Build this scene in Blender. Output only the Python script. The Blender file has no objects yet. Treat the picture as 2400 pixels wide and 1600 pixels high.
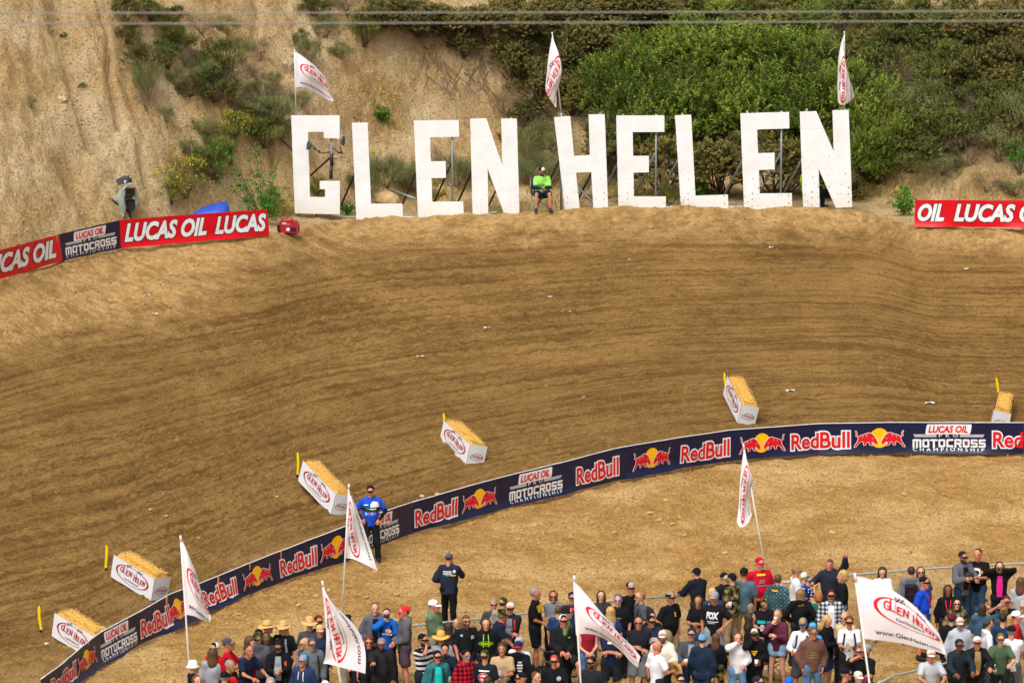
import bpy, math, random
import numpy as np
from mathutils import Vector, Matrix, Euler
from mathutils.geometry import tessellate_polygon

rnd = random.Random(7)
sc = bpy.context.scene
COL = sc.collection
R = math.radians

# ------------------------------------------------------------------ camera
CAMZ, PITCH, FPX = 22.3, R(9.5), 10000.0
cd = bpy.data.cameras.new('camera')
cam = bpy.data.objects.new('camera', cd)
COL.objects.link(cam)
cam.location = (0, 0, CAMZ)
cam.rotation_euler = (math.pi / 2 - PITCH, 0, 0)
cd.sensor_width = 36.0
cd.lens = 36.0 * FPX / 2400.0
cd.clip_start = 0.5
cd.clip_end = 5000
cd.dof.use_dof = True
cd.dof.focus_distance = 116.0
cd.dof.aperture_fstop = 3.2
sc.camera = cam

# ------------------------------------------------------------------ light: bright overcast
SUN_EL, SUN_AZ = 58.0, 205.0      # azimuth clockwise from +Y: behind the camera, a little left
w = bpy.data.worlds.new('World')
sc.world = w
w.use_nodes = True
wn, wl = w.node_tree.nodes, w.node_tree.links
bg = wn['Background']
sky = wn.new('ShaderNodeTexSky')
sky.sky_type = 'NISHITA'
sky.sun_disc = False
sky.sun_elevation = R(SUN_EL)
sky.sun_rotation = R(SUN_AZ)
sky.air_density = 0.6
sky.dust_density = 6.0
sky.ozone_density = 0.4
hs = wn.new('ShaderNodeHueSaturation')       # a cloud layer takes the blue out of the sky
hs.inputs['Saturation'].default_value = 0.10
wl.new(sky.outputs[0], hs.inputs['Color'])
wl.new(hs.outputs[0], bg.inputs['Color'])
bg.inputs['Strength'].default_value = 0.15
sd = bpy.data.lights.new('sun', 'SUN')
sd.energy = 0.7
sd.angle = R(35)
sd.color = (1.0, 0.97, 0.92)
sun = bpy.data.objects.new('sun', sd)
COL.objects.link(sun)
_a, _e = R(SUN_AZ), R(SUN_EL)
_d = Vector((math.sin(_a) * math.cos(_e), math.cos(_a) * math.cos(_e), math.sin(_e)))
sun.rotation_euler = (-_d).to_track_quat('-Z', 'Y').to_euler()
vs = sc.view_settings
vs.view_transform = 'Standard'
vs.look = 'None'
vs.gamma = 1.0
vs.use_curve_mapping = False
vs.exposure = 0.47
sc.cycles.use_denoising = True
sc.cycles.max_bounces = 6
sc.cycles.diffuse_bounces = 3

# ------------------------------------------------------------------ picture <-> place
_cp, _sp = math.cos(PITCH), math.sin(PITCH)
def ray(u, v):
    a, b = (u - 1200.0) / FPX, (800.0 - v) / FPX
    return Vector((a, _cp + b * _sp, -_sp + b * _cp))
def at(u, v, Y):
    d = ray(u, v)
    return Vector((0, 0, CAMZ)) + d * (Y / d.y)
def at_z(u, v, z):
    d = ray(u, v)
    return Vector((0, 0, CAMZ)) + d * ((z - CAMZ) / d.z)
def ppm(Y):
    return FPX / Y

# ------------------------------------------------------------------ helpers
def tag(o, label=None, cat=None, group=None, kind=None):
    if label: o['label'] = label
    if cat: o['category'] = cat
    if group: o['group'] = group
    if kind: o['kind'] = kind
    return o
def empty(name, loc=(0, 0, 0), rz=0.0, label=None, cat=None, group=None):
    o = bpy.data.objects.new(name, None)
    COL.objects.link(o)
    o.empty_display_size = 0.2
    o.location = loc
    o.rotation_euler = (0, 0, rz)
    return tag(o, label, cat, group)
def link(name, me, parent=None):
    o = bpy.data.objects.new(name, me)
    COL.objects.link(o)
    if parent is not None:
        o.parent = parent
    return o
def mesh(name, verts, faces, mats, idx=None, smooth=False):
    me = bpy.data.meshes.new(name)
    me.from_pydata([tuple(map(float, v)) for v in verts], [], [tuple(int(i) for i in f) for f in faces])
    for m in (mats if isinstance(mats, (list, tuple)) else [mats]):
        me.materials.append(m)
    if idx is not None:
        me.polygons.foreach_set('material_index', np.asarray(idx, dtype=np.int32))
    if smooth:
        me.polygons.foreach_set('use_smooth', np.ones(len(me.polygons), dtype=bool))
    me.update()
    return me
def fastmesh(name, V, Fq, mats, idx=None, smooth=True):
    """V (n,3) float, Fq (m,k) int with k = 3 or 4"""
    me = bpy.data.meshes.new(name)
    V = np.asarray(V, dtype=np.float32); Fq = np.asarray(Fq, dtype=np.int32)
    n, k = len(Fq), Fq.shape[1]
    me.vertices.add(len(V)); me.vertices.foreach_set('co', V.ravel())
    me.loops.add(n * k); me.loops.foreach_set('vertex_index', Fq.ravel())
    me.polygons.add(n)
    me.polygons.foreach_set('loop_start', np.arange(0, n * k, k, dtype=np.int32))
    me.polygons.foreach_set('loop_total', np.full(n, k, dtype=np.int32))
    for m in (mats if isinstance(mats, (list, tuple)) else [mats]):
        me.materials.append(m)
    if idx is not None:
        me.polygons.foreach_set('material_index', np.asarray(idx, dtype=np.int32))
    me.polygons.foreach_set('use_smooth', np.full(n, smooth, dtype=bool))
    me.update(calc_edges=True)
    return me

class MB:
    """collects shapes into one mesh"""
    def __init__(s):
        s.v, s.f, s.i, s.cur = [], [], [], 0
    def mat(s, i):
        s.cur = i; return s
    def add(s, verts, faces, i=None):
        o = len(s.v)
        s.v += [tuple(v) for v in verts]
        s.f += [tuple(a + o for a in f) for f in faces]
        s.i += [s.cur if i is None else i] * len(faces)
        return s
    def box(s, c, d, rot=None, bevel=0.0):
        x, y, z = d[0] / 2, d[1] / 2, d[2] / 2
        if bevel:
            b = bevel; pts = []
            for sz, k in ((-z, 1), (-z + b, 0), (z - b, 0), (z, 1)):
                q = b if k else 0
                pts += [(-x + q, -y + q, sz), (x - q, -y + q, sz), (x - q, y - q, sz), (-x + q, y - q, sz)]
            fs = [(3, 2, 1, 0), (12, 13, 14, 15)]
            for l in range(3):
                for j in range(4):
                    fs.append((l * 4 + j, l * 4 + (j + 1) % 4, l * 4 + 4 + (j + 1) % 4, l * 4 + 4 + j))
        else:
            pts = [(-x, -y, -z), (x, -y, -z), (x, y, -z), (-x, y, -z), (-x, -y, z), (x, -y, z), (x, y, z), (-x, y, z)]
            fs = [(3, 2, 1, 0), (4, 5, 6, 7), (0, 1, 5, 4), (1, 2, 6, 5), (2, 3, 7, 6), (3, 0, 4, 7)]
        M = Matrix.Identity(3) if rot is None else (rot if isinstance(rot, Matrix) else Euler(rot).to_matrix())
        c = Vector(c)
        return s.add([M @ Vector(p) + c for p in pts], fs)
    def tube(s, pts, r, n=8, cap=True):
        pts = [Vector(p) for p in pts]
        rs = r if isinstance(r, (list, tuple)) else [r] * len(pts)
        rings = []
        up = None
        for k, p in enumerate(pts):
            if k == 0: t = pts[1] - p
            elif k == len(pts) - 1: t = p - pts[k - 1]
            else: t = pts[k + 1] - pts[k - 1]
            t.normalize()
            if up is None:
                up = Vector((0, 0, 1)) if abs(t.z) < 0.9 else Vector((1, 0, 0))
            a = t.cross(up); a.normalize(); b = t.cross(a); up = -b if False else up
            rings.append([p + (a * math.cos(q) + b * math.sin(q)) * rs[k] for q in [2 * math.pi * j / n for j in range(n)]])
        V = [v for rg in rings for v in rg]
        Fs = []
        for k in range(len(pts) - 1):
            for j in range(n):
                Fs.append((k * n + j, k * n + (j + 1) % n, (k + 1) * n + (j + 1) % n, (k + 1) * n + j))
        if cap:
            Fs.append(tuple(range(n))[::-1])
            Fs.append(tuple((len(pts) - 1) * n + j for j in range(n)))
        return s.add(V, Fs)
    def lathe(s, prof, n=16, M=None):
        M = M or Matrix.Identity(4)
        V = [M @ Vector((r * math.cos(2 * math.pi * j / n), r * math.sin(2 * math.pi * j / n), z)) for (r, z) in prof for j in range(n)]
        Fs = []
        for k in range(len(prof) - 1):
            for j in range(n):
                Fs.append((k * n + j, k * n + (j + 1) % n, (k + 1) * n + (j + 1) % n, (k + 1) * n + j))
        return s.add(V, Fs)
    def build(s, name, mats, parent=None, smooth=False):
        return link(name, mesh(name, s.v, s.f, mats, s.i, smooth), parent)

# ------------------------------------------------------------------ materials
def lin(c):
    if isinstance(c, str):
        c = c.lstrip('#')
        c = [int(c[i:i + 2], 16) / 255 for i in (0, 2, 4)]
        c = [x / 12.92 if x <= 0.04045 else ((x + 0.055) / 1.055) ** 2.4 for x in c]
    return (c[0], c[1], c[2], 1.0)
_mats = {}
def mat(name, col, rough=0.75, spec=0.3, var=0.12, scale=9.0, bump=0.0, bscale=40.0, metal=0.0, sss=None):
    """procedural material: colour broken up by noise, optional relief"""
    key = (name, str(col))
    if key in _mats: return _mats[key]
    m = bpy.data.materials.new(name)
    m.use_nodes = True
    nt = m.node_tree; n, l = nt.nodes, nt.links
    b = n['Principled BSDF']
    b.inputs['Roughness'].default_value = rough
    b.inputs['Specular IOR Level'].default_value = spec
    b.inputs['Metallic'].default_value = metal
    c = lin(col)
    tc = n.new('ShaderNodeTexCoord')
    nz = n.new('ShaderNodeTexNoise')
    nz.inputs['Scale'].default_value = scale
    nz.inputs['Detail'].default_value = 3.0
    l.new(tc.outputs['Object'], nz.inputs['Vector'])
    rp = n.new('ShaderNodeValToRGB')
    rp.color_ramp.elements[0].position = 0.3
    rp.color_ramp.elements[1].position = 0.7
    rp.color_ramp.elements[0].color = tuple(x * (1 - var) for x in c[:3]) + (1,)
    rp.color_ramp.elements[1].color = tuple(min(1, x * (1 + var * 0.7)) for x in c[:3]) + (1,)
    l.new(nz.outputs['Fac'], rp.inputs['Fac'])
    l.new(rp.outputs['Color'], b.inputs['Base Color'])
    if bump:
        nb = n.new('ShaderNodeTexNoise')
        nb.inputs['Scale'].default_value = bscale
        nb.inputs['Detail'].default_value = 4.0
        l.new(tc.outputs['Object'], nb.inputs['Vector'])
        bp = n.new('ShaderNodeBump')
        bp.inputs['Strength'].default_value = 0.6
        bp.inputs['Distance'].default_value = bump
        l.new(nb.outputs['Fac'], bp.inputs['Height'])
        l.new(bp.outputs['Normal'], b.inputs['Normal'])
    _mats[key] = m
    return m

# ------------------------------------------------------------------ noise
def _hash(ix, iy, seed):
    h = (ix.astype(np.int64) * 374761393 + iy.astype(np.int64) * 668265263 + seed * 1274126177) & 0xffffffff
    h = ((h ^ (h >> 13)) * 1274126177) & 0xffffffff
    return ((h ^ (h >> 16)) & 0xffff) / 65535.0
def vnoise(x, y, seed=0):
    ix, iy = np.floor(x), np.floor(y)
    fx, fy = x - ix, y - iy
    fx = fx * fx * fx * (fx * (fx * 6 - 15) + 10); fy = fy * fy * fy * (fy * (fy * 6 - 15) + 10)
    a, b = _hash(ix, iy, seed), _hash(ix + 1, iy, seed)
    c, d = _hash(ix, iy + 1, seed), _hash(ix + 1, iy + 1, seed)
    return (a + (b - a) * fx) * (1 - fy) + (c + (d - c) * fx) * fy - 0.5
def fbm(x, y, oct=4, seed=0, gain=0.5):
    s, a = 0.0, 1.0
    for k in range(oct):
        s = s + a * vnoise(x * 2.03 ** k + 17.3 * k, y * 2.03 ** k - 9.1 * k, seed + k)
        a *= gain
    return s
def sstep(a, b, x):
    t = np.clip((x - a) / (b - a), 0, 1)
    return t * t * (3 - 2 * t)
# ================================================================== TERRAIN
# inner fence line and outer rim of the banked turn, read off the photograph and put where they stand
INNER_BOT = [(96, 1648), (145, 1618), (195, 1585), (245, 1551), (337, 1505), (421, 1467), (492, 1428), (608, 1382), (706, 1346),
             (800, 1317), (886, 1279), (965, 1248), (1105, 1209), (1200, 1183), (1327, 1154), (1442, 1126),
             (1583, 1097), (1710, 1079), (1800, 1070), (1915, 1062), (2087, 1059.5), (2250, 1060), (2400, 1061)]
INNER_TOP = [(96, 1591), (145, 1555), (190, 1517), (230, 1484), (333, 1430), (400, 1391), (473, 1365), (600, 1313), (700, 1275),
             (804, 1235), (886, 1203), (965, 1177), (1105, 1137), (1200, 1112), (1327, 1081), (1442, 1051),
             (1588, 1026), (1710, 1008), (1800, 1001.5), (1915, 993), (2087, 990), (2250, 990), (2400, 990.6)]
def inner_z(u): return 0.25 + 0.35 * min(1, max(0, u / 1500.0))
_inn = [at_z(u, v + 9, inner_z(u)) for u, v in INNER_BOT]
ix = [-60, -20, -15.5] + [p.x for p in _inn] + [17, 24, 60]
iy = [30, 70, 80.0] + [p.y for p in _inn] + [_inn[-1].y + 0.1, _inn[-1].y - 1.0, _inn[-1].y - 20]
RIM = [(0, 665), (146, 620), (282, 590), (490, 570), (640, 558), (780, 528), (900, 520), (1000, 516), (1150, 511), (1250, 506), (1340, 502),
       (1500, 494), (1700, 497), (1850, 496), (2000, 499), (2060, 512), (2145, 541), (2270, 545), (2400, 546)]
def rim_z(u): return 4.7 + 0.25 * math.exp(-((u - 1650) / 450.0) ** 2) - 0.1 * math.exp(-((u - 900) / 150.0) ** 2)
_rim = [at_z(u, v, rim_z(u)) for u, v in RIM]
rx = [-60, -22] + [p.x for p in _rim] + [19, 26, 60]
ry = [60, 106] + [p.y for p in _rim] + [_rim[-1].y - 0.6, _rim[-1].y - 4, _rim[-1].y - 40]
rz_ = [4.7, 4.7] + [p.z for p in _rim] + [4.7, 4.7, 4.7]
_gx = np.linspace(-60, 60, 1201)
def _smooth(xs, ys, k=9):
    q = np.interp(_gx, xs, ys)
    ker = np.hanning(k + 2)[1:-1]; ker /= ker.sum()
    return np.convolve(np.pad(q, k // 2, mode='edge'), ker, 'valid')
_YI, _YO, _ZO = _smooth(ix, iy, 13), _smooth(rx, ry, 9), _smooth(rx, rz_, 15)
_ZI = np.interp(_gx, [-12, 3], [0.25, 0.6])
_YB = _smooth([-60, -20, -15, -12, -8, -4.5, -2, 0, 6, 10, 14, 20, 60], [70, 113, 117.6, 121.3, 127.0, 131.4, 133.0, 133.8, 134.2, 132.6, 130.2, 128, 110], 15)

def terrain_z(X, Y, fine=True):
    YI, YO, ZO, ZI, YB = (np.interp(X, _gx, a) for a in (_YI, _YO, _ZO, _ZI, _YB))
    t = (Y - YI) / (YO - YI)
    # infield
    z = ZI * sstep(-13, 0, Y - YI)
    # banked track
    tt = np.clip(t, 0, 1)
    bank = ZI + (ZO - ZI) * (0.42 * tt + 0.58 * tt ** 2)
    z = np.where(t > 0, bank, z)
    # the lip: rounds over into a flat shelf
    past = np.maximum(Y - YO, 0)
    z = np.where(t > 1, ZO - 0.10 * sstep(0.0, 1.4, past) + 0.02 * past, z)
    lip = np.exp(-((Y - YO - 0.1) / 0.55) ** 2)
    z = z + 0.10 * lip * (1 + 1.2 * fbm(X * 0.7, Y * 0.3, 3, 5))
    # hillside
    d = Y - YB
    dd = np.maximum(d, 0)
    left = 1 - sstep(-7.5, -4.5, X)
    cliff = sstep(-6.6, -4.6, X) * (1 - sstep(-0.6, 1.6, X))
    right = sstep(-0.5, 2.5, X)
    lo, hi = 0.95, 0.75
    hl = dd * 0.86
    hc = 0.62 * np.minimum(dd, 2.6) + 1.75 * np.clip(dd - 2.6, 0, 1.9) + 0.62 * np.maximum(dd - 4.5, 0)
    hr = 0.9 * np.minimum(dd, 1.0) + 0.78 * np.maximum(dd - 1.0, 0)
    s_ = left + cliff + right + 1e-6
    h = (hl * left + hc * cliff + hr * right) / s_
    h = np.where(h > 30, 30 + (h - 30) * 0.25, h)
    h = np.minimum(h, 60)
    on = sstep(0.0, 0.8, d)
    z = z + h
    if fine:
        wob = fbm(X * 0.35, Y * 0.2, 3, 40)
        # erosion gullies running down the slope
        gx = X + 1.5 * fbm(X * 0.25 + 3, Y * 0.3, 3, 21) + 0.10 * (Y - 125)
        g = 1 - np.abs(2 * vnoise(gx * 0.62, Y * 0.10, 22)) * 2
        g2 = 1 - np.abs(2 * vnoise(gx * 1.9, Y * 0.22, 29)) * 2
        gul = np.clip(g, 0, 1) ** 5 * 0.42 + np.clip(g2, 0, 1) ** 4 * 0.06
        z = z - on * gul * (0.5 + 0.9 * left) * sstep(0.3, 2.0, d)
        z = z + on * (0.55 * wob + 0.30 * fbm(X * 1.1, Y * 1.0, 4, 50) + 0.30 * (0.5 - np.abs(fbm(X * 1.9 + wob, Y * 1.5, 4, 60, 0.6))))
        z = z + on * (0.13 * fbm(X * 4.5, Y * 5.5, 3, 66, 0.65) + 0.06 * (0.4 - np.abs(fbm(X * 7, Y * 8, 2, 70))))
        # crumbling ledges
        q_ = (Y - YB) * 1.15 + 1.6 * fbm(X * 0.5, Y * 0.5, 4, 120) + .25 * fbm(X * 3, Y * 3, 2, 125)
        sw = q_ - np.floor(q_)
        z = z + on * 0.20 * (sstep(0.0, 0.16, sw) - sw) * np.clip(.5 + 1.6 * fbm(X * .4 + 9, Y * .4, 2, 130), 0, 1)
        # one deep rill on the left slope
        cx = np.interp(Y, [119, 121.5, 123, 124, 127, 130, 135], [-11.8, -12.1, -12.7, -12.4, -13.4, -13.9, -15.2]) + 0.4 * vnoise(Y * 1.6, Y * 0, 33) + .2 * vnoise(Y * 4.1, Y * 0, 36)
        rill = np.exp(-np.abs((X - cx) / (0.30 + .4 * np.abs(vnoise(Y * .9, Y * 0, 38)))) ** 3)
        z = z - on * 1.05 * rill * sstep(0.2, 1.2, d) * (0.45 + 1.1 * np.abs(vnoise(Y * 1.3, Y * 0, 35)))
        c2 = np.interp(Y, [124, 127, 129, 131, 134], [-10.6, -11.5, -11.9, -12.4, -12.6]) + .3 * vnoise(Y * 2.3, Y * 0, 41)
        z = z - on * 0.45 * np.exp(-np.abs((X - c2) / .15) ** 3) * sstep(0.5, 2.0, d) * np.clip(.2 + 2 * vnoise(Y * .8, Y * 0, 43), 0, 1)
        # ground relief away from the hill
        off = 1 - on
        tr = sstep(0.0, 0.06, t) * (1 - sstep(0.86, 1.0, t))
        sm = 1 - tr
        A = t * 17.0
        rut = fbm(X * 0.16 + 5, A * 2.2, 3, 80, 0.6)
        deep = -np.clip(1 - np.abs(vnoise(X * 0.045 + 8, A * 1.25, 81)) * 8, 0, 1) ** 2 * np.clip(vnoise(X * 0.22, A * 0.5, 82) * 3 + 0.55, 0.1, 1)
        rough = 0.35 + 1.3 * np.clip(fbm(X * 0.18, A * 0.25, 2, 85) + 0.5, 0, 1)
        z = z + off * tr * (0.075 * rut + 0.12 * deep + rough * (0.055 * fbm(X * 3.6, Y * 5.0, 3, 90, 0.75) + 0.03 * fbm(X * 8, Y * 9, 2, 95)))
        z = z + off * sm * (0.06 * fbm(X * 0.7, Y * 0.7, 3, 100) + 0.075 * fbm(X * 2.6, Y * 3.6, 4, 105, 0.7) + 0.05 * np.clip(fbm(X * 6.5, Y * 7.5, 2, 108) - 0.05, 0, 1))
        # tyre tread prints high on the bank at the left
        for (tc_, wd, x0, x1, sp) in ((0.86, 0.020, -15, -7.2, 0.30), (0.955, 0.014, 7, 14.5, 0.34), (0.93, 0.012, -15, -10, 0.17)):
            band = np.exp(-((t - tc_) / wd) ** 4) * sstep(x0, x0 + 1, X) * (1 - sstep(x1 - 1.5, x1, X))
            z = z - off * band * 0.05 * (0.5 + 0.5 * np.sin(2 * math.pi * (X + 0.55 * (Y - 118)) / sp))
    return z, t, d

def _axis(dense, coarse_lo, coarse_hi):
    return np.array(coarse_lo + list(dense) + coarse_hi)
_xd = np.arange(-18.0, 18.01, 0.072)
AX = _axis(_xd, [-900, -500, -280, -150, -80, -45, -30, -22, -19], [19, 22, 30, 45, 80, 150, 280, 500, 900])
_yd = np.concatenate([np.arange(78, 116, 0.085), np.arange(116, 131, 0.06), np.arange(131, 144.5, 0.036)])
AY = _axis(_yd, [-600, -250, -100, -40, 0, 30, 50, 62, 70, 75], [145, 147, 150, 155, 163, 175, 195, 230, 300, 450, 700, 1200])
GX, GY = np.meshgrid(AX, AY)
GZ, GT, GD = terrain_z(GX, GY)
# boulders of caked soil pushed up along the lip under the letters
def ground(x, y):
    i = int(np.clip(np.searchsorted(AX, x) - 1, 0, len(AX) - 2)); j = int(np.clip(np.searchsorted(AY, y) - 1, 0, len(AY) - 2))
    a = (x - AX[i]) / (AX[i + 1] - AX[i]); b = (y - AY[j]) / (AY[j + 1] - AY[j])
    return float((GZ[j, i] * (1 - a) + GZ[j, i + 1] * a) * (1 - b) + (GZ[j + 1, i] * (1 - a) + GZ[j + 1, i + 1] * a) * b)
def gpoint(x, y): return Vector((x, y, ground(x, y)))
def gnormal(x, y, e=0.35):
    n = Vector((-(ground(x + e, y) - ground(x - e, y)) / (2 * e), -(ground(x, y + e) - ground(x, y - e)) / (2 * e), 1))
    return n.normalized()
def on_ground(u, v, h=0.0, y0=70.0, y1=160.0):
    """where the line of sight meets the ground (raised by h)"""
    d = ray(u, v)
    lo = y0
    y = y0
    while y < y1:
        p = at(u, v, y)
        if p.z < ground(p.x, p.y) + h:
            a, b = y - 0.25, y
            for _ in range(14):
                m = (a + b) / 2; p = at(u, v, m)
                if p.z < ground(p.x, p.y) + h: b = m
                else: a = m
            return at(u, v, b)
        y += 0.25
    return at(u, v, y1)

def dirt_mat(name, cols, pebble, bump, streak=False, wet=None):
    """cols: dark, mid, light soil; streak adds the long combed lines of the graded track (track uv)"""
    m = bpy.data.materials.new(name); m.use_nodes = True
    n, l = m.node_tree.nodes, m.node_tree.links
    b = n['Principled BSDF']
    b.inputs['Roughness'].default_value = 0.95; b.inputs['Specular IOR Level'].default_value = 0.08
    tc = n.new('ShaderNodeTexCoord')
    def noise(scale, det, rough=0.6, vec=None, dist=0.0):
        q = n.new('ShaderNodeTexNoise')
        q.inputs['Scale'].default_value = scale; q.inputs['Detail'].default_value = det
        q.inputs['Roughness'].default_value = rough; q.inputs['Distortion'].default_value = dist
        l.new(vec if vec else tc.outputs['Object'], q.inputs['Vector'])
        return q.outputs['Fac']
    def math_(op, a, bb):
        q = n.new('ShaderNodeMath'); q.operation = op
        for i, x in enumerate((a, bb)):
            if isinstance(x, (int, float)): q.inputs[i].default_value = x
            else: l.new(x, q.inputs[i])
        return q.outputs[0]
    def mix(fac, a, bb):
        q = n.new('ShaderNodeMix'); q.data_type = 'RGBA'
        if isinstance(fac, (int, float)): q.inputs[0].default_value = fac
        else: l.new(fac, q.inputs[0])
        for i, x in ((6, a), (7, bb)):
            if isinstance(x, (tuple, list)): q.inputs[i].default_value = x
            else: l.new(x, q.inputs[i])
        return q.outputs[2]
    def ramp(fac, p0, p1, v0=0.0, v1=1.0):
        q = n.new('ShaderNodeMapRange'); q.interpolation_type = 'SMOOTHSTEP'
        l.new(fac, q.inputs['Value'])
        q.inputs['From Min'].default_value = p0; q.inputs['From Max'].default_value = p1
        q.inputs['To Min'].default_value = v0; q.inputs['To Max'].default_value = v1
        return q.outputs['Result']
    dark, midc, light = (lin(c) for c in cols)
    big = noise(0.35, 5.0, 0.6)
    med = noise(2.2, 6.0, 0.65)
    fin = noise(7.5, 6.0, 0.75)
    cl = noise(15.0, 4.0, 0.7)
    col = mix(ramp(med, 0.32, 0.68), dark, midc)
    col = mix(ramp(big, 0.42, 0.66, 0.0, 0.75), col, light)
    col = mix(ramp(fin, 0.52, 0.70, 0.0, 0.6), col, light)
    col = mix(ramp(fin, 0.47, 0.33, 0.0, 0.7), col, dark)
    col = mix(ramp(cl, 0.53, 0.66, 0.0, 0.55), col, light)
    col = mix(ramp(cl, 0.48, 0.36, 0.0, 0.8), col, tuple(x * 0.75 for x in dark[:3]) + (1,))  # dark soil crumbs, with the micro-shadows between grains painted into the colour
    hgt = math_('ADD', math_('MULTIPLY', med, 0.7), math_('ADD', math_('MULTIPLY', fin, 0.9), math_('MULTIPLY', cl, 0.75)))
    if streak:
        uv = n.new('ShaderNodeUVMap'); uv.uv_map = 'track'
        mp = n.new('ShaderNodeMapping'); mp.inputs['Scale'].default_value = (0.12, 5.0, 1.0)
        l.new(uv.outputs[0], mp.inputs['Vector'])
        st = noise(1.0, 7.0, 0.6, mp.outputs[0], 0.12)
        mp2 = n.new('ShaderNodeMapping'); mp2.inputs['Scale'].default_value = (1.6, 11.0, 1.0)
        l.new(uv.outputs[0], mp2.inputs['Vector'])
        st2 = noise(1.0, 5.0, 0.7, mp2.outputs[0], 0.6)
        col = mix(ramp(st, 0.40, 0.62, 0.0, 0.55), col, light)
        col = mix(ramp(st, 0.50, 0.34, 0.0, 0.65), col, dark)
        col = mix(ramp(st2, 0.49, 0.36, 0.0, 0.6), col, dark)
        mp3 = n.new('ShaderNodeMapping'); mp3.inputs['Scale'].default_value = (0.3, 19.0, 1.0); l.new(uv.outputs[0], mp3.inputs['Vector'])
        st3 = noise(1.0, 4.0, 0.6, mp3.outputs[0], 0.15)
        col = mix(ramp(st3, 0.47, 0.36, 0.0, 0.55), col, dark)
        # dry, paler soil towards the rim and along the fence, moist soil in the middle of the track
        sp = n.new('ShaderNodeSeparateXYZ'); l.new(uv.outputs[0], sp.inputs[0])
        tv = math_('ADD', sp.outputs[1], math_('MULTIPLY', math_('SUBTRACT', noise(0.9, 5.0, 0.65), 0.5), 4.2))
        tv2 = math_('ADD', tv, ramp(sp.outputs[0], -2.0, -8.5, 0.0, 1.9))
        dry = math_('MAXIMUM', ramp(tv2, 14.7, 17.3), ramp(tv, 2.6, 0.4, 0.0, 0.55))
        dcol = mix(ramp(fin, 0.35, 0.65), lin(wet[0]), lin(wet[1]))
        dcol = mix(ramp(med, 0.55, 0.38, 0.0, 0.6), dcol, midc)
        col = mix(dry, col, dcol)
        hgt = math_('ADD', hgt, math_('ADD', math_('MULTIPLY', st, 1.2), math_('MULTIPLY', st2, 0.8)))
    if pebble and bump > .2:      # crumbling faces on the hill
        vf = n.new('ShaderNodeTexVoronoi'); vf.inputs['Scale'].default_value = 4.5; vf.inputs['Detail'].default_value = 2.0
        l.new(tc.outputs['Object'], vf.inputs['Vector'])
        hgt = math_('ADD', hgt, math_('MULTIPLY', vf.outputs['Distance'], -0.9))
    if pebble:
        vo = n.new('ShaderNodeTexVoronoi'); vo.inputs['Scale'].default_value = 7.0
        l.new(tc.outputs['Object'], vo.inputs['Vector'])
        pb = math_('MULTIPLY', ramp(vo.outputs['Distance'], 0.26, 0.14), ramp(noise(1.3, 3), 0.5, 0.62))
        col = mix(math_('MULTIPLY', pb, pebble), col, lin('#d9c096'))
        hgt = math_('ADD', hgt, math_('MULTIPLY', pb, 0.5))
    l.new(col, b.inputs['Base Color'])
    bp = n.new('ShaderNodeBump'); bp.inputs['Strength'].default_value = 0.9; bp.inputs['Distance'].default_value = bump
    l.new(hgt, bp.inputs['Height']); l.new(bp.outputs['Normal'], b.inputs['Normal'])
    return m
M_TRACK = dirt_mat('track_soil', ('#6f5029', '#93703d', '#b08951'), 0.0, 0.12, True, ('#bd935a', '#dcb67c'))
M_INFIELD = dirt_mat('infield_soil', ('#a67c43', '#cc9e5d', '#e6c084'), 0.5, 0.12)
M_HILL = dirt_mat('hill_soil', ('#c39d66', '#ddba86', '#f0d8ad'), 0.3, 0.19)

ny, nx = GX.shape
_I = np.arange(ny * nx).reshape(ny, nx)
_Q = np.stack([_I[:-1, :-1], _I[:-1, 1:], _I[1:, 1:], _I[1:, :-1]], -1).reshape(-1, 4)
_tc = (GT[:-1, :-1] + GT[1:, 1:]).ravel() / 2
_dc = ((GY - np.interp(GX, _gx, _YO))[:-1, :-1]).ravel()
_P = np.stack([GX, GY, GZ], -1).reshape(-1, 3)
_UV = np.stack([GX + 0.35 * (GY - 110), GT * 17.0], -1).reshape(-1, 2)
for nm, sel, mm in (('infield_ground', _tc < 0, M_INFIELD), ('dirt_track', (_tc >= 0) & (_dc < 0.35), M_TRACK), ('hillside', (_tc >= 0) & (_dc >= 0.35), M_HILL)):
    q = _Q[sel]
    used = np.unique(q)
    re = np.zeros(ny * nx, dtype=np.int32); re[used] = np.arange(len(used))
    q2 = re[q]
    me = fastmesh(nm, _P[used], q2, mm)
    uvl = me.uv_layers.new(name='track')
    uvl.data.foreach_set('uv', _UV[used][q2.ravel()].astype(np.float32).ravel())
    tag(link(nm, me), kind='structure')
del _P, _UV, _Q
# ================================================================== FLAT PRINT (lettering and emblems as thin sheets on the surface that carries them)
_txt = {}
def text2d(body, bold=0.0, shear=0.0, spacing=1.0):
    """outline of a line of built-in lettering, scaled so that capitals are 1 high: (verts n x 2, tris)"""
    key = (body, bold, shear, spacing)
    if key in _txt: return _txt[key]
    cu = bpy.data.curves.new('lettering', 'FONT')
    cu.body = body; cu.size = 1.0; cu.offset = bold; cu.shear = shear; cu.space_character = spacing
    cu.fill_mode = 'FRONT'; cu.resolution_u = 3
    o = bpy.data.objects.new('lettering', cu)
    me = o.to_mesh()
    V = np.array([v.co[:2] for v in me.vertices]) if len(me.vertices) else np.zeros((0, 2))
    me.calc_loop_triangles()
    T = np.array([t.vertices[:] for t in me.loop_triangles], dtype=int).reshape(-1, 3)
    o.to_mesh_clear()
    bpy.data.objects.remove(o); bpy.data.curves.remove(cu)
    V = V / 0.70
    _txt[key] = (V, T)
    return V, T
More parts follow.
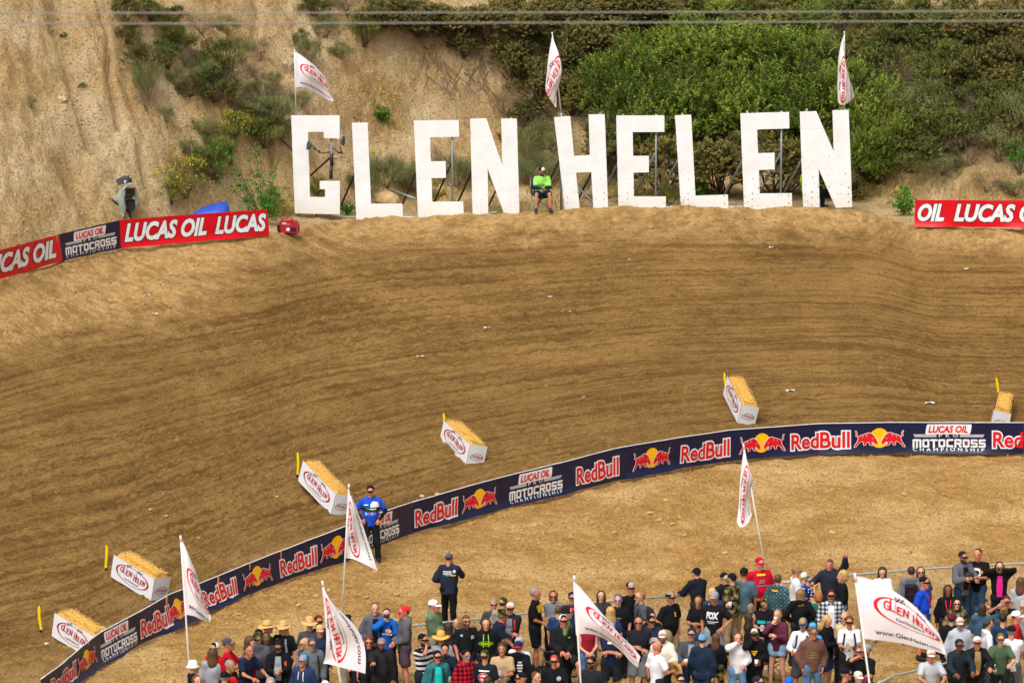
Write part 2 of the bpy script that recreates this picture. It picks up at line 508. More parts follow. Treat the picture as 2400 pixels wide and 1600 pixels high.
def _split(V, T, L):
    for _ in range(5):
        e = max(np.linalg.norm((V[T[:, 0]] - V[T[:, 1]])[:, :2], axis=1).max(), np.linalg.norm((V[T[:, 1]] - V[T[:, 2]])[:, :2], axis=1).max(), np.linalg.norm((V[T[:, 2]] - V[T[:, 0]])[:, :2], axis=1).max())
        if e < L: break
        a, b, c = V[T[:, 0]], V[T[:, 1]], V[T[:, 2]]
        ab, bc, ca = (a + b) / 2, (b + c) / 2, (c + a) / 2
        k = len(T)
        V = np.concatenate([a, b, c, ab, bc, ca])
        q = np.arange(k)
        A, B, C, AB, BC, CA = (q + j * k for j in range(6))
        T = np.concatenate([np.stack(s, 1) for s in ((A, AB, CA), (AB, B, BC), (CA, BC, C), (AB, BC, CA))])
    return V, T

class Print:
    """flat artwork in its own x,y units; layers lie a hair above one another"""
    def __init__(s): s.items = []
    def _add(s, V, T, m, layer):
        V = np.asarray(V, float); T = np.asarray(T, int).reshape(-1, 3)
        if not len(T): return s
        # pieces of one shape that touch or overlap get slightly different heights, so that no two lie in one plane
        lab = np.arange(len(V))
        for _ in range(60):
            mn = lab[T].min(1)
            new = lab.copy()
            for c in range(3): np.minimum.at(new, T[:, c], mn)
            if (new == lab).all(): break
            lab = new
        _, inv = np.unique(lab, return_inverse=True)
        s.items.append((V, T, m, layer, (inv % 7) * 0.11))
        return s
    def poly(s, pts, m, layer=1):
        T = tessellate_polygon([[Vector((p[0], p[1], 0)) for p in pts]])
        return s._add([p[:2] for p in pts], T, m, layer)
    def rect(s, x0, y0, x1, y1, m, layer=1, sk=0.0):
        return s._add([(x0, y0), (x1, y0), (x1 + sk, y1), (x0 + sk, y1)], [(0, 1, 2), (0, 2, 3)], m, layer)
    def rrect(s, x0, y0, x1, y1, r, m, layer=1, sk=0.0):
        P = []
        for cx, cy, a in ((x1 - r, y0 + r, -90), (x1 - r, y1 - r, 0), (x0 + r, y1 - r, 90), (x0 + r, y0 + r, 180)):
            for k in range(4):
                q = R(a + 30 * k); P.append((cx + r * math.cos(q), cy + r * math.sin(q)))
        P = [(x + sk * (y - y0) / (y1 - y0), y) for x, y in P]
        return s.poly(P, m, layer)
    def ellipse(s, cx, cy, rx, ry, m, layer=1, n=28):
        return s.poly([(cx + rx * math.cos(2 * math.pi * k / n), cy + ry * math.sin(2 * math.pi * k / n)) for k in range(n)], m, layer)
    def ring(s, cx, cy, rx, ry, ix_, iy_, m, layer=1, n=40, a0=0, a1=360, rot=0.0, icx=0.0, icy=0.0):
        V, T = [], []
        for k in range(n + 1):
            q = R(a0 + (a1 - a0) * k / n)
            V += [(rx * math.cos(q), ry * math.sin(q)), (icx + ix_ * math.cos(q), icy + iy_ * math.sin(q))]
        c, si = math.cos(rot), math.sin(rot)
        V = [(cx + x * c - y * si, cy + x * si + y * c) for x, y in V]
        for k in range(n): T += [(2 * k, 2 * k + 2, 2 * k + 1), (2 * k + 1, 2 * k + 2, 2 * k + 3)]
        return s._add(V, T, m, layer)
    def stroke(s, pts, wd, m, layer=1, closed=False, cap=True):
        pts = [np.array(p, float) for p in pts]
        if closed: pts.append(pts[0])
        V, T = [], []
        for a, b in zip(pts[:-1], pts[1:]):
            d = b - a; L = np.hypot(*d)
            if L < 1e-9: continue
            nrm = np.array([-d[1], d[0]]) / L * wd / 2
            o = len(V); V += [a + nrm, a - nrm, b - nrm, b + nrm]; T += [(o, o + 1, o + 2), (o, o + 2, o + 3)]
        if cap:
            for p in pts:
                o = len(V); k = 6
                V += [p + wd / 2 * np.array([math.cos(2 * math.pi * j / k), math.sin(2 * math.pi * j / k)]) for j in range(k)]
                T += [(o, o + j, o + j + 1) for j in range(1, k - 1)]
        return s._add(V, T, m, layer)
    def text(s, body, x, y, h, m, layer=1, width=None, bold=0.02, shear=0.0, spacing=1.0, center=False):
        V, T = text2d(body, bold, shear, spacing)
        if not len(V): return s
        x0, x1 = V[:, 0].min(), V[:, 0].max()
        kx = (width / (x1 - x0)) if width else h
        q = np.stack([(V[:, 0] - x0) * kx, V[:, 1] * h], 1)
        q[:, 0] += x - ((x1 - x0) * kx / 2 if center else 0); q[:, 1] += y
        return s._add(q, T, m, layer)
    def text_outlined(s, body, x, y, h, m_in, m_out, layer=1, width=None, bold=0.02, out=0.05, shear=0.0, spacing=1.0):
        V, T = text2d(body, bold, shear, spacing); W, S = text2d(body, bold + out, shear, spacing)
        x0, x1 = V[:, 0].min(), V[:, 0].max(); kx = (width / (x1 - x0)) if width else h
        for (A, B, mm, ly) in ((W, S, m_out, layer), (V, T, m_in, layer + 1)):
            s._add(np.stack([x + (A[:, 0] - x0) * kx, y + A[:, 1] * h], 1), B, mm, ly)
        return s
    def merge(s, other, fx=lambda p: p, dl=0):
        for V, T, m, l, lf in other.items: s.items.append((fx(V), T, m, l + dl, lf))
        return s
    def place(s, other, x, y, k, ky=None, rot=0.0, dl=0):
        ky = ky or k; c, si = math.cos(rot), math.sin(rot)
        return s.merge(other, lambda V: np.stack([x + V[:, 0] * k * c - V[:, 1] * ky * si, y + V[:, 0] * k * si + V[:, 1] * ky * c], 1), dl)
    def build(s, name, surf, parent, step=0.003, seg=0.5, sides=(1,), clip=None):
        """surf maps (n,2) artwork points to (points, normals)"""
        VV, TT, II, mats = [], [], [], []
        o = 0
        for V, T, m, layer, lf in s.items:
            if not len(T): continue
            if clip is not None:
                keep = np.all((V[T][:, :, 0] > clip[0]) & (V[T][:, :, 0] < clip[1]), axis=1)
                T = T[keep]
                if not len(T): continue
            V, T = _split(np.concatenate([V, lf[:, None]], 1), T, seg); lf = V[:, 2]; V = V[:, :2]
            if m not in mats: mats.append(m)
            P, N = surf(V)
            for sd_ in sides:
                VV.append(P + N * (step * (layer + lf) * sd_)[:, None]); TT.append(T + o); II += [mats.index(m)] * len(T); o += len(V)
        if not VV: return None
        me = fastmesh(name, np.concatenate(VV), np.concatenate(TT), mats, II, smooth=False)
        return link(name, me, parent)

# --- inks
K_RED = mat('ink_red', '#d3071c', 0.45, 0.4, 0.05)
K_REDB = mat('ink_bright_red', '#e2051b', 0.4, 0.4, 0.04)
K_WHITE = mat('ink_white', '#e6e6e8', 0.45, 0.4, 0.04)
K_NAVY = mat('ink_navy', '#141a3c', 0.35, 0.5, 0.08)
K_YEL = mat('ink_yellow', '#fdbe00', 0.45, 0.4, 0.04)
K_BLACK = mat('ink_black', '#15151a', 0.5, 0.3, 0.05)
K_GREY = mat('ink_grey', '#77777c', 0.5, 0.3, 0.05)
K_PLUM = mat('ink_plum', '#4b1233', 0.5, 0.3, 0.05)
K_LIME = mat('ink_lime', '#a9d616', 0.5, 0.3, 0.05)
K_CYAN = mat('ink_cyan', '#19b9bd', 0.5, 0.3, 0.05)
K_GREEN = mat('ink_green', '#3fbf2a', 0.5, 0.3, 0.05)
K_ORANGE = mat('ink_orange', '#ee6a1c', 0.5, 0.3, 0.05)
K_BLUE = mat('ink_blue', '#2b63b8', 0.5, 0.3, 0.05)
K_PINK = mat('ink_pink', '#e58fb8', 0.5, 0.3, 0.05)

# --- drawn lettering: each glyph a list of polylines in a box one high
GL = {
 'G': [[(.62, .82), (.42, .97), (.16, .86), (.04, .5), (.12, .16), (.36, .03), (.6, .14), (.62, .46), (.38, .44)]],
 'L': [[(.08, 1.0), (.05, .5), (.06, .06), (.5, .02)]],
 'E': [[(.5, .95), (.1, .9), (.08, .5), (.07, .06), (.5, .02)], [(.08, .5), (.42, .52)]],
 'N': [[(.06, .0), (.1, .95), (.5, .05), (.54, 1.0)]],
 'H': [[(.08, 1.0), (.08, .0)], [(.54, 1.0), (.52, .0)], [(.08, .48), (.54, .54)]]}
def script_word(pr, word, x, y, h, m, layer, wd, tall=(), adv=0.66):
    for k, ch in enumerate(word):
        t = 1.35 if k in tall else 1.0
        j = 0.05 * math.sin(k * 2.3)
        for pl in GL[ch]:
            pr.stroke([(x + h * (px * 0.9 + 0.12 * (py - 0.4)), y + h * (py * t + j)) for px, py in pl], wd, m, layer)
        x += h * adv
    return x
def venue_logo(red, dark, pale=True):
    """oval swoosh, hand-drawn name, crossed chequered flags, jagged motto; 2 wide, 1 high, centred"""
    p = Print()
    p.ring(0, 0, 1.0, 0.50, 0.895, 0.475, red, 1, 44)
    for sx, rt in ((-0.33, 0.3), (0.28, -0.1)):
        c, s_ = math.cos(rt), math.sin(rt)
        for i in range(5):
            for j in range(3):
                if (i + j) % 2 == 0:
                    q = [((i + a) * 0.055, (j + b) * 0.05) for a, b in ((0, 0), (1, 0), (1, 1), (0, 1))]
                    p.poly([(sx + x * c - y * s_, 0.40 + x * s_ + y * c) for x, y in q], dark, 2)
    p.stroke([(-0.33, 0.52), (-0.40, 0.05)], 0.016, red, 2); p.stroke([(0.27, 0.50), (0.20, 0.02)], 0.016, red, 2)
    script_word(p, 'GLEN', -0.72, -0.04, 0.31, red, 3, 0.046, (1,), 0.58)
    script_word(p, 'HELEN', 0.10, -0.12, 0.27, red, 3, 0.042, (0,), 0.50)
    p.text('FeelTheSpeed!', -0.42, -0.33, 0.10, dark, 3, width=0.86, bold=0.012, shear=0.15)
    p.rect(-0.2, -0.305, 0.22, -0.292, red, 4)
    return p
LOGO_BOX = venue_logo(mat('ink_box_red', '#a3122e', 0.55, 0.2, 0.05), mat('ink_box_grey', '#4a4650', 0.55, 0.2, 0.05))
LOGO_FLAG = venue_logo(K_RED, mat('ink_flag_dark', '#2d2b45', 0.6, 0.2, 0.05))

# --- energy-drink wordmark and emblem
def bull(flip=1):
    """charging bull, facing +x, about 1 wide"""
    body = [(1.0, .10), (0.97, .22), (0.90, .36), (0.80, .52), (0.68, .63), (0.55, .66), (0.42, .60), (0.28, .55), (0.15, .50), (0.08, .44),
            (0.05, .30), (0.02, .18), (-.04, .08), (-.10, -.02), (-.14, -.12), (-.05, -.10), (0.01, .0), (0.09, .10), (0.18, .17), (0.27, .20),
            (0.33, .14), (0.30, .05), (0.34, -.02), (0.42, .02), (0.42, .11), (0.50, .18), (0.58, .17), (0.57, .08), (0.64, .0), (0.74, -.03),
            (0.76, .03), (0.69, .07), (0.69, .15), (0.76, .19), (0.84, .10), (0.93, .03)]
    tail = [(0.10, .46), (0.03, .44), (-.04, .52), (0.0, .62), (-.06, .74)]
    return [(x * flip, y) for x, y in body], [(x * flip, y) for x, y in tail]
def bulls():
    p = Print()
    p.ellipse(0, .33, .325, .325, K_YEL, 1, 36)
    for f in (1, -1):
        b, t = bull(f)
        fx = lambda q: (q[0] * .70 - .755 * f, q[1] * .62 + .10)
        b = [fx(q) for q in b]; t = [fx(q) for q in t]
        p.stroke(b, .034, K_WHITE, 2, True); p.stroke(t, .058, K_WHITE, 2)
        p.poly(b, K_RED, 3); p.stroke(t, .026, K_RED, 3)
        for a, c_ in (((.30, .50), (.25, .40)), ((.48, .58), (.45, .46)), ((.80, .38), (.73, .34))):
            p.stroke([fx((a[0] * f, a[1])), fx((c_[0] * f, c_[1]))], .010, K_WHITE, 4)
    return p
def wordmark():
    p = Print()
    for word, x, wd, h in (('Red', 0.0, 1.0, .50), ('Bull', 1.04, 1.0, .53)):
        p.text_outlined(word, x, .0, h, K_RED, K_WHITE, 1, width=wd, bold=0.022, out=0.060)
    return p
def moto():
    """championship panel: 2.4 wide, 1 high"""
    p = Print()
    p.rrect(-.78, .60, .72, .93, .05, K_WHITE, 1, .06)
    p.text('LUCAS OIL', -.68, .665, .21, K_RED, 2, width=1.32, bold=0.035, shear=0.25)
    for k in range(3):
        p.rect(-1.17 + .02 * k, .575 - .032 * k, -.40, .593 - .032 * k, K_WHITE, 1); p.rect(.38, .575 - .032 * k, 1.19 - .02 * k, .593 - .032 * k, K_WHITE, 1)
    p.text('PRO', -.32, .50, .095, K_WHITE, 1, width=.64, bold=0.005, spacing=1.9)
    G = {'M': [[(.08, .0), (.08, .9), (.92, .9), (.92, .0)], [(.5, .9), (.5, .0)]], 'O': [[(.1, .1), (.1, .9), (.9, .9), (.9, .1), (.1, .1)]],
         'T': [[(.0, .9), (1., .9)], [(.5, .9), (.5, .0)]], 'C': [[(.95, .9), (.1, .9), (.1, .1), (.95, .1)]],
         'R': [[(.1, .0), (.1, .9), (.9, .9), (.9, .45), (.1, .45)], [(.55, .45), (.92, .0)]], 'S': [[(.95, .9), (.1, .9), (.1, .5), (.9, .5), (.9, .1), (.05, .1)]]}
    x = -1.2
    for ch in 'MOTOCROSS':
        wd = .30 if ch == 'M' else (.235 if ch != 'R' else .25)
        for pl in G[ch]:
            p.stroke([(x + px * (wd - .03) + .015, .175 + py * .255) for px, py in pl], .068, K_WHITE, 1)
        if ch == 'O' and x > .3:
            p.poly([(x + wd / 2 + .055 * (1 if j % 2 == 0 else .42) * math.sin(math.pi * j / 5), .295 + .065 * (1 if j % 2 == 0 else .42) * math.cos(math.pi * j / 5)) for j in range(10)], K_RED, 2)
        x += wd + .030
    p.text('CHAMPIONSHIP', -1.19, .05, .10, K_WHITE, 1, width=2.38, bold=0.0, spacing=1.7)
    return p
BULLS, WORDMARK, MOTO = bulls(), wordmark(), moto()
def lucas(word, h):
    p = Print()
    p.text_outlined(word, 0, 0, h, K_WHITE, K_NAVY, 1, width=None, bold=0.045, out=0.03, shear=0.28)
    return p
# ================================================================== BANNERS ROUND THE TURN
M_VINYL_NAVY = mat('navy_vinyl', '#11163a', 0.38, 0.35, 0.10, 3.0, 0.012, 5.0)
M_VINYL_RED = mat('red_vinyl', '#d60819', 0.42, 0.25, 0.08, 3.0, 0.012, 5.0)
M_VINYL_EDGE = mat('white_vinyl_hem', '#dfe4ea', 0.5, 0.4, 0.05)
M_STAKE = mat('pine_stake', '#c98a4e', 0.8, 0.1, 0.2, 20)

class Strip:
    """a strip of vinyl on stakes: bottom and top edge given as points along it"""
    def __init__(s, bot, top, wob=0.010, seed=1):
        s.b = np.array([p[:] for p in bot]); s.t = np.array([p[:] for p in top])
        seg = np.linalg.norm(np.diff(s.b[:, :2], axis=0), axis=1)
        s.arc = np.concatenate([[0], np.cumsum(seg)]); s.L = s.arc[-1]; s.h = np.linalg.norm(s.t - s.b, axis=1).mean()
        s.wob, s.seed = wob, seed
    def base(s, a):
        return np.stack([np.interp(a, s.arc, s.b[:, k]) for k in range(3)], 1), np.stack([np.interp(a, s.arc, s.t[:, k]) for k in range(3)], 1)
    def surf(s, V):
        """V: distance along, fraction of the height"""
        a, hh = V[:, 0], V[:, 1]
        B, T = s.base(a)
        B2, _ = s.base(np.clip(a + .15, 0, s.L)); B1, _ = s.base(np.clip(a - .15, 0, s.L))
        d = B2 - B1; d[:, 2] = 0; d /= np.linalg.norm(d, axis=1)[:, None] + 1e-9
        N = np.stack([d[:, 1], -d[:, 0], np.zeros(len(d))], 1)
        sag = np.abs(np.sin(math.pi * a / 1.3 + s.seed))
        w_ = s.wob * (fbm(a * 1.3 + s.seed * 7, hh * 1.2, 3, s.seed) * 2.0 + fbm(a * 3.1 + hh * 2.4, hh * 2.1, 2, s.seed + 9)) * (0.3 + sag)
        P = B + (T - B) * hh[:, None] + N * w_[:, None]
        P = P + N * (0.10 * np.clip((.20 - hh) / .20, 0, 1) ** 1.6 * np.clip(vnoise(a * .55 + s.seed, a * 0, 77) * 3 + .3, 0, 1))[:, None]
        P[:, 2] += -0.012 * sag * (1 - hh)
        return P, N
    def sheet(s, name, m, a0, a1, parent, edge=None):
        na = max(3, int((a1 - a0) / 0.07)); nh = 9
        A, Hh = np.meshgrid(np.linspace(a0, a1, na), np.linspace(0, 1, nh))
        P, N = s.surf(np.stack([A.ravel(), Hh.ravel()], 1))
        I = np.arange(na * nh).reshape(nh, na)
        Q = np.stack([I[:-1, :-1], I[:-1, 1:], I[1:, 1:], I[1:, :-1]], -1).reshape(-1, 4)
        idx = np.zeros(len(Q), int)
        back = P - N * 0.004
        V2 = np.concatenate([P, back]); Q2 = np.concatenate([Q, Q[:, ::-1] + len(P)])
        o = link(name, fastmesh(name, V2, Q2, [m], None, True), parent)
        return o
    def hem(s, m, a0, a1, parent):
        na = max(3, int((a1 - a0) / 0.2)); mb = MB()
        A = np.linspace(a0, a1, na)
        P, N = s.surf(np.stack([A, np.ones(na)], 1))
        mb.tube([Vector(p) + Vector((0, 0.0, 0.006)) for p in P], 0.011, 6)
        return mb.build('top_hem', m, parent, True)
    def stake(s, a, parent, over=0.004):
        B, T = s.base(np.array([a])); _, N = s.surf(np.array([[a, .5]]))
        b, t, n_ = Vector(B[0]), Vector(T[0]), Vector(N[0])
        g = gpoint(b.x, b.y) - Vector((0, 0, 0.12))
        up = (t - b).normalized()
        top = t + up * over - n_ * 0.03
        mb = MB(); mid = (g - n_ * 0.03 + top) / 2
        ang = math.atan2(n_.y, n_.x) + math.pi / 2
        mb.box(mid, (0.045, 0.022, (top - g).length), (0, 0, ang), 0.003)
        return mb.build('stake', M_STAKE, parent)

def u_arc(strip, top_px, u):
    """arc length at picture column u"""
    us = [p[0] for p in top_px]
    return float(np.interp(u, us, strip.arc))

# ---- inner banner
_ib = [at(u, v, p.y) for (u, v), p in zip(INNER_BOT, _inn)]
_it = [at(u, v, p.y) for (u, v), p in zip(INNER_TOP, _inn)]
_k = [i for i, (u, v) in enumerate(INNER_BOT) if u == 965][0]
def inner_banner(i0, i1, units, label):
    st = Strip(_ib[i0:i1], _it[i0:i1], 0.011, i0 + 2)
    px = INNER_BOT[i0:i1]
    root = empty('banner', st.b[0], 0, label, 'banner', 'navy banners along the inside of the turn')
    inv = Matrix.Translation(-Vector(st.b[0]))
    ob = []
    ob.append(st.sheet('sheet', M_VINYL_NAVY, 0, st.L, root)); ob.append(st.hem(M_VINYL_EDGE, 0, st.L, root))
    hs_ = st.h
    for kind, u in units:
        a = u_arc(st, px, u)
        p = Print()
        if kind == 'w': p.place(WORDMARK, a - 1.03 * hs_, .20, hs_, 1.0)
        elif kind == 'b': p.place(BULLS, a, .17, hs_, 1.0)
        else: p.place(MOTO, a, .02, hs_, 1.0)
        o = p.build({'w': 'printed_wordmark', 'b': 'printed_emblem', 'm': 'printed_panel'}[kind], st.surf, root, 0.008, 0.10, clip=(0.02, st.L - 0.02))
        if o: ob.append(o)
    a = 0.25
    while a < st.L:
        ob.append(st.stake(a, root)); a += 1.28
    for o in ob: o.data.transform(inv)
    return st
ST_L = inner_banner(0, _k + 1, [('w', 150), ('b', 206), ('m', 280), ('w', 370), ('b', 428), ('w', 521), ('b', 606), ('w', 700), ('b', 787), ('m', 893)],
             'navy banner with bulls and red lettering, lower left stretch behind the flags')
ST_R = inner_banner(_k, len(_ib), [('w', 1022), ('b', 1123), ('m', 1254), ('w', 1400), ('b', 1525), ('w', 1652), ('b', 1785), ('w', 1921), ('b', 2061), ('m', 2223), ('w', 2402)],
             'long navy banner with bulls and red lettering, right of the man in blue')

# ---- rim banners
def rim_banner(bot, top, parts, label, sheets):
    P = [on_ground(u, v + 9) for u, v in bot]
    B = [at(u, v, p.y) for (u, v), p in zip(bot, P)]; T = [at(u, v, p.y) for (u, v), p in zip(top, P)]
    st = Strip(B, T, 0.011, int(bot[0][0]) + 3)
    root = empty('banner', B[0], 0, label, 'banner', 'red banners along the rim of the turn')
    inv = Matrix.Translation(-Vector(B[0])); ob = []
    for (u0, u1, m) in sheets:
        ob.append(st.sheet('sheet', m, u_arc(st, bot, u0), u_arc(st, bot, u1), root))
    h = st.h
    for kind, u0, u1 in parts:
        p = Print()
        a0, a1 = u_arc(st, bot, u0), u_arc(st, bot, u1)
        if kind == 'm':
            p.place(MOTO, (a0 + a1) / 2, .02, (a1 - a0) / 2.4, 1.0)
        else:
            p.text_outlined(kind, a0, .24, .60, K_WHITE, K_NAVY, 1, width=(a1 - a0), bold=0.045, out=0.032, shear=0.28)
        ob.append(p.build('printed_lettering', st.surf, root, 0.008, 0.10, clip=(0.0, st.L)))
    a = 0.3
    while a < st.L:
        ob.append(st.stake(a, root, 0.004)); a += 1.45
    for o in ob: o.data.transform(inv)
    return st
ULB = [(-60, 676), (0, 654), (146, 610.5), (282, 581), (390, 571), (490, 562), (631, 552)]
ULT = [(-60, 606), (0, 586), (139, 549), (281, 516), (390, 507), (490, 500), (626, 491)]
rim_banner(ULB, ULT, [('LUCAS OIL', -155, 133), ('m', 155, 270), ('LUCAS OIL', 291, 484), ('LUCAS', 503, 627)],
           'red and navy banner strip at the left rim below the camera', [(-60, 146, M_VINYL_RED), (146, 282, M_VINYL_NAVY), (282, 631, M_VINYL_RED)])
URB = [(2143, 530), (2230, 531), (2320, 532), (2460, 533)]
URT = [(2145, 469), (2230, 469), (2320, 470), (2460, 469)]
rim_banner(URB, URT, [('OIL', 2150, 2213), ('LUCAS', 2235, 2380), ('OIL', 2389, 2462)],
           'red banner strip at the right rim beside the leafy weed', [(2143, 2460, M_VINYL_RED)])

# ================================================================== LETTERS
def sign_paint():
    m = bpy.data.materials.new('white_sign_paint'); m.use_nodes = True
    n, l = m.node_tree.nodes, m.node_tree.links
    b = n['Principled BSDF']; b.inputs['Roughness'].default_value = 0.55
    tc = n.new('ShaderNodeTexCoord')
    sp = n.new('ShaderNodeSeparateXYZ'); l.new(tc.outputs['Object'], sp.inputs[0])
    vo = n.new('ShaderNodeTexVoronoi'); vo.inputs['Scale'].default_value = 10.0; l.new(tc.outputs['Object'], vo.inputs['Vector'])
    nz = n.new('ShaderNodeTexNoise'); nz.inputs['Scale'].default_value = 2.0; nz.inputs['Detail'].default_value = 4; l.new(tc.outputs['Object'], nz.inputs['Vector'])
    oi = n.new('ShaderNodeObjectInfo')
    # mud flecks thrown up by the bikes: mostly low on the boards, more on the right-hand letters
    g = n.new('ShaderNodeMapRange'); l.new(sp.outputs[2], g.inputs['Value'])
    g.inputs['From Min'].default_value = 0.0; g.inputs['From Max'].default_value = 3.0; g.inputs['To Min'].default_value = 0.26; g.inputs['To Max'].default_value = 0.02
    gm = n.new('ShaderNodeMath'); gm.operation = 'MULTIPLY'; l.new(g.outputs[0], gm.inputs[0])
    sep = n.new('ShaderNodeSeparateColor'); l.new(oi.outputs['Color'], sep.inputs[0]); l.new(sep.outputs[0], gm.inputs[1])
    lt = n.new('ShaderNodeMath'); lt.operation = 'LESS_THAN'; l.new(vo.outputs['Distance'], lt.inputs[0])
    rn = n.new('ShaderNodeSeparateColor'); l.new(vo.outputs['Color'], rn.inputs[0])
    mu = n.new('ShaderNodeMath'); mu.operation = 'MULTIPLY'; l.new(gm.outputs[0], mu.inputs[0]); l.new(rn.outputs[0], mu.inputs[1]); l.new(mu.outputs[0], lt.inputs[1])
    rp = n.new('ShaderNodeValToRGB'); l.new(nz.outputs['Fac'], rp.inputs[0])
    rp.color_ramp.elements[0].position = .3; rp.color_ramp.elements[0].color = lin('#e2e3e2'); rp.color_ramp.elements[1].position = .6; rp.color_ramp.elements[1].color = lin('#eceeee')
    mx = n.new('ShaderNodeMix'); mx.data_type = 'RGBA'; l.new(lt.outputs[0], mx.inputs[0]); l.new(rp.outputs[0], mx.inputs[6]); mx.inputs[7].default_value = lin('#86684a')
    # joints between the plywood sheets, dust thrown against the foot
    fr = n.new('ShaderNodeMath'); fr.operation = 'FRACT'; dv = n.new('ShaderNodeMath'); dv.operation = 'DIVIDE'; l.new(sp.outputs[2], dv.inputs[0]); dv.inputs[1].default_value = 1.22; l.new(dv.outputs[0], fr.inputs[0])
    jl = n.new('ShaderNodeMath'); jl.operation = 'LESS_THAN'; l.new(fr.outputs[0], jl.inputs[0]); jl.inputs[1].default_value = 0.010
    m2 = n.new('ShaderNodeMix'); m2.data_type = 'RGBA'; jm = n.new('ShaderNodeMath'); jm.operation = 'MULTIPLY'; l.new(jl.outputs[0], jm.inputs[0]); jm.inputs[1].default_value = .22; l.new(jm.outputs[0], m2.inputs[0]); l.new(mx.outputs[2], m2.inputs[6]); m2.inputs[7].default_value = lin('#9c978c')
    du = n.new('ShaderNodeMapRange'); l.new(sp.outputs[2], du.inputs['Value']); du.inputs['From Min'].default_value = 0.0; du.inputs['From Max'].default_value = 0.55; du.inputs['To Min'].default_value = .55; du.inputs['To Max'].default_value = 0.0
    dm = n.new('ShaderNodeMath'); dm.operation = 'MULTIPLY'; l.new(du.outputs[0], dm.inputs[0]); l.new(nz.outputs['Fac'], dm.inputs[1])
    m3 = n.new('ShaderNodeMix'); m3.data_type = 'RGBA'; l.new(dm.outputs[0], m3.inputs[0]); l.new(m2.outputs[2], m3.inputs[6]); m3.inputs[7].default_value = lin('#c9ad80')
    l.new(m3.outputs[2], b.inputs['Base Color'])
    return m
M_SIGN = sign_paint()
M_PIPE = mat('galvanised_pipe', '#8f999c', 0.45, 0.5, 0.12, 12, metal=0.5)
M_PIPED = mat('dark_pipe', '#2c2c2c', 0.6, 0.3, 0.15, 12)
M_WHITEPIPE = mat('white_plastic_pipe', '#dcdcdb', 0.5, 0.4, 0.06)
k_ = 800 / 2352.0
def _z(pts, ox): return [(ox + x * k_, y * k_) for x, y in pts]
LET = [
 ('G', _z([(2006, 797), (2340, 797), (2340, 955), (2232, 952), (2230, 909), (2122, 909), (2136, 1358), (2240, 1360), (2240, 1305), (2203, 1303), (2203, 1248), (2342, 1248), (2342, 1478), (2031, 1470)], 0), 0.15),
 ('L', _z([(72, 848), (181, 846), (205, 1405), (421, 1404), (425, 1512), (104, 1518)], 800), 0.35),
 ('E', _z([(499, 833), (808, 829), (812, 943), (611, 946), (616, 1113), (719, 1112), (721, 1226), (621, 1228), (627, 1392), (839, 1389), (844, 1495), (529, 1508)], 800), 0.5),
 ('N', _z([(888, 819), (1000, 818), (1110, 1143), (1101, 819), (1209, 819), (1228, 1492), (1127, 1490), (1008, 1160), (1013, 1490), (905, 1493)], 800), 0.7),
 ('H', _z([(1466, 810), (1577, 801), (1604, 1077), (1713, 1069), (1703, 791), (1815, 788), (1839, 1450), (1738, 1463), (1722, 1186), (1617, 1190), (1646, 1467), (1544, 1476)], 800), 0.95),
 ('E', _z([(1894, 798), (2226, 797), (2226, 910), (2008, 911), (2011, 1076), (2119, 1076), (2119, 1188), (2013, 1190), (2017, 1355), (2236, 1355), (2238, 1448), (1910, 1440)], 800), 1.0),
 ('L', [(1582, 271), (1620, 269.5), (1630, 459), (1706, 456.5), (1707.5, 494), (1596, 491)], 1.1),
 ('E', _z([(397, 783), (733, 773), (736, 886), (513, 893), (520, 1057), (633, 1054), (635, 1168), (526, 1172), (531, 1335), (752, 1332), (755, 1437), (424, 1450)], 1600), 1.2),
 ('N', _z([(807, 771), (921, 768), (1041, 1044), (1032, 762), (1144, 759), (1169, 1427), (1056, 1433), (937, 1165), (944, 1437), (831, 1440)], 1600), 1.25)]
LDESC = ['first of the sign, clear of the ground', 'the second letter, between the aerial pole and the first E',
         'the third letter, first of the three Es', 'the fourth letter, left of the seated man', 'the fifth letter, leaning beside the seated man', 'the sixth letter, with brown mud spots along its foot',
         'the seventh letter, in front of the big green bush', 'the eighth letter, last of the three Es', 'ninth of the row, at its right end']
LPOST = {0: [(776, 325, 530)], 1: [], 2: [(1060, 322, 472)], 3: [], 4: [], 5: [(1538, 312, 462)], 6: [], 7: [(1832, 303, 452)], 8: []}
LETY = 128.15
letter_objs = []
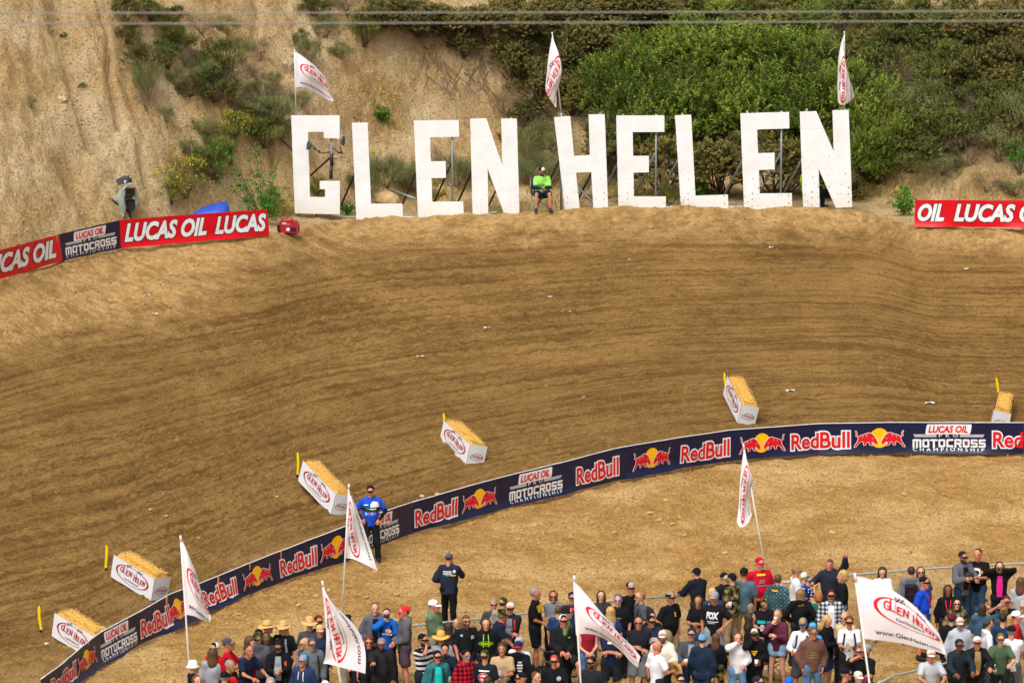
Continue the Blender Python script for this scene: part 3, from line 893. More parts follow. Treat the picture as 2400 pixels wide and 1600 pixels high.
for k, (ch, px, mud) in enumerate(LET):
    pts = [at(u, v, LETY) for u, v in px]
    x0, x1 = min(p.x for p in pts), max(p.x for p in pts); z0, z1 = min(p.z for p in pts), max(p.z for p in pts)
    root = empty('sign_letter', ((x0 + x1) / 2, LETY, z0), 0, 'white plywood letter %s, %s' % (ch, LDESC[k]), 'letter', 'white letters of the hillside sign')
    o0 = Vector(root.location)
    tri = tessellate_polygon([pts])
    n_ = len(pts); th = 0.045
    V = [p - o0 for p in pts] + [p - o0 + Vector((0, th, 0)) for p in pts]
    a2 = sum(pts[i].x * pts[(i + 1) % n_].z - pts[(i + 1) % n_].x * pts[i].z for i in range(n_))
    Fs = []
    for t in tri:
        q = tuple(t)
        nr = (pts[q[1]] - pts[q[0]]).cross(pts[q[2]] - pts[q[0]])
        if nr.y > 0: q = q[::-1]
        Fs.append(q); Fs.append(tuple(i + n_ for i in q[::-1]))
    for i in range(n_):
        j = (i + 1) % n_
        Fs.append((i, j, j + n_, i + n_) if a2 < 0 else (j, i, i + n_, j + n_))
    b = link('board', mesh('board', V, Fs, M_SIGN), root)
    b.color = (mud, 0, 0, 1)
    # framing behind the board: posts down into the soil and raking braces
    g0 = ground((x0 + x1) / 2, LETY + 0.1)
    posts = [(u, a) for (u, a, c) in LPOST[k]]
    xs = [x0 + 0.22] + ([x1 - 0.25] if ch in 'NH' else [])
    for u, a in posts: xs.append(at(u, a, LETY).x)
    for x in xs:
        mb = MB(); g = ground(x, LETY + 0.12) - 0.2
        top = z1 + 0.03
        mb.tube([(x - o0.x, 0.11, g - o0.z), (x - o0.x, 0.11, top - o0.z)], 0.032, 8)
        mb.build('post', M_PIPE, root, True)
    for x in (xs[0], xs[-1]) if len(xs) > 1 else (xs[0],):
        mb = MB(); yb = LETY + 2.0; xb = x - 0.75
        mb.tube([(x - o0.x, 0.15, 1.75), (xb - o0.x, yb - LETY, ground(xb, yb) - 0.1 - o0.z)], 0.03, 8)
        mb.build('brace', M_PIPED if k < 5 else M_PIPE, root, True)
    letter_objs.append(root)

# foot pipes and a loose pole behind the letters
def pipe(name, pix, r, m, label, Y=None, cat='pipe'):
    pts = [at(u, v, Y) if Y else on_ground(u, v) + Vector((0, 0, r)) for u, v in pix]
    root = pts[0].copy(); mb = MB(); mb.tube([p - root for p in pts], r, 8)
    o = mb.build(name, m, None, True); o.location = root
    return tag(o, label, cat)
def gp(u, v, Y):
    p = at(u, v, Y); return p
for pix, lb in ((((735, 527), (838, 511)), 'white pipe lying below the letter G'), (((944, 524), (976, 521)), 'short white pipe between the first L and E'),
                (((1090, 516), (1108, 517)), 'short white pipe between the first E and N'), (((1145, 517), (1165, 518)), 'white pipe inside the foot of the first N'),
                (((1362, 511), (1392, 510)), 'white pipe inside the foot of the letter H'), (((1562, 508), (1594, 505)), 'white pipe between the second E and L'),
                (((1707, 483), (1743, 480)), 'grey pipe between the second L and last E')):
    y = 128.75
    pts = [at(u, v, y) for u, v in pix]
    pts = [Vector((p.x, y, max(p.z - 0.12, ground(p.x, y) + 0.03))) for p in pts]
    mb = MB(); mb.tube([p - pts[0] for p in pts], 0.035, 8)
    o = mb.build('pipe', M_WHITEPIPE, None, True); o.location = pts[0]; tag(o, lb, 'pipe', 'pipes along the foot of the sign')
for pix, Y0, Y1, lb in (((915, 444, 977, 467), 129.8, 129.0, 'loose galvanised pole leaning behind the first E'), ((1355, 438, 1390, 477), 129.6, 129.0, 'galvanised pole slanting down inside the letter H')):
    a, b = at(pix[0], pix[1], Y0), at(pix[2], pix[3], Y1)
    mb = MB(); mb.tube([(0, 0, 0), b - a], 0.03, 8)
    o = mb.build('pole', M_PIPE, None, True); o.location = a; tag(o, lb, 'pole')
mb = MB(); p = at(757, 506, 128.6); mb.box((0, 0, 0), (0.5, 0.03, 0.42), (0, R(2), 0), 0.004)
o = mb.build('plywood_offcut', mat('weathered_plywood', '#9c8062', 0.85, 0.1, 0.2, 6)); o.location = p; tag(o, 'brown plywood board standing under the letter G', 'board')

# ================================================================== BALES IN PRINTED SLEEVES
M_CARD = mat('white_cardboard', '#d9d9db', 0.6, 0.2, 0.04)
M_CARDIN = mat('brown_cardboard', '#96663a', 0.85, 0.1, 0.12)
def straw_mat():
    m = mat('straw', '#d9a850', 0.8, 0.15, 0.35, 30.0, 0.03, 60.0)
    return m
M_STRAW = straw_mat()
M_STRAWS = [mat('straw_stalk', c, 0.7, 0.2, 0.2, 20) for c in ('#e3b761', '#c99540', '#efd594')]
def bale(F, Lp, wdt, label, blabel, Lmin=1.1, Lmax=2.3):
    f, l = on_ground(*F), on_ground(*Lp)
    d = l - f; L = max(Lmin, min(Lmax, d.length))
    n_ = gnormal(f.x, f.y, 0.6); n_ = (n_ + Vector((0.20 if F[0] > 700 else 0.04, -0.03, 0.1 if F[0] > 700 else 0.3))).normalized()
    X = d - n_ * d.dot(n_); X.normalize()
    Yv = n_.cross(X); Yv.normalize()
    if Yv.x < 0: Yv = -Yv
    M = Matrix((X, Yv, n_)).transposed().to_4x4()
    M.translation = f + n_ * 0.005
    h = 0.54; W = wdt
    root = empty('cardboard_sleeve', (0, 0, 0), 0, label, 'bale sleeve', 'white printed bale sleeves along the track')
    root.matrix_world = M
    # four panels of folded card, open at the top, standing 4 cm above the straw
    th = 0.012
    def panel(a, b, inside):
        mb = MB(); a, b = Vector(a), Vector(b); dv = (b - a); inn = Vector(inside)
        V = []
        nseg = 6
        for k in range(nseg + 1):
            q = a + dv * (k / nseg)
            bow = inn * (-0.012 * math.sin(math.pi * k / nseg))
            cut = 0.006 * math.sin(k * 2.1 + a.x * 9)
            for zz in (cut, h + cut * 0.4):
                V.append(q + bow + Vector((0, 0, zz))); V.append(q + bow + inn * th + Vector((0, 0, zz)))
        Fs, I = [], []
        for k in range(nseg):
            o = 4 * k; e = o + 4
            Fs += [(o, e, e + 2, o + 2), (o + 1, o + 3, e + 3, e + 1), (o + 2, e + 2, e + 3, o + 3), (o, o + 1, e + 1, e)]; I += [0, 1, 1, 1]
        Fs += [(0, 2, 3, 1), (4 * nseg, 4 * nseg + 1, 4 * nseg + 3, 4 * nseg + 2)]; I += [1, 1]
        mb.v, mb.f, mb.i = V, Fs, I
        me = mesh('panel', V, Fs, [M_CARD, M_CARDIN], I)
        import bmesh as _b
        bm = _b.new(); bm.from_mesh(me); _b.ops.recalc_face_normals(bm, faces=bm.faces); bm.to_mesh(me); bm.free()
        return link('panel', me, root)
    panel((0, 0, 0), (L, 0, 0), (0, 1, 0)); panel((0, W, 0), (L, W, 0), (0, -1, 0))
    panel((0, th, 0), (0, W - th, 0), (1, 0, 0)); panel((L, th, 0), (L, W - th, 0), (-1, 0, 0))
    def long_s(V):   # artwork x runs from the far end to the front corner
        bow = 0.012 * np.sin(math.pi * np.clip(V[:, 0] / L, 0, 1))
        return np.stack([L - V[:, 0], -bow - 0.002, V[:, 1]], 1), np.tile([0., -1., 0.], (len(V), 1))
    def end_s(V):
        bow = 0.012 * np.sin(math.pi * np.clip(V[:, 0] / W, 0, 1))
        return np.stack([-bow - 0.002, V[:, 0], V[:, 1]], 1), np.tile([-1., 0., 0.], (len(V), 1))
    p = Print(); p.place(LOGO_BOX, L * .5, h * .52, L * .40, h * .78); p.build('printed_logo', long_s, root, 0.002, 0.4)
    p = Print(); p.place(LOGO_BOX, W * .5, h * .40, W * .36, h * .34); p.build('printed_logo', end_s, root, 0.002, 0.4)
    # the bale itself: a swollen block with loose stalks on top
    b = empty('straw_bale', (0, 0, 0), 0, blabel, 'straw bale', 'straw bales along the track'); b.matrix_world = M
    nx_, ny_ = 26, 12; rg = random.Random(int(F[0]))
    V, Fs = [], []
    for j in range(ny_ + 1):
        for i in range(nx_ + 1):
            a, c = i / nx_, j / ny_
            ed = min(a, 1 - a, c * .5, (1 - c) * .5)
            zt = h - 0.02 + 0.10 * min(1, ed * 9) ** .5 + rg.uniform(-.012, .014)
            V.append((0.03 + a * (L - .06), 0.03 + c * (W - .06), zt))
    for j in range(ny_):
        for i in range(nx_):
            o = j * (nx_ + 1) + i; Fs.append((o, o + 1, o + nx_ + 2, o + nx_ + 1))
    ring_ = [i for i in range(nx_ + 1)] + [j * (nx_ + 1) + nx_ for j in range(1, ny_ + 1)] + [ny_ * (nx_ + 1) + i for i in range(nx_ - 1, -1, -1)] + [j * (nx_ + 1) for j in range(ny_ - 1, 0, -1)]
    o2 = len(V)
    V += [(V[i][0], V[i][1], 0.03) for i in ring_]
    for q in range(len(ring_)):
        r2 = (q + 1) % len(ring_); Fs.append((ring_[r2], ring_[q], o2 + q, o2 + r2))
    link('packed_straw', mesh('packed_straw', V, Fs, M_STRAW, None, True), b)
    SV, SF, SI = [], [], []
    for q in range(1500):
        x, y = rg.uniform(.05, L - .05), rg.uniform(.05, W - .05)
        z = h + .06 + rg.uniform(-.02, .03)
        a = rg.gauss(math.pi / 2, .75) if rg.random() < .75 else rg.uniform(0, 6.3); ln = rg.uniform(.04, .10); el = rg.gauss(0.03, .12)
        dv = Vector((math.cos(a) * math.cos(el), math.sin(a) * math.cos(el), math.sin(el))) * ln / 2
        c = Vector((x, y, z)); sd_ = Vector((-math.sin(a), math.cos(a), 0.4)).normalized() * .0035
        o = len(SV); SV += [c - dv - sd_, c - dv + sd_, c + dv + sd_, c + dv - sd_]; SF.append((o, o + 1, o + 2, o + 3)); SI.append(q % 3)
    so = link('loose_stalks', mesh('loose_stalks', SV, SF, M_STRAWS, SI), b); tag(so, kind='stuff')
    return root
BALES = [((775, 1205), (695, 1140), .47, 'just left of the man in blue'), ((1092, 1088), (1032, 1022), .50, 'near the middle of the track'),
         ((1728, 991), (1693, 929), .50, 'above the flag near the right'), ((2319, 1004), (2331, 948), .50, 'standing end-on at the right edge'),
         ((354, 1408), (259, 1350), .48, 'at the lower left above the banner'), ((214, 1546), (120, 1499), .48, 'furthest lower left, half hidden by banner')]
for F_, L_, W_, ds in BALES:
    bale(F_, L_, W_, 'white printed sleeve round a straw bale, ' + ds, 'yellow straw bale inside the white sleeve ' + ds)

# ================================================================== YELLOW COURSE MARKERS
M_YEL = mat('yellow_plastic', '#f3c400', 0.4, 0.4, 0.06)
M_RUB = mat('black_rubber', '#1c1c1c', 0.7, 0.2, 0.1)
for (bu, bv, tu, tv, ds) in ((697, 1116, 699, 1059, 'beside the bale left of the man in blue'), (249, 1335, 249, 1277, 'left of the lower left bale'), (96, 1480, 91, 1418, 'furthest to the left'),
                             (1043, 1021, 1041, 967, 'behind the bale in the middle of the track'), (1704, 931, 1698, 873, 'behind the bale near the right'), (2342, 944, 2335, 884, 'behind the bale at the right edge')):
    p = on_ground(bu, bv); t = at(tu, tv, p.y)
    root = empty('course_marker', p, 0, 'flexible yellow course marker standing upright ' + ds, 'course marker', 'yellow course markers')
    hgt = (t - p).length; lean = (t - p) / hgt
    mb = MB(); V = []
    prof = [(0.0, .012), (.06, .016), (.10, .030), (.18, .027), (.55, .029), (.85, .030), (.94, .024), (1.0, .010)]
    for q, (fz, wd) in enumerate(prof):
        c = lean * (hgt * fz) + Vector((0.012 * math.sin(fz * 5 + bu), 0, 0))
        for sx, sy in ((-1, -.25), (0, -.55), (1, -.25), (1, .25), (0, .55), (-1, .25)):
            V.append(c + Vector((sx * wd, sy * wd * .6, 0)))
    Fs = [(k * 6 + j, k * 6 + (j + 1) % 6, k * 6 + 6 + (j + 1) % 6, k * 6 + 6 + j) for k in range(len(prof) - 1) for j in range(6)] + [tuple(range(42, 48))]
    mb.add(V, Fs); mb.build('blade', M_YEL, root)
    mb = MB(); mb.lathe([(0, -.05), (.035, -.05), (.035, .02), (.018, .05), (0, .055)], 10); mb.build('spring_foot', M_RUB, root, True)

# ================================================================== FLAGS
M_POLE = mat('white_pole', '#d9d6cc', 0.5, 0.4, 0.06)
def cloth_mat(name, c, tr=0.35):
    m = mat(name, c, 0.85, 0.1, 0.04, 3.0, 0.004, 12.0)
    n, l = m.node_tree.nodes, m.node_tree.links
    out = [q for q in n if q.type == 'OUTPUT_MATERIAL'][0]; b = n['Principled BSDF']
    t = n.new('ShaderNodeBsdfTranslucent'); t.inputs['Color'].default_value = lin(c)
    mx = n.new('ShaderNodeMixShader'); mx.inputs[0].default_value = tr
    l.new(b.outputs[0], mx.inputs[1]); l.new(t.outputs[0], mx.inputs[2]); l.new(mx.outputs[0], out.inputs[0])
    return m
M_FLAG = cloth_mat('white_flag_cloth', '#f3f1f6', 0.22)
def flag(pole, Yp, net, label, group, ripple=0.03, ph=0.0, base=None, py=0.0):
    """net: rows t (top to bottom) x columns s (hoist to fly) of (u, v[, depth])"""
    pb, pt = pole
    top = at(pt[0], pt[1], Yp); bot = at(pb[0], pb[1], Yp)
    if base is None:   # stands in the ground: carry the pole's line on down
        d = (bot - top).normalized(); b2 = bot
        for _ in range(400):
            if b2.z <= ground(b2.x, b2.y) - 0.1: break
            b2 = b2 + d * 0.05
        bot = b2
    root = empty('flag', bot, 0, label, 'flag', group)
    mb = MB(); mb.tube([(0, 0, 0), (top - bot) * .97], 0.019, 8); mb.build('pole', M_POLE, root, True)
    mb = MB(); mb.tube([(top - bot) * .97, top - bot], [0.026, 0.02], 8); mb.build('pole_cap', M_FLAG, root, True)
    N = np.array([[tuple(at(q[0], q[1], Yp + py + (q[2] if len(q) > 2 else 0.0)) - bot) for q in row] for row in net])   # (T,S,3)
    nt, nsx = N.shape[:2]
    def lag(x, k):
        xs = np.linspace(0, 1, k); out = []
        for i in range(k):
            q = np.ones_like(x)
            for j in range(k):
                if j != i: q = q * (x - xs[j]) / (xs[i] - xs[j])
            out.append(q)
        return np.stack(out, 1)
    def pos(V):
        s_, t_ = np.clip(V[:, 0], 0, 1), np.clip(V[:, 1], 0, 1)
        P = np.einsum('ni,nj,ijk->nk', lag(t_, nt), lag(s_, nsx), N)
        rp = ripple * s_ * (np.sin(s_ * 9 + t_ * 3.2 + ph) + .6 * np.sin(s_ * 17 - t_ * 4 + ph * 2) + .8 * np.sin(t_ * 7 + s_ * 2.2 + ph))
        P[:, 1] += rp
        P[:, 0] += 0.25 * rp
        return P
    def surf(V):
        e = 1e-3
        P = pos(V)
        A = pos(V + [e, 0]) - pos(V - [e, 0]); B = pos(V + [0, e]) - pos(V - [0, e])
        n_ = np.cross(A, B); n_ /= np.linalg.norm(n_, axis=1)[:, None] + 1e-12
        return P, n_
    ns, ntt = 40, 28
    S, T = np.meshgrid(np.linspace(0, 1, ns), np.linspace(0, 1, ntt))
    I = np.arange(ns * ntt).reshape(ntt, ns)
    Q = np.stack([I[:-1, :-1], I[:-1, 1:], I[1:, 1:], I[1:, :-1]], -1).reshape(-1, 4)
    cl = link('cloth', fastmesh('cloth', pos(np.stack([S.ravel(), T.ravel()], 1)), Q, M_FLAG), root)
    p = Print()
    flip = lambda P_: np.stack([P_[:, 0], 1 - P_[:, 1]], 1)
    q = Print(); q.place(LOGO_FLAG, .56, .60, .40, .52); q.text('www.GlenHelen.com', .14, .10, .085, K_PLUM, 1, width=.80, bold=0.012)
    p.merge(q, flip)
    p.build('printed_logo', surf, cl, 0.004, 0.07, sides=(1, -1))
    return root
G1, G2 = 'flags standing on the letters', 'flags standing among the spectators'
flag(((694, 272), (690, 116)), 128.32, [[(690, 119), (718, 139, -.1), (748, 166, .15), (768, 205, .3)], [(691, 162), (720, 173, -.2), (752, 195, .1), (775, 221, .3)], [(692, 206), (721, 208, -.1), (752, 224, .2), (782, 238, .3)]],
     'white flag with red lettering flying above the letter G', G1, .03, .4, 1)
flag(((1316, 272), (1294, 76)), 128.32, [[(1295, 80), (1288, 118), (1281, 170, .1), (1279, 210, .15)], [(1302, 130), (1314, 166, -.22), (1294, 205, -.1), (1290, 233, .1)], [(1309, 182), (1305, 200, .1), (1305, 225, .1), (1303, 253, .1)]],
     'white flag hanging limp above the letter H', G1, .035, 1.2, 1, -.05)
flag(((1979, 262), (1979, 74)), 128.32, [[(1978, 82), (1966, 132), (1963, 185, .1), (1964, 232, .1)], [(1979, 125), (1982, 162, -.24), (1982, 205, -.2), (1976, 247, -.1)], [(1981, 172), (1992, 190), (2000, 213, .1), (2002, 227, .15)]],
     'white flag hanging limp above the last letter N', G1, .035, 2.2, 1, -.05)
flag(((446, 1600), (423, 1254)), 84.5, [[(423, 1262), (446, 1308), (470, 1376, .1), (490, 1432, .2)], [(429, 1350), (451, 1378, -.15), (474, 1415), (492, 1445, .1)], [(436, 1440), (458, 1444, -.1), (478, 1452, .05), (492, 1456, .1)]],
     'white drooping flag at the lower left in front of the navy banner', G2, .035, 3.1)
flag(((802, 1434), (818, 1134)), 93.0, [[(816, 1150), (813, 1200), (811, 1255), (809, 1309)], [(818, 1153), (825, 1200, -.12), (832, 1258, .05), (845, 1316)], [(820, 1157), (838, 1195), (853, 1240, .1), (885, 1338, .15)]],
     'white drooping flag in front of the man in blue', G2, .03, 4.4)
flag(((799, 1600), (755, 1360)), 82.0, [[(755, 1371), (760, 1435), (765, 1500), (755, 1556)], [(757, 1374), (778, 1430, -.12), (799, 1495), (800, 1562)], [(760, 1378), (799, 1432), (842, 1484, .1), (857, 1577, .1)]],
     'white drooping flag among the spectators left of the boy in blue', G2, .03, 5.3)
flag(((1361, 1600), (1346, 1348)), 82.0, [[(1343, 1356), (1399, 1422, .1), (1450, 1482, .2), (1500, 1539, .35)], [(1346, 1420), (1400, 1455, -.1), (1449, 1500, .05), (1498, 1551, .3)], [(1350, 1488), (1400, 1489), (1447, 1519, .1), (1495, 1563, .3)]],
     'white flag sagging to the right at the centre of the crowd', G2, .04, 6.0)
flag(((1790, 1310), (1742, 1040)), 98.0, [[(1745, 1049), (1737, 1100), (1732, 1165), (1727, 1222)], [(1754, 1088), (1753, 1118, -.12), (1746, 1172), (1745, 1233)], [(1768, 1128), (1762, 1142), (1757, 1165, .1), (1762, 1206, .1)]],
     'white limp flag behind the man in the red sweatshirt', G2, .03, 7.0)
flag(((2038, 1600), (2003, 1342)), 76.0, [[(2004, 1349), (2078, 1374, .1), (2145, 1422, .2), (2202, 1484, .3)], [(2014, 1422), (2086, 1440, -.1), (2153, 1470, .1), (2211, 1510, .3)], [(2024, 1496), (2095, 1504, -.05), (2160, 1517, .15), (2218, 1534, .3)]],
     'large white flag spread open at the lower right', G2, .03, 8.3)
# ================================================================== OVERHEAD CABLES (close to the camera, out of focus)
M_CABLE = mat('cable_sheath', '#8f8c84', 0.6, 0.3, 0.1, 4)
for (v0, v1, lb) in ((28, 24, 'upper of two blurred grey cables across the top'), (54, 46, 'lower of two blurred grey cables across the top')):
    a, b = at(-900, v0 + 2, 40.0), at(3300, v1 - 2, 40.6)
    pts = [a + (b - a) * (k / 24) - Vector((0, 0, 0.016 * 4 * (k / 24) * (1 - k / 24))) for k in range(25)]
    mb = MB(); mb.tube([p - a for p in pts], 0.0062, 8)
    o = mb.build('overhead_cable', M_CABLE, None, True); o.location = a; tag(o, lb, 'cable', 'cables over the track')

# ================================================================== TELEVISION CAMERA ON ITS TRIPOD
M_CAMB = mat('camera_body', '#2b2b2f', 0.45, 0.4, 0.1, 10)
M_CAMG = mat('camera_hood', '#4a4a4f', 0.5, 0.4, 0.1, 10)
M_LENS = mat('lens_glass', '#0a0c16', 0.1, 0.6, 0.1, 5)
M_COVER = mat('rain_cover', '#98a294', 0.55, 0.4, 0.18, 6, 0.02, 9)
M_ORANGE = mat('orange_plastic', '#e2521d', 0.5, 0.3, 0.08)
cb = on_ground(293, 533)
cp_ = Vector((at(296, 450, cb.y + .35).x, cb.y + .35, 0)); cp_.z = ground(cp_.x, cp_.y)
root = empty('television_camera', cp_, 0, 'broadcast camera in a grey rain cover on a tripod behind the left banner', 'camera')
def rel(u, v, dy=0.0): return at(u, v, cp_.y + dy) - cp_
hd = rel(304, 455)
k = 1 / ppm(cp_.y)     # metres per photo pixel there
mb = MB(); mb.box(rel(305, 449, -.35), (24 * k, .18, 21 * k), None, .02); mb.build('lens_hood', M_CAMG, root)
mb = MB(); mb.box(rel(305, 449, -.445), (20 * k, .02, 17 * k), None, .006); mb.build('lens', M_LENS, root)
mb = MB(); mb.box(rel(303, 452, .05), (20 * k, .65, 20 * k), None, .02); mb.build('body', M_CAMB, root)
vf = MB(); a = rel(289, 424, 0)
V = [rel(271, 423, -.12), rel(287, 415, -.12), rel(301, 414, -.12), rel(301, 430, -.12), rel(286, 432, -.12), rel(278, 436, -.12)]
vf.add(V + [v + Vector((0, .3, 0)) for v in V], [(5, 4, 3, 2, 1, 0), (6, 7, 8, 9, 10, 11)] + [(i, (i + 1) % 6, (i + 1) % 6 + 6, i + 6) for i in range(6)])
vf.build('viewfinder', M_CAMG, root)
mb = MB(); mb.tube([rel(301, 422, .02), rel(309, 422, .02)], .07, 12); mb.build('viewfinder_knob', M_CAMB, root)
pp = Print(); pp.rect(0, 0, .028, .07, K_WHITE, 1); pp.rect(.035, 0, .05, .07, K_WHITE, 1)
pp.build('tally_plate', lambda W: (np.stack([rel(292, 427, 0).x + W[:, 0], np.full(len(W), -.124), rel(292, 427, 0).z + W[:, 1]], 1), np.tile([0, -1., 0], (len(W), 1))), root)
mb = MB(); mb.box(rel(306, 480, -.02), (20 * k, .25, 26 * k), None, .03); mb.build('pan_head', M_CAMB, root)
# rain cover: a draped shell over the left side and back
V, Fs = [], []
cols = [(293, 437), (282, 444), (276, 456), (269, 462), (268, 478), (276, 482), (272, 502), (284, 508), (288, 512)]
nr = 10
outer = [(300, 432), (288, 434), (279, 444), (274, 456), (266, 456), (268, 470), (272, 486), (271, 500), (284, 510)]
inner = [(314, 434), (300, 438), (294, 446), (293, 456), (293, 468), (294, 478), (296, 486), (292, 500), (288, 511)]
for i, (o_, n_) in enumerate(zip(outer, inner)):
    for j in range(nr):
        f = j / (nr - 1)
        u = o_[0] + (n_[0] - o_[0]) * f; v = o_[1] + (n_[1] - o_[1]) * f
        dy = .10 - .46 * math.sin(f * math.pi * .62) + .035 * math.sin(f * 14 + i * 1.3) + .03 * math.sin(i * 2.1)
        V.append(rel(u, v, dy))
for i in range(len(outer) - 1):
    for j in range(nr - 1):
        a = i * nr + j; Fs.append((a, a + nr, a + nr + 1, a + 1))
me = mesh('rain_cover', V, Fs, M_COVER, None, True); o = link('rain_cover', me, root)
sm = o.modifiers.new('thick', 'SOLIDIFY'); sm.thickness = .012
V, Fs = [], []
for i in range(8):
    f = i / 7
    for (u, v, dy) in ((312 + 6 * f, 438 + 44 * f, -.3 + .1 * f), (318 + 7 * f, 446 + 38 * f, -.2), (321 + 6 * f, 452 + 32 * f, .15)):
        V.append(rel(u, v, dy))
for i in range(7):
    for j in range(2): a = i * 3 + j; Fs.append((a, a + 1, a + 4, a + 3))
o = link('rain_cover', mesh('rain_cover', V, Fs, M_COVER, None, True), root)
o.modifiers.new('thick', 'SOLIDIFY').thickness = .012
mb = MB(); mb.tube([rel(268, 474, .1), rel(265, 484, .2)], .02, 8); mb.build('pan_handle', M_CAMB, root)
top = rel(302, 497, 0)
for dx, dy in ((-.42, -.25), (.40, -.2), (0.02, .5)):
    f = Vector((dx, dy, ground(cp_.x + dx, cp_.y + dy) - cp_.z))
    mb = MB(); mb.tube([top, f], [.045, .03], 8); mb.build('leg', M_CAMB, root, True)
mb = MB(); mb.box(rel(296, 500, -.05), (11 * k, .12, 5 * k), None, .01); mb.build('leg_lock', M_ORANGE, root)

# blue tarpaulin over a crate of gear
M_TARP = mat('blue_tarpaulin', '#2a4fb4', 0.4, 0.4, 0.15, 5, 0.03, 6)
M_TARPD = mat('dark_tarpaulin', '#1c3c97', 0.4, 0.4, 0.15, 5, 0.03, 6)
tb = on_ground(500, 566); ty = tb.y + .9
def trel(u, v, dy=0.0): return at(u, v, ty + dy)
ring_px = [(440, 520), (458, 497), (472, 488), (500, 481), (531, 472), (535, 496), (536, 520)]
V, Fs = [], []
g0 = ground(trel(490, 500).x, ty)
for i, (u, v) in enumerate(ring_px):
    for j in range(9):
        f = j / 8
        p = trel(u, v, 0)
        ang = f
        y = -.55 + 1.1 * f
        drop = (abs(f - .5) * 2) ** 3 * .30 + .05 * math.sin(i * 1.9 + f * 9) * (1 - abs(f - .5))
        z = p.z - drop
        V.append(Vector((p.x + .03 * math.sin(f * 11 + i), ty + y, max(z, g0 - .02))))
for i in range(len(ring_px) - 1):
    for j in range(8): a = i * 9 + j; Fs.append((a, a + 9, a + 10, a + 1))
fr = []
o2 = len(V)
for i in range(len(ring_px)):
    q = V[i * 9]; V.append(Vector((q.x + .04 * math.sin(i * 3), q.y - .12, g0 - .03)))
for i in range(len(ring_px) - 1): Fs.append((i * 9, o2 + i, o2 + i + 1, (i + 1) * 9))
base = Vector((trel(490, 500).x, ty, g0))
o = link('tarpaulin', mesh('tarpaulin', [v - base for v in V], Fs, M_TARP, None, True)); o.location = base
o.modifiers.new('thick', 'SOLIDIFY').thickness = .01
tag(o, 'blue tarpaulin draped over a crate behind the red banner', 'tarpaulin')

# red portable generator
M_GRED = mat('generator_red', '#a81226', 0.4, 0.5, 0.06)
M_GBLK = mat('generator_black', '#232125', 0.6, 0.3, 0.08)
gb = on_ground(676, 547); root = empty('generator', gb, R(-8), 'small red portable generator standing left of the letter G', 'generator')
prof = [(-.27, .05), (-.29, .16), (-.22, .34), (.10, .39), (.22, .36), (.29, .22), (.29, .05)]
mb = MB(); n_ = len(prof); dpt = .14
mb.add([(x, -dpt, z) for x, z in prof] + [(x, dpt, z) for x, z in prof], [tuple(range(n_))[::-1], tuple(range(n_, 2 * n_))] + [((i + 1) % n_, i, i + n_, (i + 1) % n_ + n_) for i in range(n_)])
o = mb.build('body', M_GRED, root); bv = o.modifiers.new('b', 'BEVEL'); bv.width = .02; bv.segments = 2
mb = MB(); mb.tube([(-.20, 0, .33), (-.18, 0, .42), (-.05, 0, .455), (.09, 0, .45), (.13, 0, .38)], .022, 8); mb.build('carry_handle', M_GRED, root, True)
mb = MB(); mb.box((-.26, -.005, .16), (.09, .30, .22), (0, R(-8), 0), .02); mb.build('end_cover', M_GBLK, root)
mb = MB(); mb.box((0.0, 0, .025), (.56, .26, .05), None, .01); mb.build('base', M_GBLK, root)
mb = MB(); mb.box((.17, -.142, .14), (.16, .02, .14), None, .01); mb.tube([(.2, -.15, .13), (.2, -.17, .13)], .025, 10); mb.build('socket_panel', M_GBLK, root)
pp = Print(); pp.rect(-.16, .31, -.04, .335, K_WHITE, 1, .01); pp.rect(-.16, .285, .08, .295, K_WHITE, 1); pp.ellipse(.02, .14, .05, .05, K_WHITE, 1); pp.rect(-.04, .1, 0.0, .16, K_WHITE, 2)
pp.build('printed_marking', lambda W: (np.stack([W[:, 0], np.full(len(W), -dpt - .002), W[:, 1]], 1), np.tile([0, -1., 0], (len(W), 1))), root)

# pole with two dish aerials in front of the G
M_DISH = mat('dish_grey', '#4d555b', 0.5, 0.4, 0.1, 8)
ay = LETY + .16
ab = gpoint(at(777, 400, ay).x, ay)
root = empty('aerial_pole', ab, 0, 'slim pole with two small dark dish aerials on arms at the letter G', 'aerial')
def ar(u, v, dy=0.0): return at(u, v, ay + dy) - ab
mb = MB(); mb.tube([(0, 0, -.1), ar(776.5, 326)], .026, 8); mb.build('mast', M_PIPE, root, True)
for (a, b) in (((777, 359), (778, 389)), ((776, 390), (776, 419))):
    mb = MB(); mb.tube([ar(*a, -.04), ar(*b, -.04)], .055, 12); mb.build('radio_unit', M_CAMB, root, True)
for chain, dpx, tilt in ((((774, 357), (752, 359), (748, 356), (738, 349), (733, 341)), (725, 341), -1), (((776, 347), (783, 349), (794, 358), (800, 358), (797, 342)), (802, 330), 1)):
    mb = MB(); mb.tube([ar(*q, -.05 - .10 * i) for i, q in enumerate(chain)], .014, 6)
    for i in (2, 3): mb.lathe([(0, -.035), (.035, -.03), (.035, .03), (0, .035)], 8, Matrix.Translation(ar(*chain[i], -.05 - .10 * i)))
    mb.build('arm', M_CAMB, root, True)
    c = ar(*dpx, -.46)
    ax = Vector((.94 * tilt, -.25, .22 if tilt < 0 else -.05)).normalized()
    M = ax.to_track_quat('Z', 'Y').to_matrix().to_4x4(); M.translation = c
    mb = MB(); mb.lathe([(0.0, -.075), (.06, -.06), (.115, -.02), (.155, .045), (.15, .05), (.10, -.01), (.05, -.04), (0, -.05)], 18, M); mb.build('dish', M_DISH, root, True)

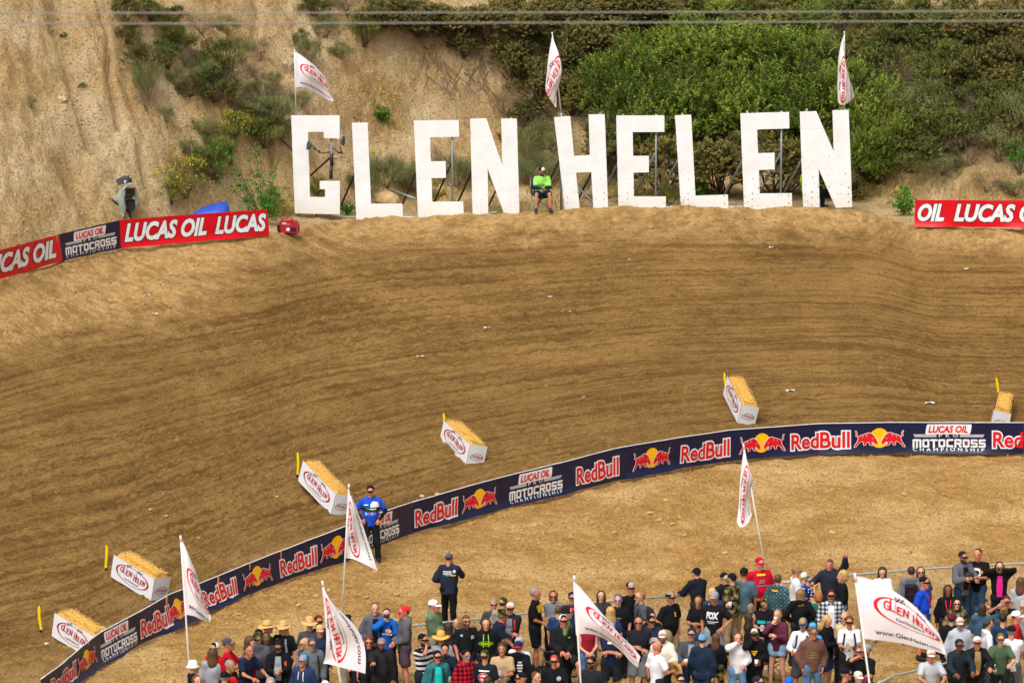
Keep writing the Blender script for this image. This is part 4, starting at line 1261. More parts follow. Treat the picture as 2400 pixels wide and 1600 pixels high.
# cable snaking on the ground below the left banner
M_BLKC = mat('black_cable', '#2c2a28', 0.7, 0.2, 0.1)
pix = [(20, 648), (60, 638), (95, 632), (120, 626), (150, 612), (162, 606)]
pts = [on_ground(u, v) + Vector((0, 0, .015)) for u, v in pix]
mb = MB(); mb.tube([p - pts[0] for p in pts], .014, 6); o = mb.build('power_cable', M_BLKC, None, True); o.location = pts[0]; tag(o, 'thin black cable on the dirt under the left red banner', 'cable')

# ================================================================== CHAIN-LINK FENCES
M_GALV = mat('galvanised_rail', '#a9b0b0', 0.5, 0.4, 0.12, 15, metal=0.3)
M_WIRE = mat('fence_wire', '#8b8e8a', 0.5, 0.4, 0.1, 15, metal=0.3)
def chain_link(name, rail_px, hgt, label, posts=2.6, cell=0.10, mesh_on=True, wr=0.0019):
    """rail_px: picture points of the top rail"""
    pts = [on_ground(u, v, hgt) for u, v in rail_px]
    base = Vector((pts[0].x, pts[0].y, ground(pts[0].x, pts[0].y)))
    root = empty(name, base, 0, label, 'fence')
    mb = MB(); mb.tube([p - base for p in pts], .024, 8); mb.build('top_rail', M_GALV, root, True)
    arc = [0]
    for a, b in zip(pts[:-1], pts[1:]): arc.append(arc[-1] + (b - a).length)
    L = arc[-1]
    def P(s_): return Vector([float(np.interp(s_, arc, [q[c] for q in pts])) for c in range(3)])
    s_ = 0.0
    while s_ <= L + .01:
        q = P(s_); g = ground(q.x, q.y)
        mb = MB(); mb.tube([Vector((q.x, q.y, g - .15)) - base, q + Vector((0, 0, .04)) - base], .028, 8); mb.build('post', M_GALV, root, True)
        s_ += posts
    if mesh_on:
        V, Fs = [], []
        def wire(a, b):
            o = len(V); d = (b - a).normalized()
            s1 = d.cross(Vector((0, 1, 0))).normalized() * wr; s2 = d.cross(s1).normalized() * wr
            for c in (a, b):
                V.extend([c + s1, c + s2 * .8 - s1 * .5, c - s2 * .8 - s1 * .5])
            Fs.extend([(o, o + 1, o + 4, o + 3), (o + 1, o + 2, o + 5, o + 4), (o + 2, o, o + 3, o + 5)])
        n_ = int(L / cell)
        rows = int(hgt / cell)
        for k in range(-rows, n_):
            for sgn in (1, -1):
                s0, s1 = k * cell, (k + rows) * cell
                a0, a1 = max(0, s0), min(L, s1)
                if a1 - a0 < cell: continue
                steps = max(1, int((a1 - a0) / 1.0))
                for j in range(steps):
                    q0, q1 = a0 + (a1 - a0) * j / steps, a0 + (a1 - a0) * (j + 1) / steps
                    h0, h1 = (q0 - s0) / (rows * cell) * hgt, (q1 - s0) / (rows * cell) * hgt
                    if sgn < 0: h0, h1 = hgt - h0, hgt - h1
                    p0, p1 = P(q0), P(q1)
                    wire(p0 - base - Vector((0, .004 * sgn, h0)), p1 - base - Vector((0, .004 * sgn, h1)))
        o = link('wire_mesh', mesh('wire_mesh', V, Fs, M_WIRE), root); tag(o, kind='stuff')
    return root
chain_link('chain_link_fence', [(480, 1560), (600, 1529), (760, 1500), (980, 1464), (1210, 1440), (1330, 1423), (1430, 1408), (1620, 1392)], 1.1, 'long chain-link fence behind the spectators, left of the red sweatshirt')
chain_link('chain_link_fence', [(1830, 1365), (1900, 1358), (2000, 1346), (2130, 1335), (2250, 1327), (2400, 1319), (2500, 1313)], 1.1, 'chain-link fence behind the spectators at the right')
chain_link('chain_link_fence', [(2060, 1600), (2094, 1582), (2190, 1562), (2234, 1547), (2350, 1530), (2440, 1512)], 1.05, 'near chain-link fence people lean on at the lower right', 1.9)
# notice wired to the near fence
M_NOTICE = mat('notice_board', '#d8cfc4', 0.6, 0.2, 0.08)
p = on_ground(2257, 1550, 1.05); q = at(2258, 1573, p.y - .05)
mb = MB(); mb.box((0, 0, 0), (.24, .006, .26), (0, R(4), 0))
root = empty('notice', q, R(6), 'white notice with red lettering wired to the near fence', 'notice')
mb.build('plate', M_NOTICE, root)
# the wording is too small to read in the photograph: rows of red strokes stand for its lines
pp = Print()
for j, (n_, hh) in enumerate(((7, .05), (8, .045), (8, .03))):
    for i in range(n_):
        x = -.1 + .2 * i / n_
        pp.rect(x, .055 - .075 * j, x + .2 / n_ * .66, .055 - .075 * j + hh, K_RED, 1)
pp.build('printed_lines', lambda W: (np.stack([W[:, 0], np.full(len(W), -.006), W[:, 1]], 1), np.tile([0, -1., 0], (len(W), 1))), root)
# ================================================================== VEGETATION
def leaf_mat(name, cols, tr=0.38):
    """leaf colour from the 'tint' attribute (a colour of its own for every sprig), a little light passes through"""
    m = bpy.data.materials.new(name); m.use_nodes = True
    n, l = m.node_tree.nodes, m.node_tree.links
    b = n['Principled BSDF']; b.inputs['Roughness'].default_value = 0.65; b.inputs['Specular IOR Level'].default_value = 0.2
    at_ = n.new('ShaderNodeAttribute'); at_.attribute_name = 'tint'
    oi = n.new('ShaderNodeObjectInfo')
    ad = n.new('ShaderNodeMath'); ad.operation = 'MULTIPLY_ADD'; l.new(oi.outputs['Random'], ad.inputs[0]); ad.inputs[1].default_value = 0.30; l.new(at_.outputs['Fac'], ad.inputs[2])
    sb = n.new('ShaderNodeMath'); sb.operation = 'SUBTRACT'; l.new(ad.outputs[0], sb.inputs[0]); sb.inputs[1].default_value = 0.15
    rp = n.new('ShaderNodeValToRGB'); l.new(sb.outputs[0], rp.inputs[0])
    el = rp.color_ramp.elements
    while len(el) < len(cols): el.new(0.5)
    for k, c in enumerate(cols):
        el[k].position = k / (len(cols) - 1); el[k].color = lin(c)
    l.new(rp.outputs[0], b.inputs['Base Color'])
    t = n.new('ShaderNodeBsdfTranslucent'); l.new(rp.outputs[0], t.inputs['Color'])
    mx = n.new('ShaderNodeMixShader'); mx.inputs[0].default_value = tr
    out = [q for q in n if q.type == 'OUTPUT_MATERIAL'][0]
    l.new(b.outputs[0], mx.inputs[1]); l.new(t.outputs[0], mx.inputs[2]); l.new(mx.outputs[0], out.inputs[0])
    return m
M_BARK = mat('bark', '#5d4c3a', 0.9, 0.1, 0.25, 12)
M_TWIG = mat('dry_twig', '#7c6c58', 0.9, 0.1, 0.25, 12)
KINDS = {   # colours (dark to light), sprigs, leaves, stem length, leaf length, leaf width, upright, clumps, flower
 'chamise': (('#465620', '#647a29', '#839a36', '#a6b44c', '#978a42'), 1500, 10, .20, .050, .013, .75, 22, None),
 'oak': (('#474828', '#656435', '#827c42', '#9d904f', '#a0713d'), 1300, 9, .15, .052, .022, .30, 20, None),
 'olive': (('#414c24', '#5b682f', '#76803b', '#92934b', '#9c9254'), 1200, 9, .18, .050, .014, .55, 15, None),
 'sage': (('#5c6a3c', '#76824a', '#8f985a', '#a6a86c', '#ad9e66'), 900, 9, .34, .055, .010, .85, 13, None),
 'grey': (('#5a4d3d', '#6f604c', '#83745e', '#8f8068', '#77693f'), 700, 4, .30, .060, .006, .55, 12, None),
 'broom': (('#4f5a28', '#6f7a34', '#8c9440', '#a3a352', '#aea458'), 850, 8, .36, .050, .010, .85, 12, '#e0c60f'),
 'buck': (('#40421c', '#595a24', '#74712e', '#8d8540', '#9a8a4a'), 1000, 8, .20, .048, .014, .6, 14, '#d9d2bd'),
 'leafy': (('#2f5a22', '#3f7a2a', '#569433', '#79a83e', '#b0a83a'), 260, 6, .22, .085, .040, .6, 9, None)}
def leaves(P, D, nl, sl, ll, lw, rg, droop=0.0):
    n_ = len(P)
    a = np.stack([np.zeros(n_), np.zeros(n_), np.ones(n_)], 1)
    S = np.cross(D, a + rg.normal(0, .3, (n_, 3))); S /= np.linalg.norm(S, axis=1)[:, None] + 1e-9
    T = np.cross(D, S)
    V = []
    for j in range(nl):
        th = rg.uniform(0, 6.28, n_)
        rad = S * np.cos(th)[:, None] + T * np.sin(th)[:, None]
        base = P + D * (sl * (j + .6) / nl)[:, None] if np.ndim(sl) else P + D * (sl * (j + .6) / nl)
        k = rg.uniform(.65, 1.25, n_)[:, None]
        ld = (D * .65 + rad * .85) * ll * k
        ld[:, 2] -= droop * ll
        wv = np.cross(ld, rad + D * .3); wv /= np.linalg.norm(wv, axis=1)[:, None] + 1e-9; wv *= lw * k
        V.append(np.stack([base, base + ld * .5 + wv, base + ld, base + ld * .5 - wv], 1))
    V = np.concatenate(V)            # (nl*n,4,3)
    return V.reshape(-1, 3), np.arange(len(V) * 4).reshape(-1, 4)
_shrubs = {}
LMAT = {}
def shrub_template(kind, var):
    if (kind, var) in _shrubs: return _shrubs[(kind, var)]
    cols, N_, nl, sl, ll, lw, up, nc, fl = KINDS[kind]
    rg = np.random.default_rng(hash((kind, var, 'x').__repr__().__len__()) + 31 * var + sum(map(ord, kind)))
    C = []
    while len(C) < nc:
        d = rg.normal(0, 1, 3); d /= np.linalg.norm(d)
        if d[2] < -.55: continue
        C.append(d * rg.uniform(.35, .78) * [1, 1, .9] + [0, 0, .12])
    C = np.array(C); CR = rg.uniform(.20, .38, nc)
    ci = rg.integers(0, nc, N_)
    d = rg.normal(0, 1, (N_, 3)); d /= np.linalg.norm(d, axis=1)[:, None]
    d[:, 2] = np.where(d[:, 2] < -.45, -d[:, 2], d[:, 2])
    P = C[ci] + d * (CR[ci] * rg.uniform(.25, 1.0, N_) ** .6)[:, None]
    out = P / (np.linalg.norm(P, axis=1)[:, None] + 1e-6)
    D = d * .55 + out * .5 + rg.normal(0, .22, (N_, 3)); D[:, 2] += up
    D /= np.linalg.norm(D, axis=1)[:, None]
    L = sl * rg.uniform(.6, 1.35, N_)
    V, Q = leaves(P, D, nl, L, ll, lw, rg)
    tint = np.clip(rg.normal(.38, .17, N_) + .12 * np.sin(ci * 1.7)[...], 0, .80)
    tint = np.where(rg.random(N_) < .06, .95, tint)
    tv = np.tile(np.repeat(np.clip(tint, 0, 1), 4).reshape(N_, 4), (nl, 1)).ravel()
    # stems
    st = np.cross(D, rg.normal(0, 1, (N_, 3))); st /= np.linalg.norm(st, axis=1)[:, None]; st *= .0035
    sv = np.stack([P - st, P + st, P + D * L[:, None] + st * .3, P + D * L[:, None] - st * .3], 1).reshape(-1, 3)
    sq = np.arange(len(sv)).reshape(-1, 4) + len(V)
    mats = [LMAT.setdefault(kind, leaf_mat('leaves_' + kind, cols)), M_TWIG if kind in ('grey', 'sage') else M_BARK]
    idx = [0] * len(Q) + [1] * len(sq)
    VV, QQ = [V, sv], [Q, sq]
    tvv = [tv, np.zeros(len(sv))]
    if fl:
        nf = 200
        fi = rg.choice(N_, nf)
        fp = P[fi] + D[fi] * L[fi][:, None] * rg.uniform(.6, 1.1, nf)[:, None]
        fv = []
        for k in range(nf):
            s_ = rg.uniform(.012, .024)
            fv += [fp[k] + s_ * np.array(q) for q in ((-1, 0, -.6), (0, -.8, -1), (1, 0, .6), (0, .8, 1))]
        o = len(V) + len(sv); VV.append(np.array(fv)); QQ.append(np.arange(nf * 4).reshape(-1, 4) + o); idx += [2] * nf; tvv.append(np.zeros(nf * 4))
        mats.append(mat('petals', fl, .7, .1, .15))
    me = fastmesh('crown', np.concatenate(VV), np.concatenate(QQ), mats, idx, False)
    at_ = me.attributes.new('tint', 'FLOAT', 'POINT'); at_.data.foreach_set('value', np.concatenate(tvv).astype(np.float32))
    mb = MB()
    for k in range(nc):
        c = Vector(C[k]); b0 = Vector((rg.normal(0, .07), rg.normal(0, .07), -.55))
        mid = b0.lerp(c, .5) + Vector(rg.normal(0, .06, 3))
        mb.tube([b0, mid, c], [.026, .016, .006], 5, False)
    tr = mesh('trunk', mb.v, mb.f, [mats[1]], mb.i, True)
    _shrubs[(kind, var)] = (me, tr)
    return me, tr
PHRASE = {'chamise': ('bright green bushy shrub', 'bush'), 'oak': ('dark olive scrub bush', 'bush'), 'olive': ('olive green shrub', 'shrub'), 'sage': ('pale sage shrub', 'shrub'),
          'grey': ('grey leafless twiggy shrub', 'shrub'), 'broom': ('yellow-flowering wispy shrub', 'shrub'), 'buck': ('pale-flowered green shrub', 'shrub'), 'leafy': ('fresh green leafy plant', 'plant')}
plants = []
def shrub(u, v, rx_, ry_, kind, sink=.72):
    """crown centred on the picture point, rooted in the slope below it"""
    b = on_ground(u, v + ry_ * sink)
    kx = rx_ / ppm(b.y); kz = ry_ / ppm(b.y)
    var = rnd.randrange(3 if kind in ('oak', 'chamise', 'olive', 'sage') else 2)
    me, tr = shrub_template(kind, var)
    root = empty('shrub' if PHRASE[kind][1] != 'bush' else 'bush', b, rnd.uniform(0, 6.28))
    root.scale = (kx * 1.2, kx * 1.2, kz * 1.2)
    c = link('crown', me, root); c.location = (0, 0, .46); t = link('trunk', tr, root); t.location = (0, 0, .46)
    plants.append((u, v, kind, root))
LB = [  # left slope
 (290, 22, 50, 36, 'buck'), (300, 78, 40, 32, 'buck'), (350, 25, 40, 30, 'olive'), (322, 132, 52, 36, 'buck'), (392, 130, 38, 40, 'olive'), (345, 192, 34, 50, 'sage'), (342, 238, 24, 26, 'grey'), (432, 128, 34, 34, 'grey'),
 (512, 142, 50, 50, 'olive'), (500, 205, 56, 42, 'olive'), (446, 208, 34, 26, 'buck'), (560, 240, 40, 30, 'grey'), (608, 120, 24, 34, 'grey'), (604, 178, 22, 22, 'grey'), (640, 262, 54, 44, 'sage'), (596, 250, 40, 28, 'sage'),
 (388, 268, 18, 22, 'sage'), (545, 300, 52, 40, 'broom'), (440, 348, 24, 28, 'sage'), (436, 424, 60, 48, 'broom'), (506, 392, 44, 44, 'broom'), (722, 118, 30, 40, 'sage'), (705, 98, 22, 26, 'olive'), (735, 12, 44, 32, 'olive'),
 (762, 60, 30, 34, 'sage'), (852, 72, 46, 46, 'broom'), (706, 232, 30, 24, 'sage'), (640, 190, 22, 22, 'sage'), (150, 85, 9, 8, 'olive'), (190, 204, 11, 11, 'leafy'), (72, 240, 12, 14, 'sage'), (470, 60, 36, 26, 'grey'), (400, 40, 40, 24, 'olive'), (690, 165, 24, 22, 'grey'),
 (420, 95, 40, 30, 'olive'), (470, 165, 36, 36, 'sage'), (545, 190, 44, 36, 'grey'), (560, 120, 34, 34, 'sage'), (415, 185, 30, 28, 'sage'), (600, 215, 34, 28, 'sage'), (650, 225, 40, 30, 'grey'), (590, 290, 44, 36, 'olive'), (480, 300, 36, 30, 'sage'), (515, 340, 44, 36, 'broom'), (470, 385, 44, 40, 'olive'), (545, 360, 40, 36, 'leafy'), (620, 320, 40, 34, 'broom'), (660, 300, 34, 30, 'sage'), (400, 455, 40, 30, 'broom'), (530, 60, 30, 24, 'sage'), (380, 75, 34, 28, 'buck'), (800, 120, 26, 24, 'sage'),
 # top centre
 (820, 14, 60, 34, 'grey'), (900, 30, 70, 44, 'oak'), (980, 46, 80, 48, 'oak'), (1062, 66, 76, 50, 'oak'), (1140, 56, 84, 58, 'oak'), (1230, 50, 90, 60, 'oak'), (1320, 44, 90, 60, 'oak'), (1085, 110, 50, 34, 'oak'), (1200, 140, 62, 60, 'oak'), (1262, 192, 66, 58, 'oak'),
 (1310, 130, 70, 66, 'oak'), (1186, 246, 44, 30, 'grey'), (1240, 262, 52, 34, 'oak'), (1370, 110, 80, 70, 'oak'), (1410, 40, 90, 60, 'oak'), (1340, 226, 60, 56, 'oak'), (890, 268, 26, 16, 'leafy'), (1000, 100, 40, 20, 'grey'),
 # behind the letters
 (852, 428, 34, 46, 'sage'), (905, 404, 56, 48, 'sage'), (960, 420, 44, 40, 'sage'), (1010, 385, 34, 44, 'grey'), (1072, 408, 44, 44, 'sage'), (1240, 340, 50, 44, 'sage'), (1282, 318, 52, 46, 'sage'), (1232, 400, 44, 46, 'sage'), (1288, 402, 50, 46, 'sage'), (1240, 290, 30, 44, 'grey'),
 (1130, 400, 30, 34, 'broom'), (1400, 440, 40, 36, 'sage'), (1010, 452, 28, 24, 'broom'), (1480, 455, 44, 28, 'broom'), (1565, 462, 34, 26, 'broom'), (745, 440, 26, 22, 'broom'), (640, 478, 34, 36, 'broom')]
RB = [(1440, 210, 96, 96, 'chamise'), (1540, 150, 110, 90, 'chamise'), (1655, 130, 120, 90, 'chamise'), (1780, 130, 120, 92, 'chamise'), (1900, 150, 110, 92, 'chamise'), (1500, 300, 110, 110, 'chamise'), (1630, 270, 120, 110, 'chamise'), (1760, 270, 120, 110, 'chamise'),
 (1890, 280, 120, 110, 'chamise'), (2010, 260, 100, 110, 'chamise'), (1430, 350, 70, 100, 'oak'), (1560, 400, 90, 80, 'oak'), (1690, 400, 100, 84, 'oak'), (1820, 400, 100, 84, 'oak'), (1930, 400, 90, 84, 'chamise'), (2030, 360, 80, 84, 'chamise'), (1985, 440, 50, 40, 'oak'), (1640, 190, 60, 60, 'oak'), (1880, 210, 60, 50, 'oak'),
 (1500, 40, 90, 56, 'oak'), (1600, 34, 90, 50, 'oak'), (1700, 40, 90, 44, 'chamise'), (1800, 34, 90, 50, 'oak'), (1900, 40, 90, 50, 'chamise'), (2000, 40, 90, 56, 'olive'), (2090, 60, 84, 66, 'olive'), (2180, 50, 84, 66, 'olive'), (2280, 60, 90, 70, 'oak'), (2380, 60, 90, 70, 'oak'),
 (2060, 150, 70, 66, 'olive'), (2120, 180, 60, 60, 'grey'), (2150, 250, 70, 70, 'sage'), (2220, 170, 80, 74, 'olive'), (2310, 160, 84, 80, 'oak'), (2390, 170, 70, 90, 'oak'), (2180, 330, 84, 66, 'olive'), (2110, 300, 60, 66, 'olive'), (2262, 270, 70, 60, 'grey'), (2330, 250, 70, 66, 'olive'),
 (2396, 280, 60, 70, 'sage'), (2270, 350, 60, 46, 'grey'), (2340, 336, 60, 50, 'sage'), (2130, 372, 60, 36, 'olive'), (2210, 384, 50, 30, 'sage'), (2388, 372, 36, 42, 'leafy'), (2310, 428, 40, 26, 'grey'), (2380, 440, 34, 24, 'sage'), (2240, 220, 44, 40, 'sage'), (2350, 30, 70, 40, 'grey'), (2070, 220, 70, 60, 'olive'), (2160, 120, 70, 60, 'olive'), (2260, 120, 70, 60, 'olive'), (2340, 200, 60, 60, 'oak'), (2200, 250, 60, 56, 'olive'), (2290, 210, 60, 56, 'olive'), (2390, 220, 60, 60, 'olive'), (2230, 310, 60, 56, 'olive'), (2310, 300, 60, 56, 'olive'), (2370, 310, 50, 50, 'oak'), (2080, 330, 60, 70, 'chamise'), (2150, 340, 60, 50, 'olive'), (2040, 110, 60, 56, 'oak'), (2120, 60, 60, 50, 'oak'), (2060, 400, 44, 40, 'chamise'), (1580, 240, 60, 60, 'olive'), (1960, 120, 60, 54, 'sage')]
for a in LB + RB: shrub(*a)
# label every plant by its kind and the landmark it grows by
MARKS = [(90, 'at the far left of the slope'), (290, 'above the broadcast camera'), (430, 'left of the tarpaulin slope'), (560, 'above the blue tarpaulin'), (690, 'left of the letter G'), (800, 'above the gap between G and L'), (900, 'above the first L and E'), (1010, 'above the first E'), (1130, 'above the first N'),
         (1260, 'by the gap between both words'), (1360, 'above the letter H'), (1490, 'above the second E'), (1640, 'above the second L'), (1800, 'above the last E'), (1940, 'above the last N'), (2080, 'right of the last N'), (2230, 'above the right red banner'), (2370, 'at the right edge')]
cnt = {}
for u, v, kind, root in plants:
    lo = min(MARKS, key=lambda q: abs(q[0] - u))[1]
    if v > 330 and 'above' in lo and 700 < u < 2000: lo = lo.replace('above', 'low behind')
    elif v < 110: lo = lo + ' near the top'
    cnt.setdefault((kind, lo), []).append((u, v, root))
ORD = ['leftmost', 'second from the left', 'third from the left', 'fourth from the left', 'fifth from the left', 'sixth from the left', 'seventh from the left']
for (kind, lo), L_ in cnt.items():
    L_.sort(key=lambda q: q[0])
    for k, (u, v, root) in enumerate(L_):
        ph, cat = PHRASE[kind]
        tag(root, (ph + ' ' + lo) if len(L_) == 1 else (ph + ' ' + lo + ', ' + ORD[k]), cat, 'shrubs on the hillside')

# ---- tall weed with bare arching stems and scattered leaves, beside the sign
def tall_weed(name, u, v, stems, label, ls=1.0, seed=3):
    b = on_ground(u, v); rg = np.random.default_rng(seed)
    root = empty(name, b, 0, label, 'plant')
    P, D = [], []
    for (tu, tv, dy) in stems:
        e = at(tu, tv, b.y + dy) - b
        mid = e * .5 + Vector((rg.normal(0, .06), rg.normal(0, .06), .10))
        pts = []
        for k in range(9):
            f = k / 8; pts.append(Vector((0, 0, 0)) * (1 - f) ** 2 + mid * 2 * f * (1 - f) + e * f * f)
        mb = MB(); mb.tube(pts, [.016 - .012 * k / 8 for k in range(9)], 6, False); mb.build('stem', M_BARK, root, True)
        for k in range(2, 9):
            for _ in range(3):
                P.append(pts[k] + Vector(rg.normal(0, .05, 3))); d = (pts[k] - pts[k - 1]).normalized() * .5 + Vector(rg.normal(0, .6, 3)) + Vector((0, 0, .2)); D.append(d.normalized())
    V, Q = leaves(np.array(P), np.array(D), 5, .16 * ls, .085 * ls, .026 * ls, rg, .35)
    me = fastmesh('foliage', V, Q, [LMAT['leafy']], None, False)
    t_ = np.clip(rg.normal(.5, .22, len(P)), 0, 1)
    at_ = me.attributes.new('tint', 'FLOAT', 'POINT'); at_.data.foreach_set('value', np.tile(np.repeat(t_, 4).reshape(-1, 4), (5, 1)).ravel().astype(np.float32))
    link('foliage', me, root)
tall_weed('weed', 622, 528, [(455, 300, .6), (480, 292, .8), (520, 330, .5), (560, 300, .9), (590, 310, .7), (610, 350, .5), (650, 380, .3), (640, 420, .2), (560, 420, .3), (600, 430, .1), (520, 420, .4), (660, 450, .1), (580, 470, 0), (620, 470, 0), (655, 480, 0)], 'tall spindly green weed with arching stems left of the letter G', 1.0, 3)
tall_weed('weed', 2118, 505, [(2122, 440, 0), (2110, 460, .05), (2130, 470, -.05), (2100, 478, 0), (2135, 490, 0), (2126, 452, .1)], 'leafy green weed beside the end of the right red banner', 1.15, 5)
tall_weed('weed', 1640, 462, [(1640, 420, 0), (1630, 430, .1), (1652, 428, -.1), (1626, 445, 0), (1655, 446, 0)], 'broad-leaved weed growing inside the second letter L', 1.3, 8)
tall_weed('weed', 812, 508, [(812, 480, 0), (802, 490, 0), (824, 488, 0)], 'small yellow-green weed between the letters G and L', .9, 9)
tall_weed('weed', 895, 285, [(890, 268, .1), (905, 270, 0), (880, 278, .1), (902, 280, 0)], 'small green plant on the bare cliff above the first L', .9, 11)

# ---- dry grass and yellow wild flowers: nobody could count the blades
def grass_field(name, boxes, label, cols, seed, hgt=(.10, .32), wd=.006, flower=None):
    rg = np.random.default_rng(seed)
    B = []
    for (u0, v0, u1, v1, n_) in boxes:
        k = 0
        while k < n_:
            u, v = rg.uniform(u0, u1), rg.uniform(v0, v1)
            p = on_ground(u, v, 0, 112)
            for _ in range(14):
                x, y = p.x + rg.normal(0, .16), p.y + rg.normal(0, .16)
                B.append((x, y, ground(x, y)))
            k += 14
    B = np.array(B); n_ = len(B)
    h = rg.uniform(hgt[0], hgt[1], n_)
    D = rg.normal(0, .35, (n_, 3)); D[:, 2] = 1; D /= np.linalg.norm(D, axis=1)[:, None]
    S = np.cross(D, rg.normal(0, 1, (n_, 3))); S /= np.linalg.norm(S, axis=1)[:, None]; S *= wd
    tip = B + D * h[:, None]
    V = np.stack([B - S, B + S, tip + S * .25, tip - S * .25], 1).reshape(-1, 3)
    Q = np.arange(len(V)).reshape(-1, 4); idx = [0] * n_; tv = np.repeat(np.clip(rg.normal(.5, .25, n_), 0, 1), 4)
    mats = [leaf_mat('blades_' + name, cols)]
    if flower:
        fs = rg.choice(n_, n_ // 3); q = rg.uniform(.010, .02, len(fs))[:, None]
        F4 = np.stack([tip[fs] + q * np.array(o) for o in ((-1, 0, -.5), (0, -1, -1), (1, 0, .5), (0, 1, 1))], 1).reshape(-1, 3)
        Q = np.concatenate([Q, np.arange(len(F4)).reshape(-1, 4) + len(V)]); V = np.concatenate([V, F4]); idx += [1] * len(fs); tv = np.concatenate([tv, np.zeros(len(F4))]); mats.append(mat('petals', flower, .7, .1, .15))
    me = fastmesh(name, V, Q, mats, idx, False)
    a_ = me.attributes.new('tint', 'FLOAT', 'POINT'); a_.data.foreach_set('value', tv.astype(np.float32))
    tag(link(name, me), label, 'grass', kind='stuff')
grass_field('dry_grass', [(800, 430, 1000, 500, 900), (1000, 400, 1230, 500, 1200), (1230, 400, 1420, 490, 900), (1420, 440, 1720, 486, 700), (700, 440, 800, 515, 400), (2000, 420, 2400, 465, 1400), (830, 240, 960, 420, 500), (380, 440, 640, 500, 500), (40, 440, 130, 540, 160), (340, 290, 480, 470, 260)],
            'dry yellow grass along the foot of the hillside', ('#8a7440', '#a58d4e', '#bda55f', '#8f8a45'), 5)
grass_field('wild_flowers', [(840, 215, 930, 270, 340), (640, 470, 700, 515, 200), (1480, 440, 1600, 480, 300), (960, 440, 1100, 490, 240), (1220, 430, 1300, 490, 200), (30, 470, 110, 545, 90), (850, 370, 980, 440, 240), (2020, 440, 2160, 470, 150)],
            'small yellow wild flowers scattered on the slope', ('#77762f', '#8f8a38', '#9c9440'), 6, (.12, .38), .005, '#e2c90c')

# ---- roots hanging out of the undercut bank
rg = random.Random(4)
b = on_ground(1050, 200)
root = empty('exposed_roots', b, 0, 'tangle of bare brown roots hanging from the undercut bank', 'roots')
for k in range(26):
    u, v = rg.uniform(985, 1150), rg.uniform(120, 190)
    pts = [on_ground(u, v) + Vector((0, -.05, .02))]
    du = rg.uniform(-6, 12)
    for j in range(1, 7):
        u += du + rg.uniform(-7, 7); v += rg.uniform(8, 17)
        pts.append(on_ground(u, v) + Vector((0, -rg.uniform(.02, .12), 0)))
    mb = MB(); mb.tube([p - b for p in pts], [.018, .015, .012, .010, .008, .006, .003], 5, False); mb.build('root', M_TWIG, root, True)

# ---- stones: the ones that can be told apart as things, crumbs as one mass
def stone_mesh(seed):
    rg = np.random.default_rng(seed)
    import bmesh as _b
    bm = _b.new(); _b.ops.create_icosphere(bm, subdivisions=2, radius=1.0)
    f = rg.normal(0, 1, (6, 3)); ph = rg.uniform(0, 6.28, 6)
    for v in bm.verts:
        p = np.array(v.co); k = 1 + .09 * sum(math.sin(2.2 * p @ f[i] + ph[i]) for i in range(6)) / 1.5
        v.co = v.co * k; v.co.z *= .55; v.co.y *= .8
    me = bpy.data.meshes.new('stone'); bm.to_mesh(me); bm.free()
    return me
M_STONE = mat('pale_stone', '#c6a878', 0.9, 0.1, 0.2, 3, 0.05, 8)
M_STONE2 = mat('clod', '#b98f56', 0.95, 0.05, 0.42, 5)
SM = []
for k in range(5):
    me = stone_mesh(k); me.materials.append(M_STONE); SM.append(me)
def stone(u, v, wpx, label, group=None, name='stone', emb=.25):
    p = on_ground(u, v); s_ = wpx / ppm(p.y) / 2
    o = link(name, SM[rnd.randrange(5)]); o.location = p + Vector((0, 0, s_ * .55 * (1 - emb * 2)))
    o.scale = (s_, s_ * rnd.uniform(.8, 1.2), s_ * rnd.uniform(.8, 1.3)); o.rotation_euler = (rnd.uniform(-.2, .2), rnd.uniform(-.2, .2), rnd.uniform(0, 6.28))
    tag(o, label, 'rock', group)
for u, v, wpx, lb in ((906, 472, 74, 'long pale boulder lying behind the foot of the first L'), (945, 398, 34, 'pale rock on the slope behind the first L and E'), (1020, 450, 60, 'tan earth mound behind the first letter E'), (145, 235, 26, 'grey rock lodged in the deep gully on the left'), (150, 258, 12, 'small pale rock under the grey gully rock')):
    stone(u, v, wpx, lb, None, 'boulder', .42)
rs = random.Random(12)
SPX = [(1378, 1153 + 20), (1545, 1220), (1605, 1256), (1620, 1253), (1648, 1248), (1375, 1206), (1312, 1306), (1440, 1316), (1367, 1332), (1560, 1173), (1575, 1228), (1255, 1232), (1217, 1237), (1480, 1165), (1506, 1168), (1524, 1204), (1625, 1280), (1700, 1297), (1847, 1140), (2052, 1126), (1100, 1370), (1190, 1380), (985, 1365), (1140, 1345),
       (880, 1362), (930, 1395), (860, 1400), (1020, 1390), (740, 1400), (700, 1420), (645, 1480), (560, 1440), (1330, 1370), (520, 1440), (770, 1385), (1060, 1350), (1440, 1250), (1280, 1290), (1900, 1190), (2120, 1160), (648, 1165), (465, 1262), (352, 1195), (390, 1210), (1128, 1178), (1160, 1195), (1025, 1160), (990, 1165), (1950, 1250), (2200, 1240)]
for u, v in SPX: stone(u, v, rs.uniform(7, 17), 'pale stone lying on the churned dirt', 'pale stones on the dirt')
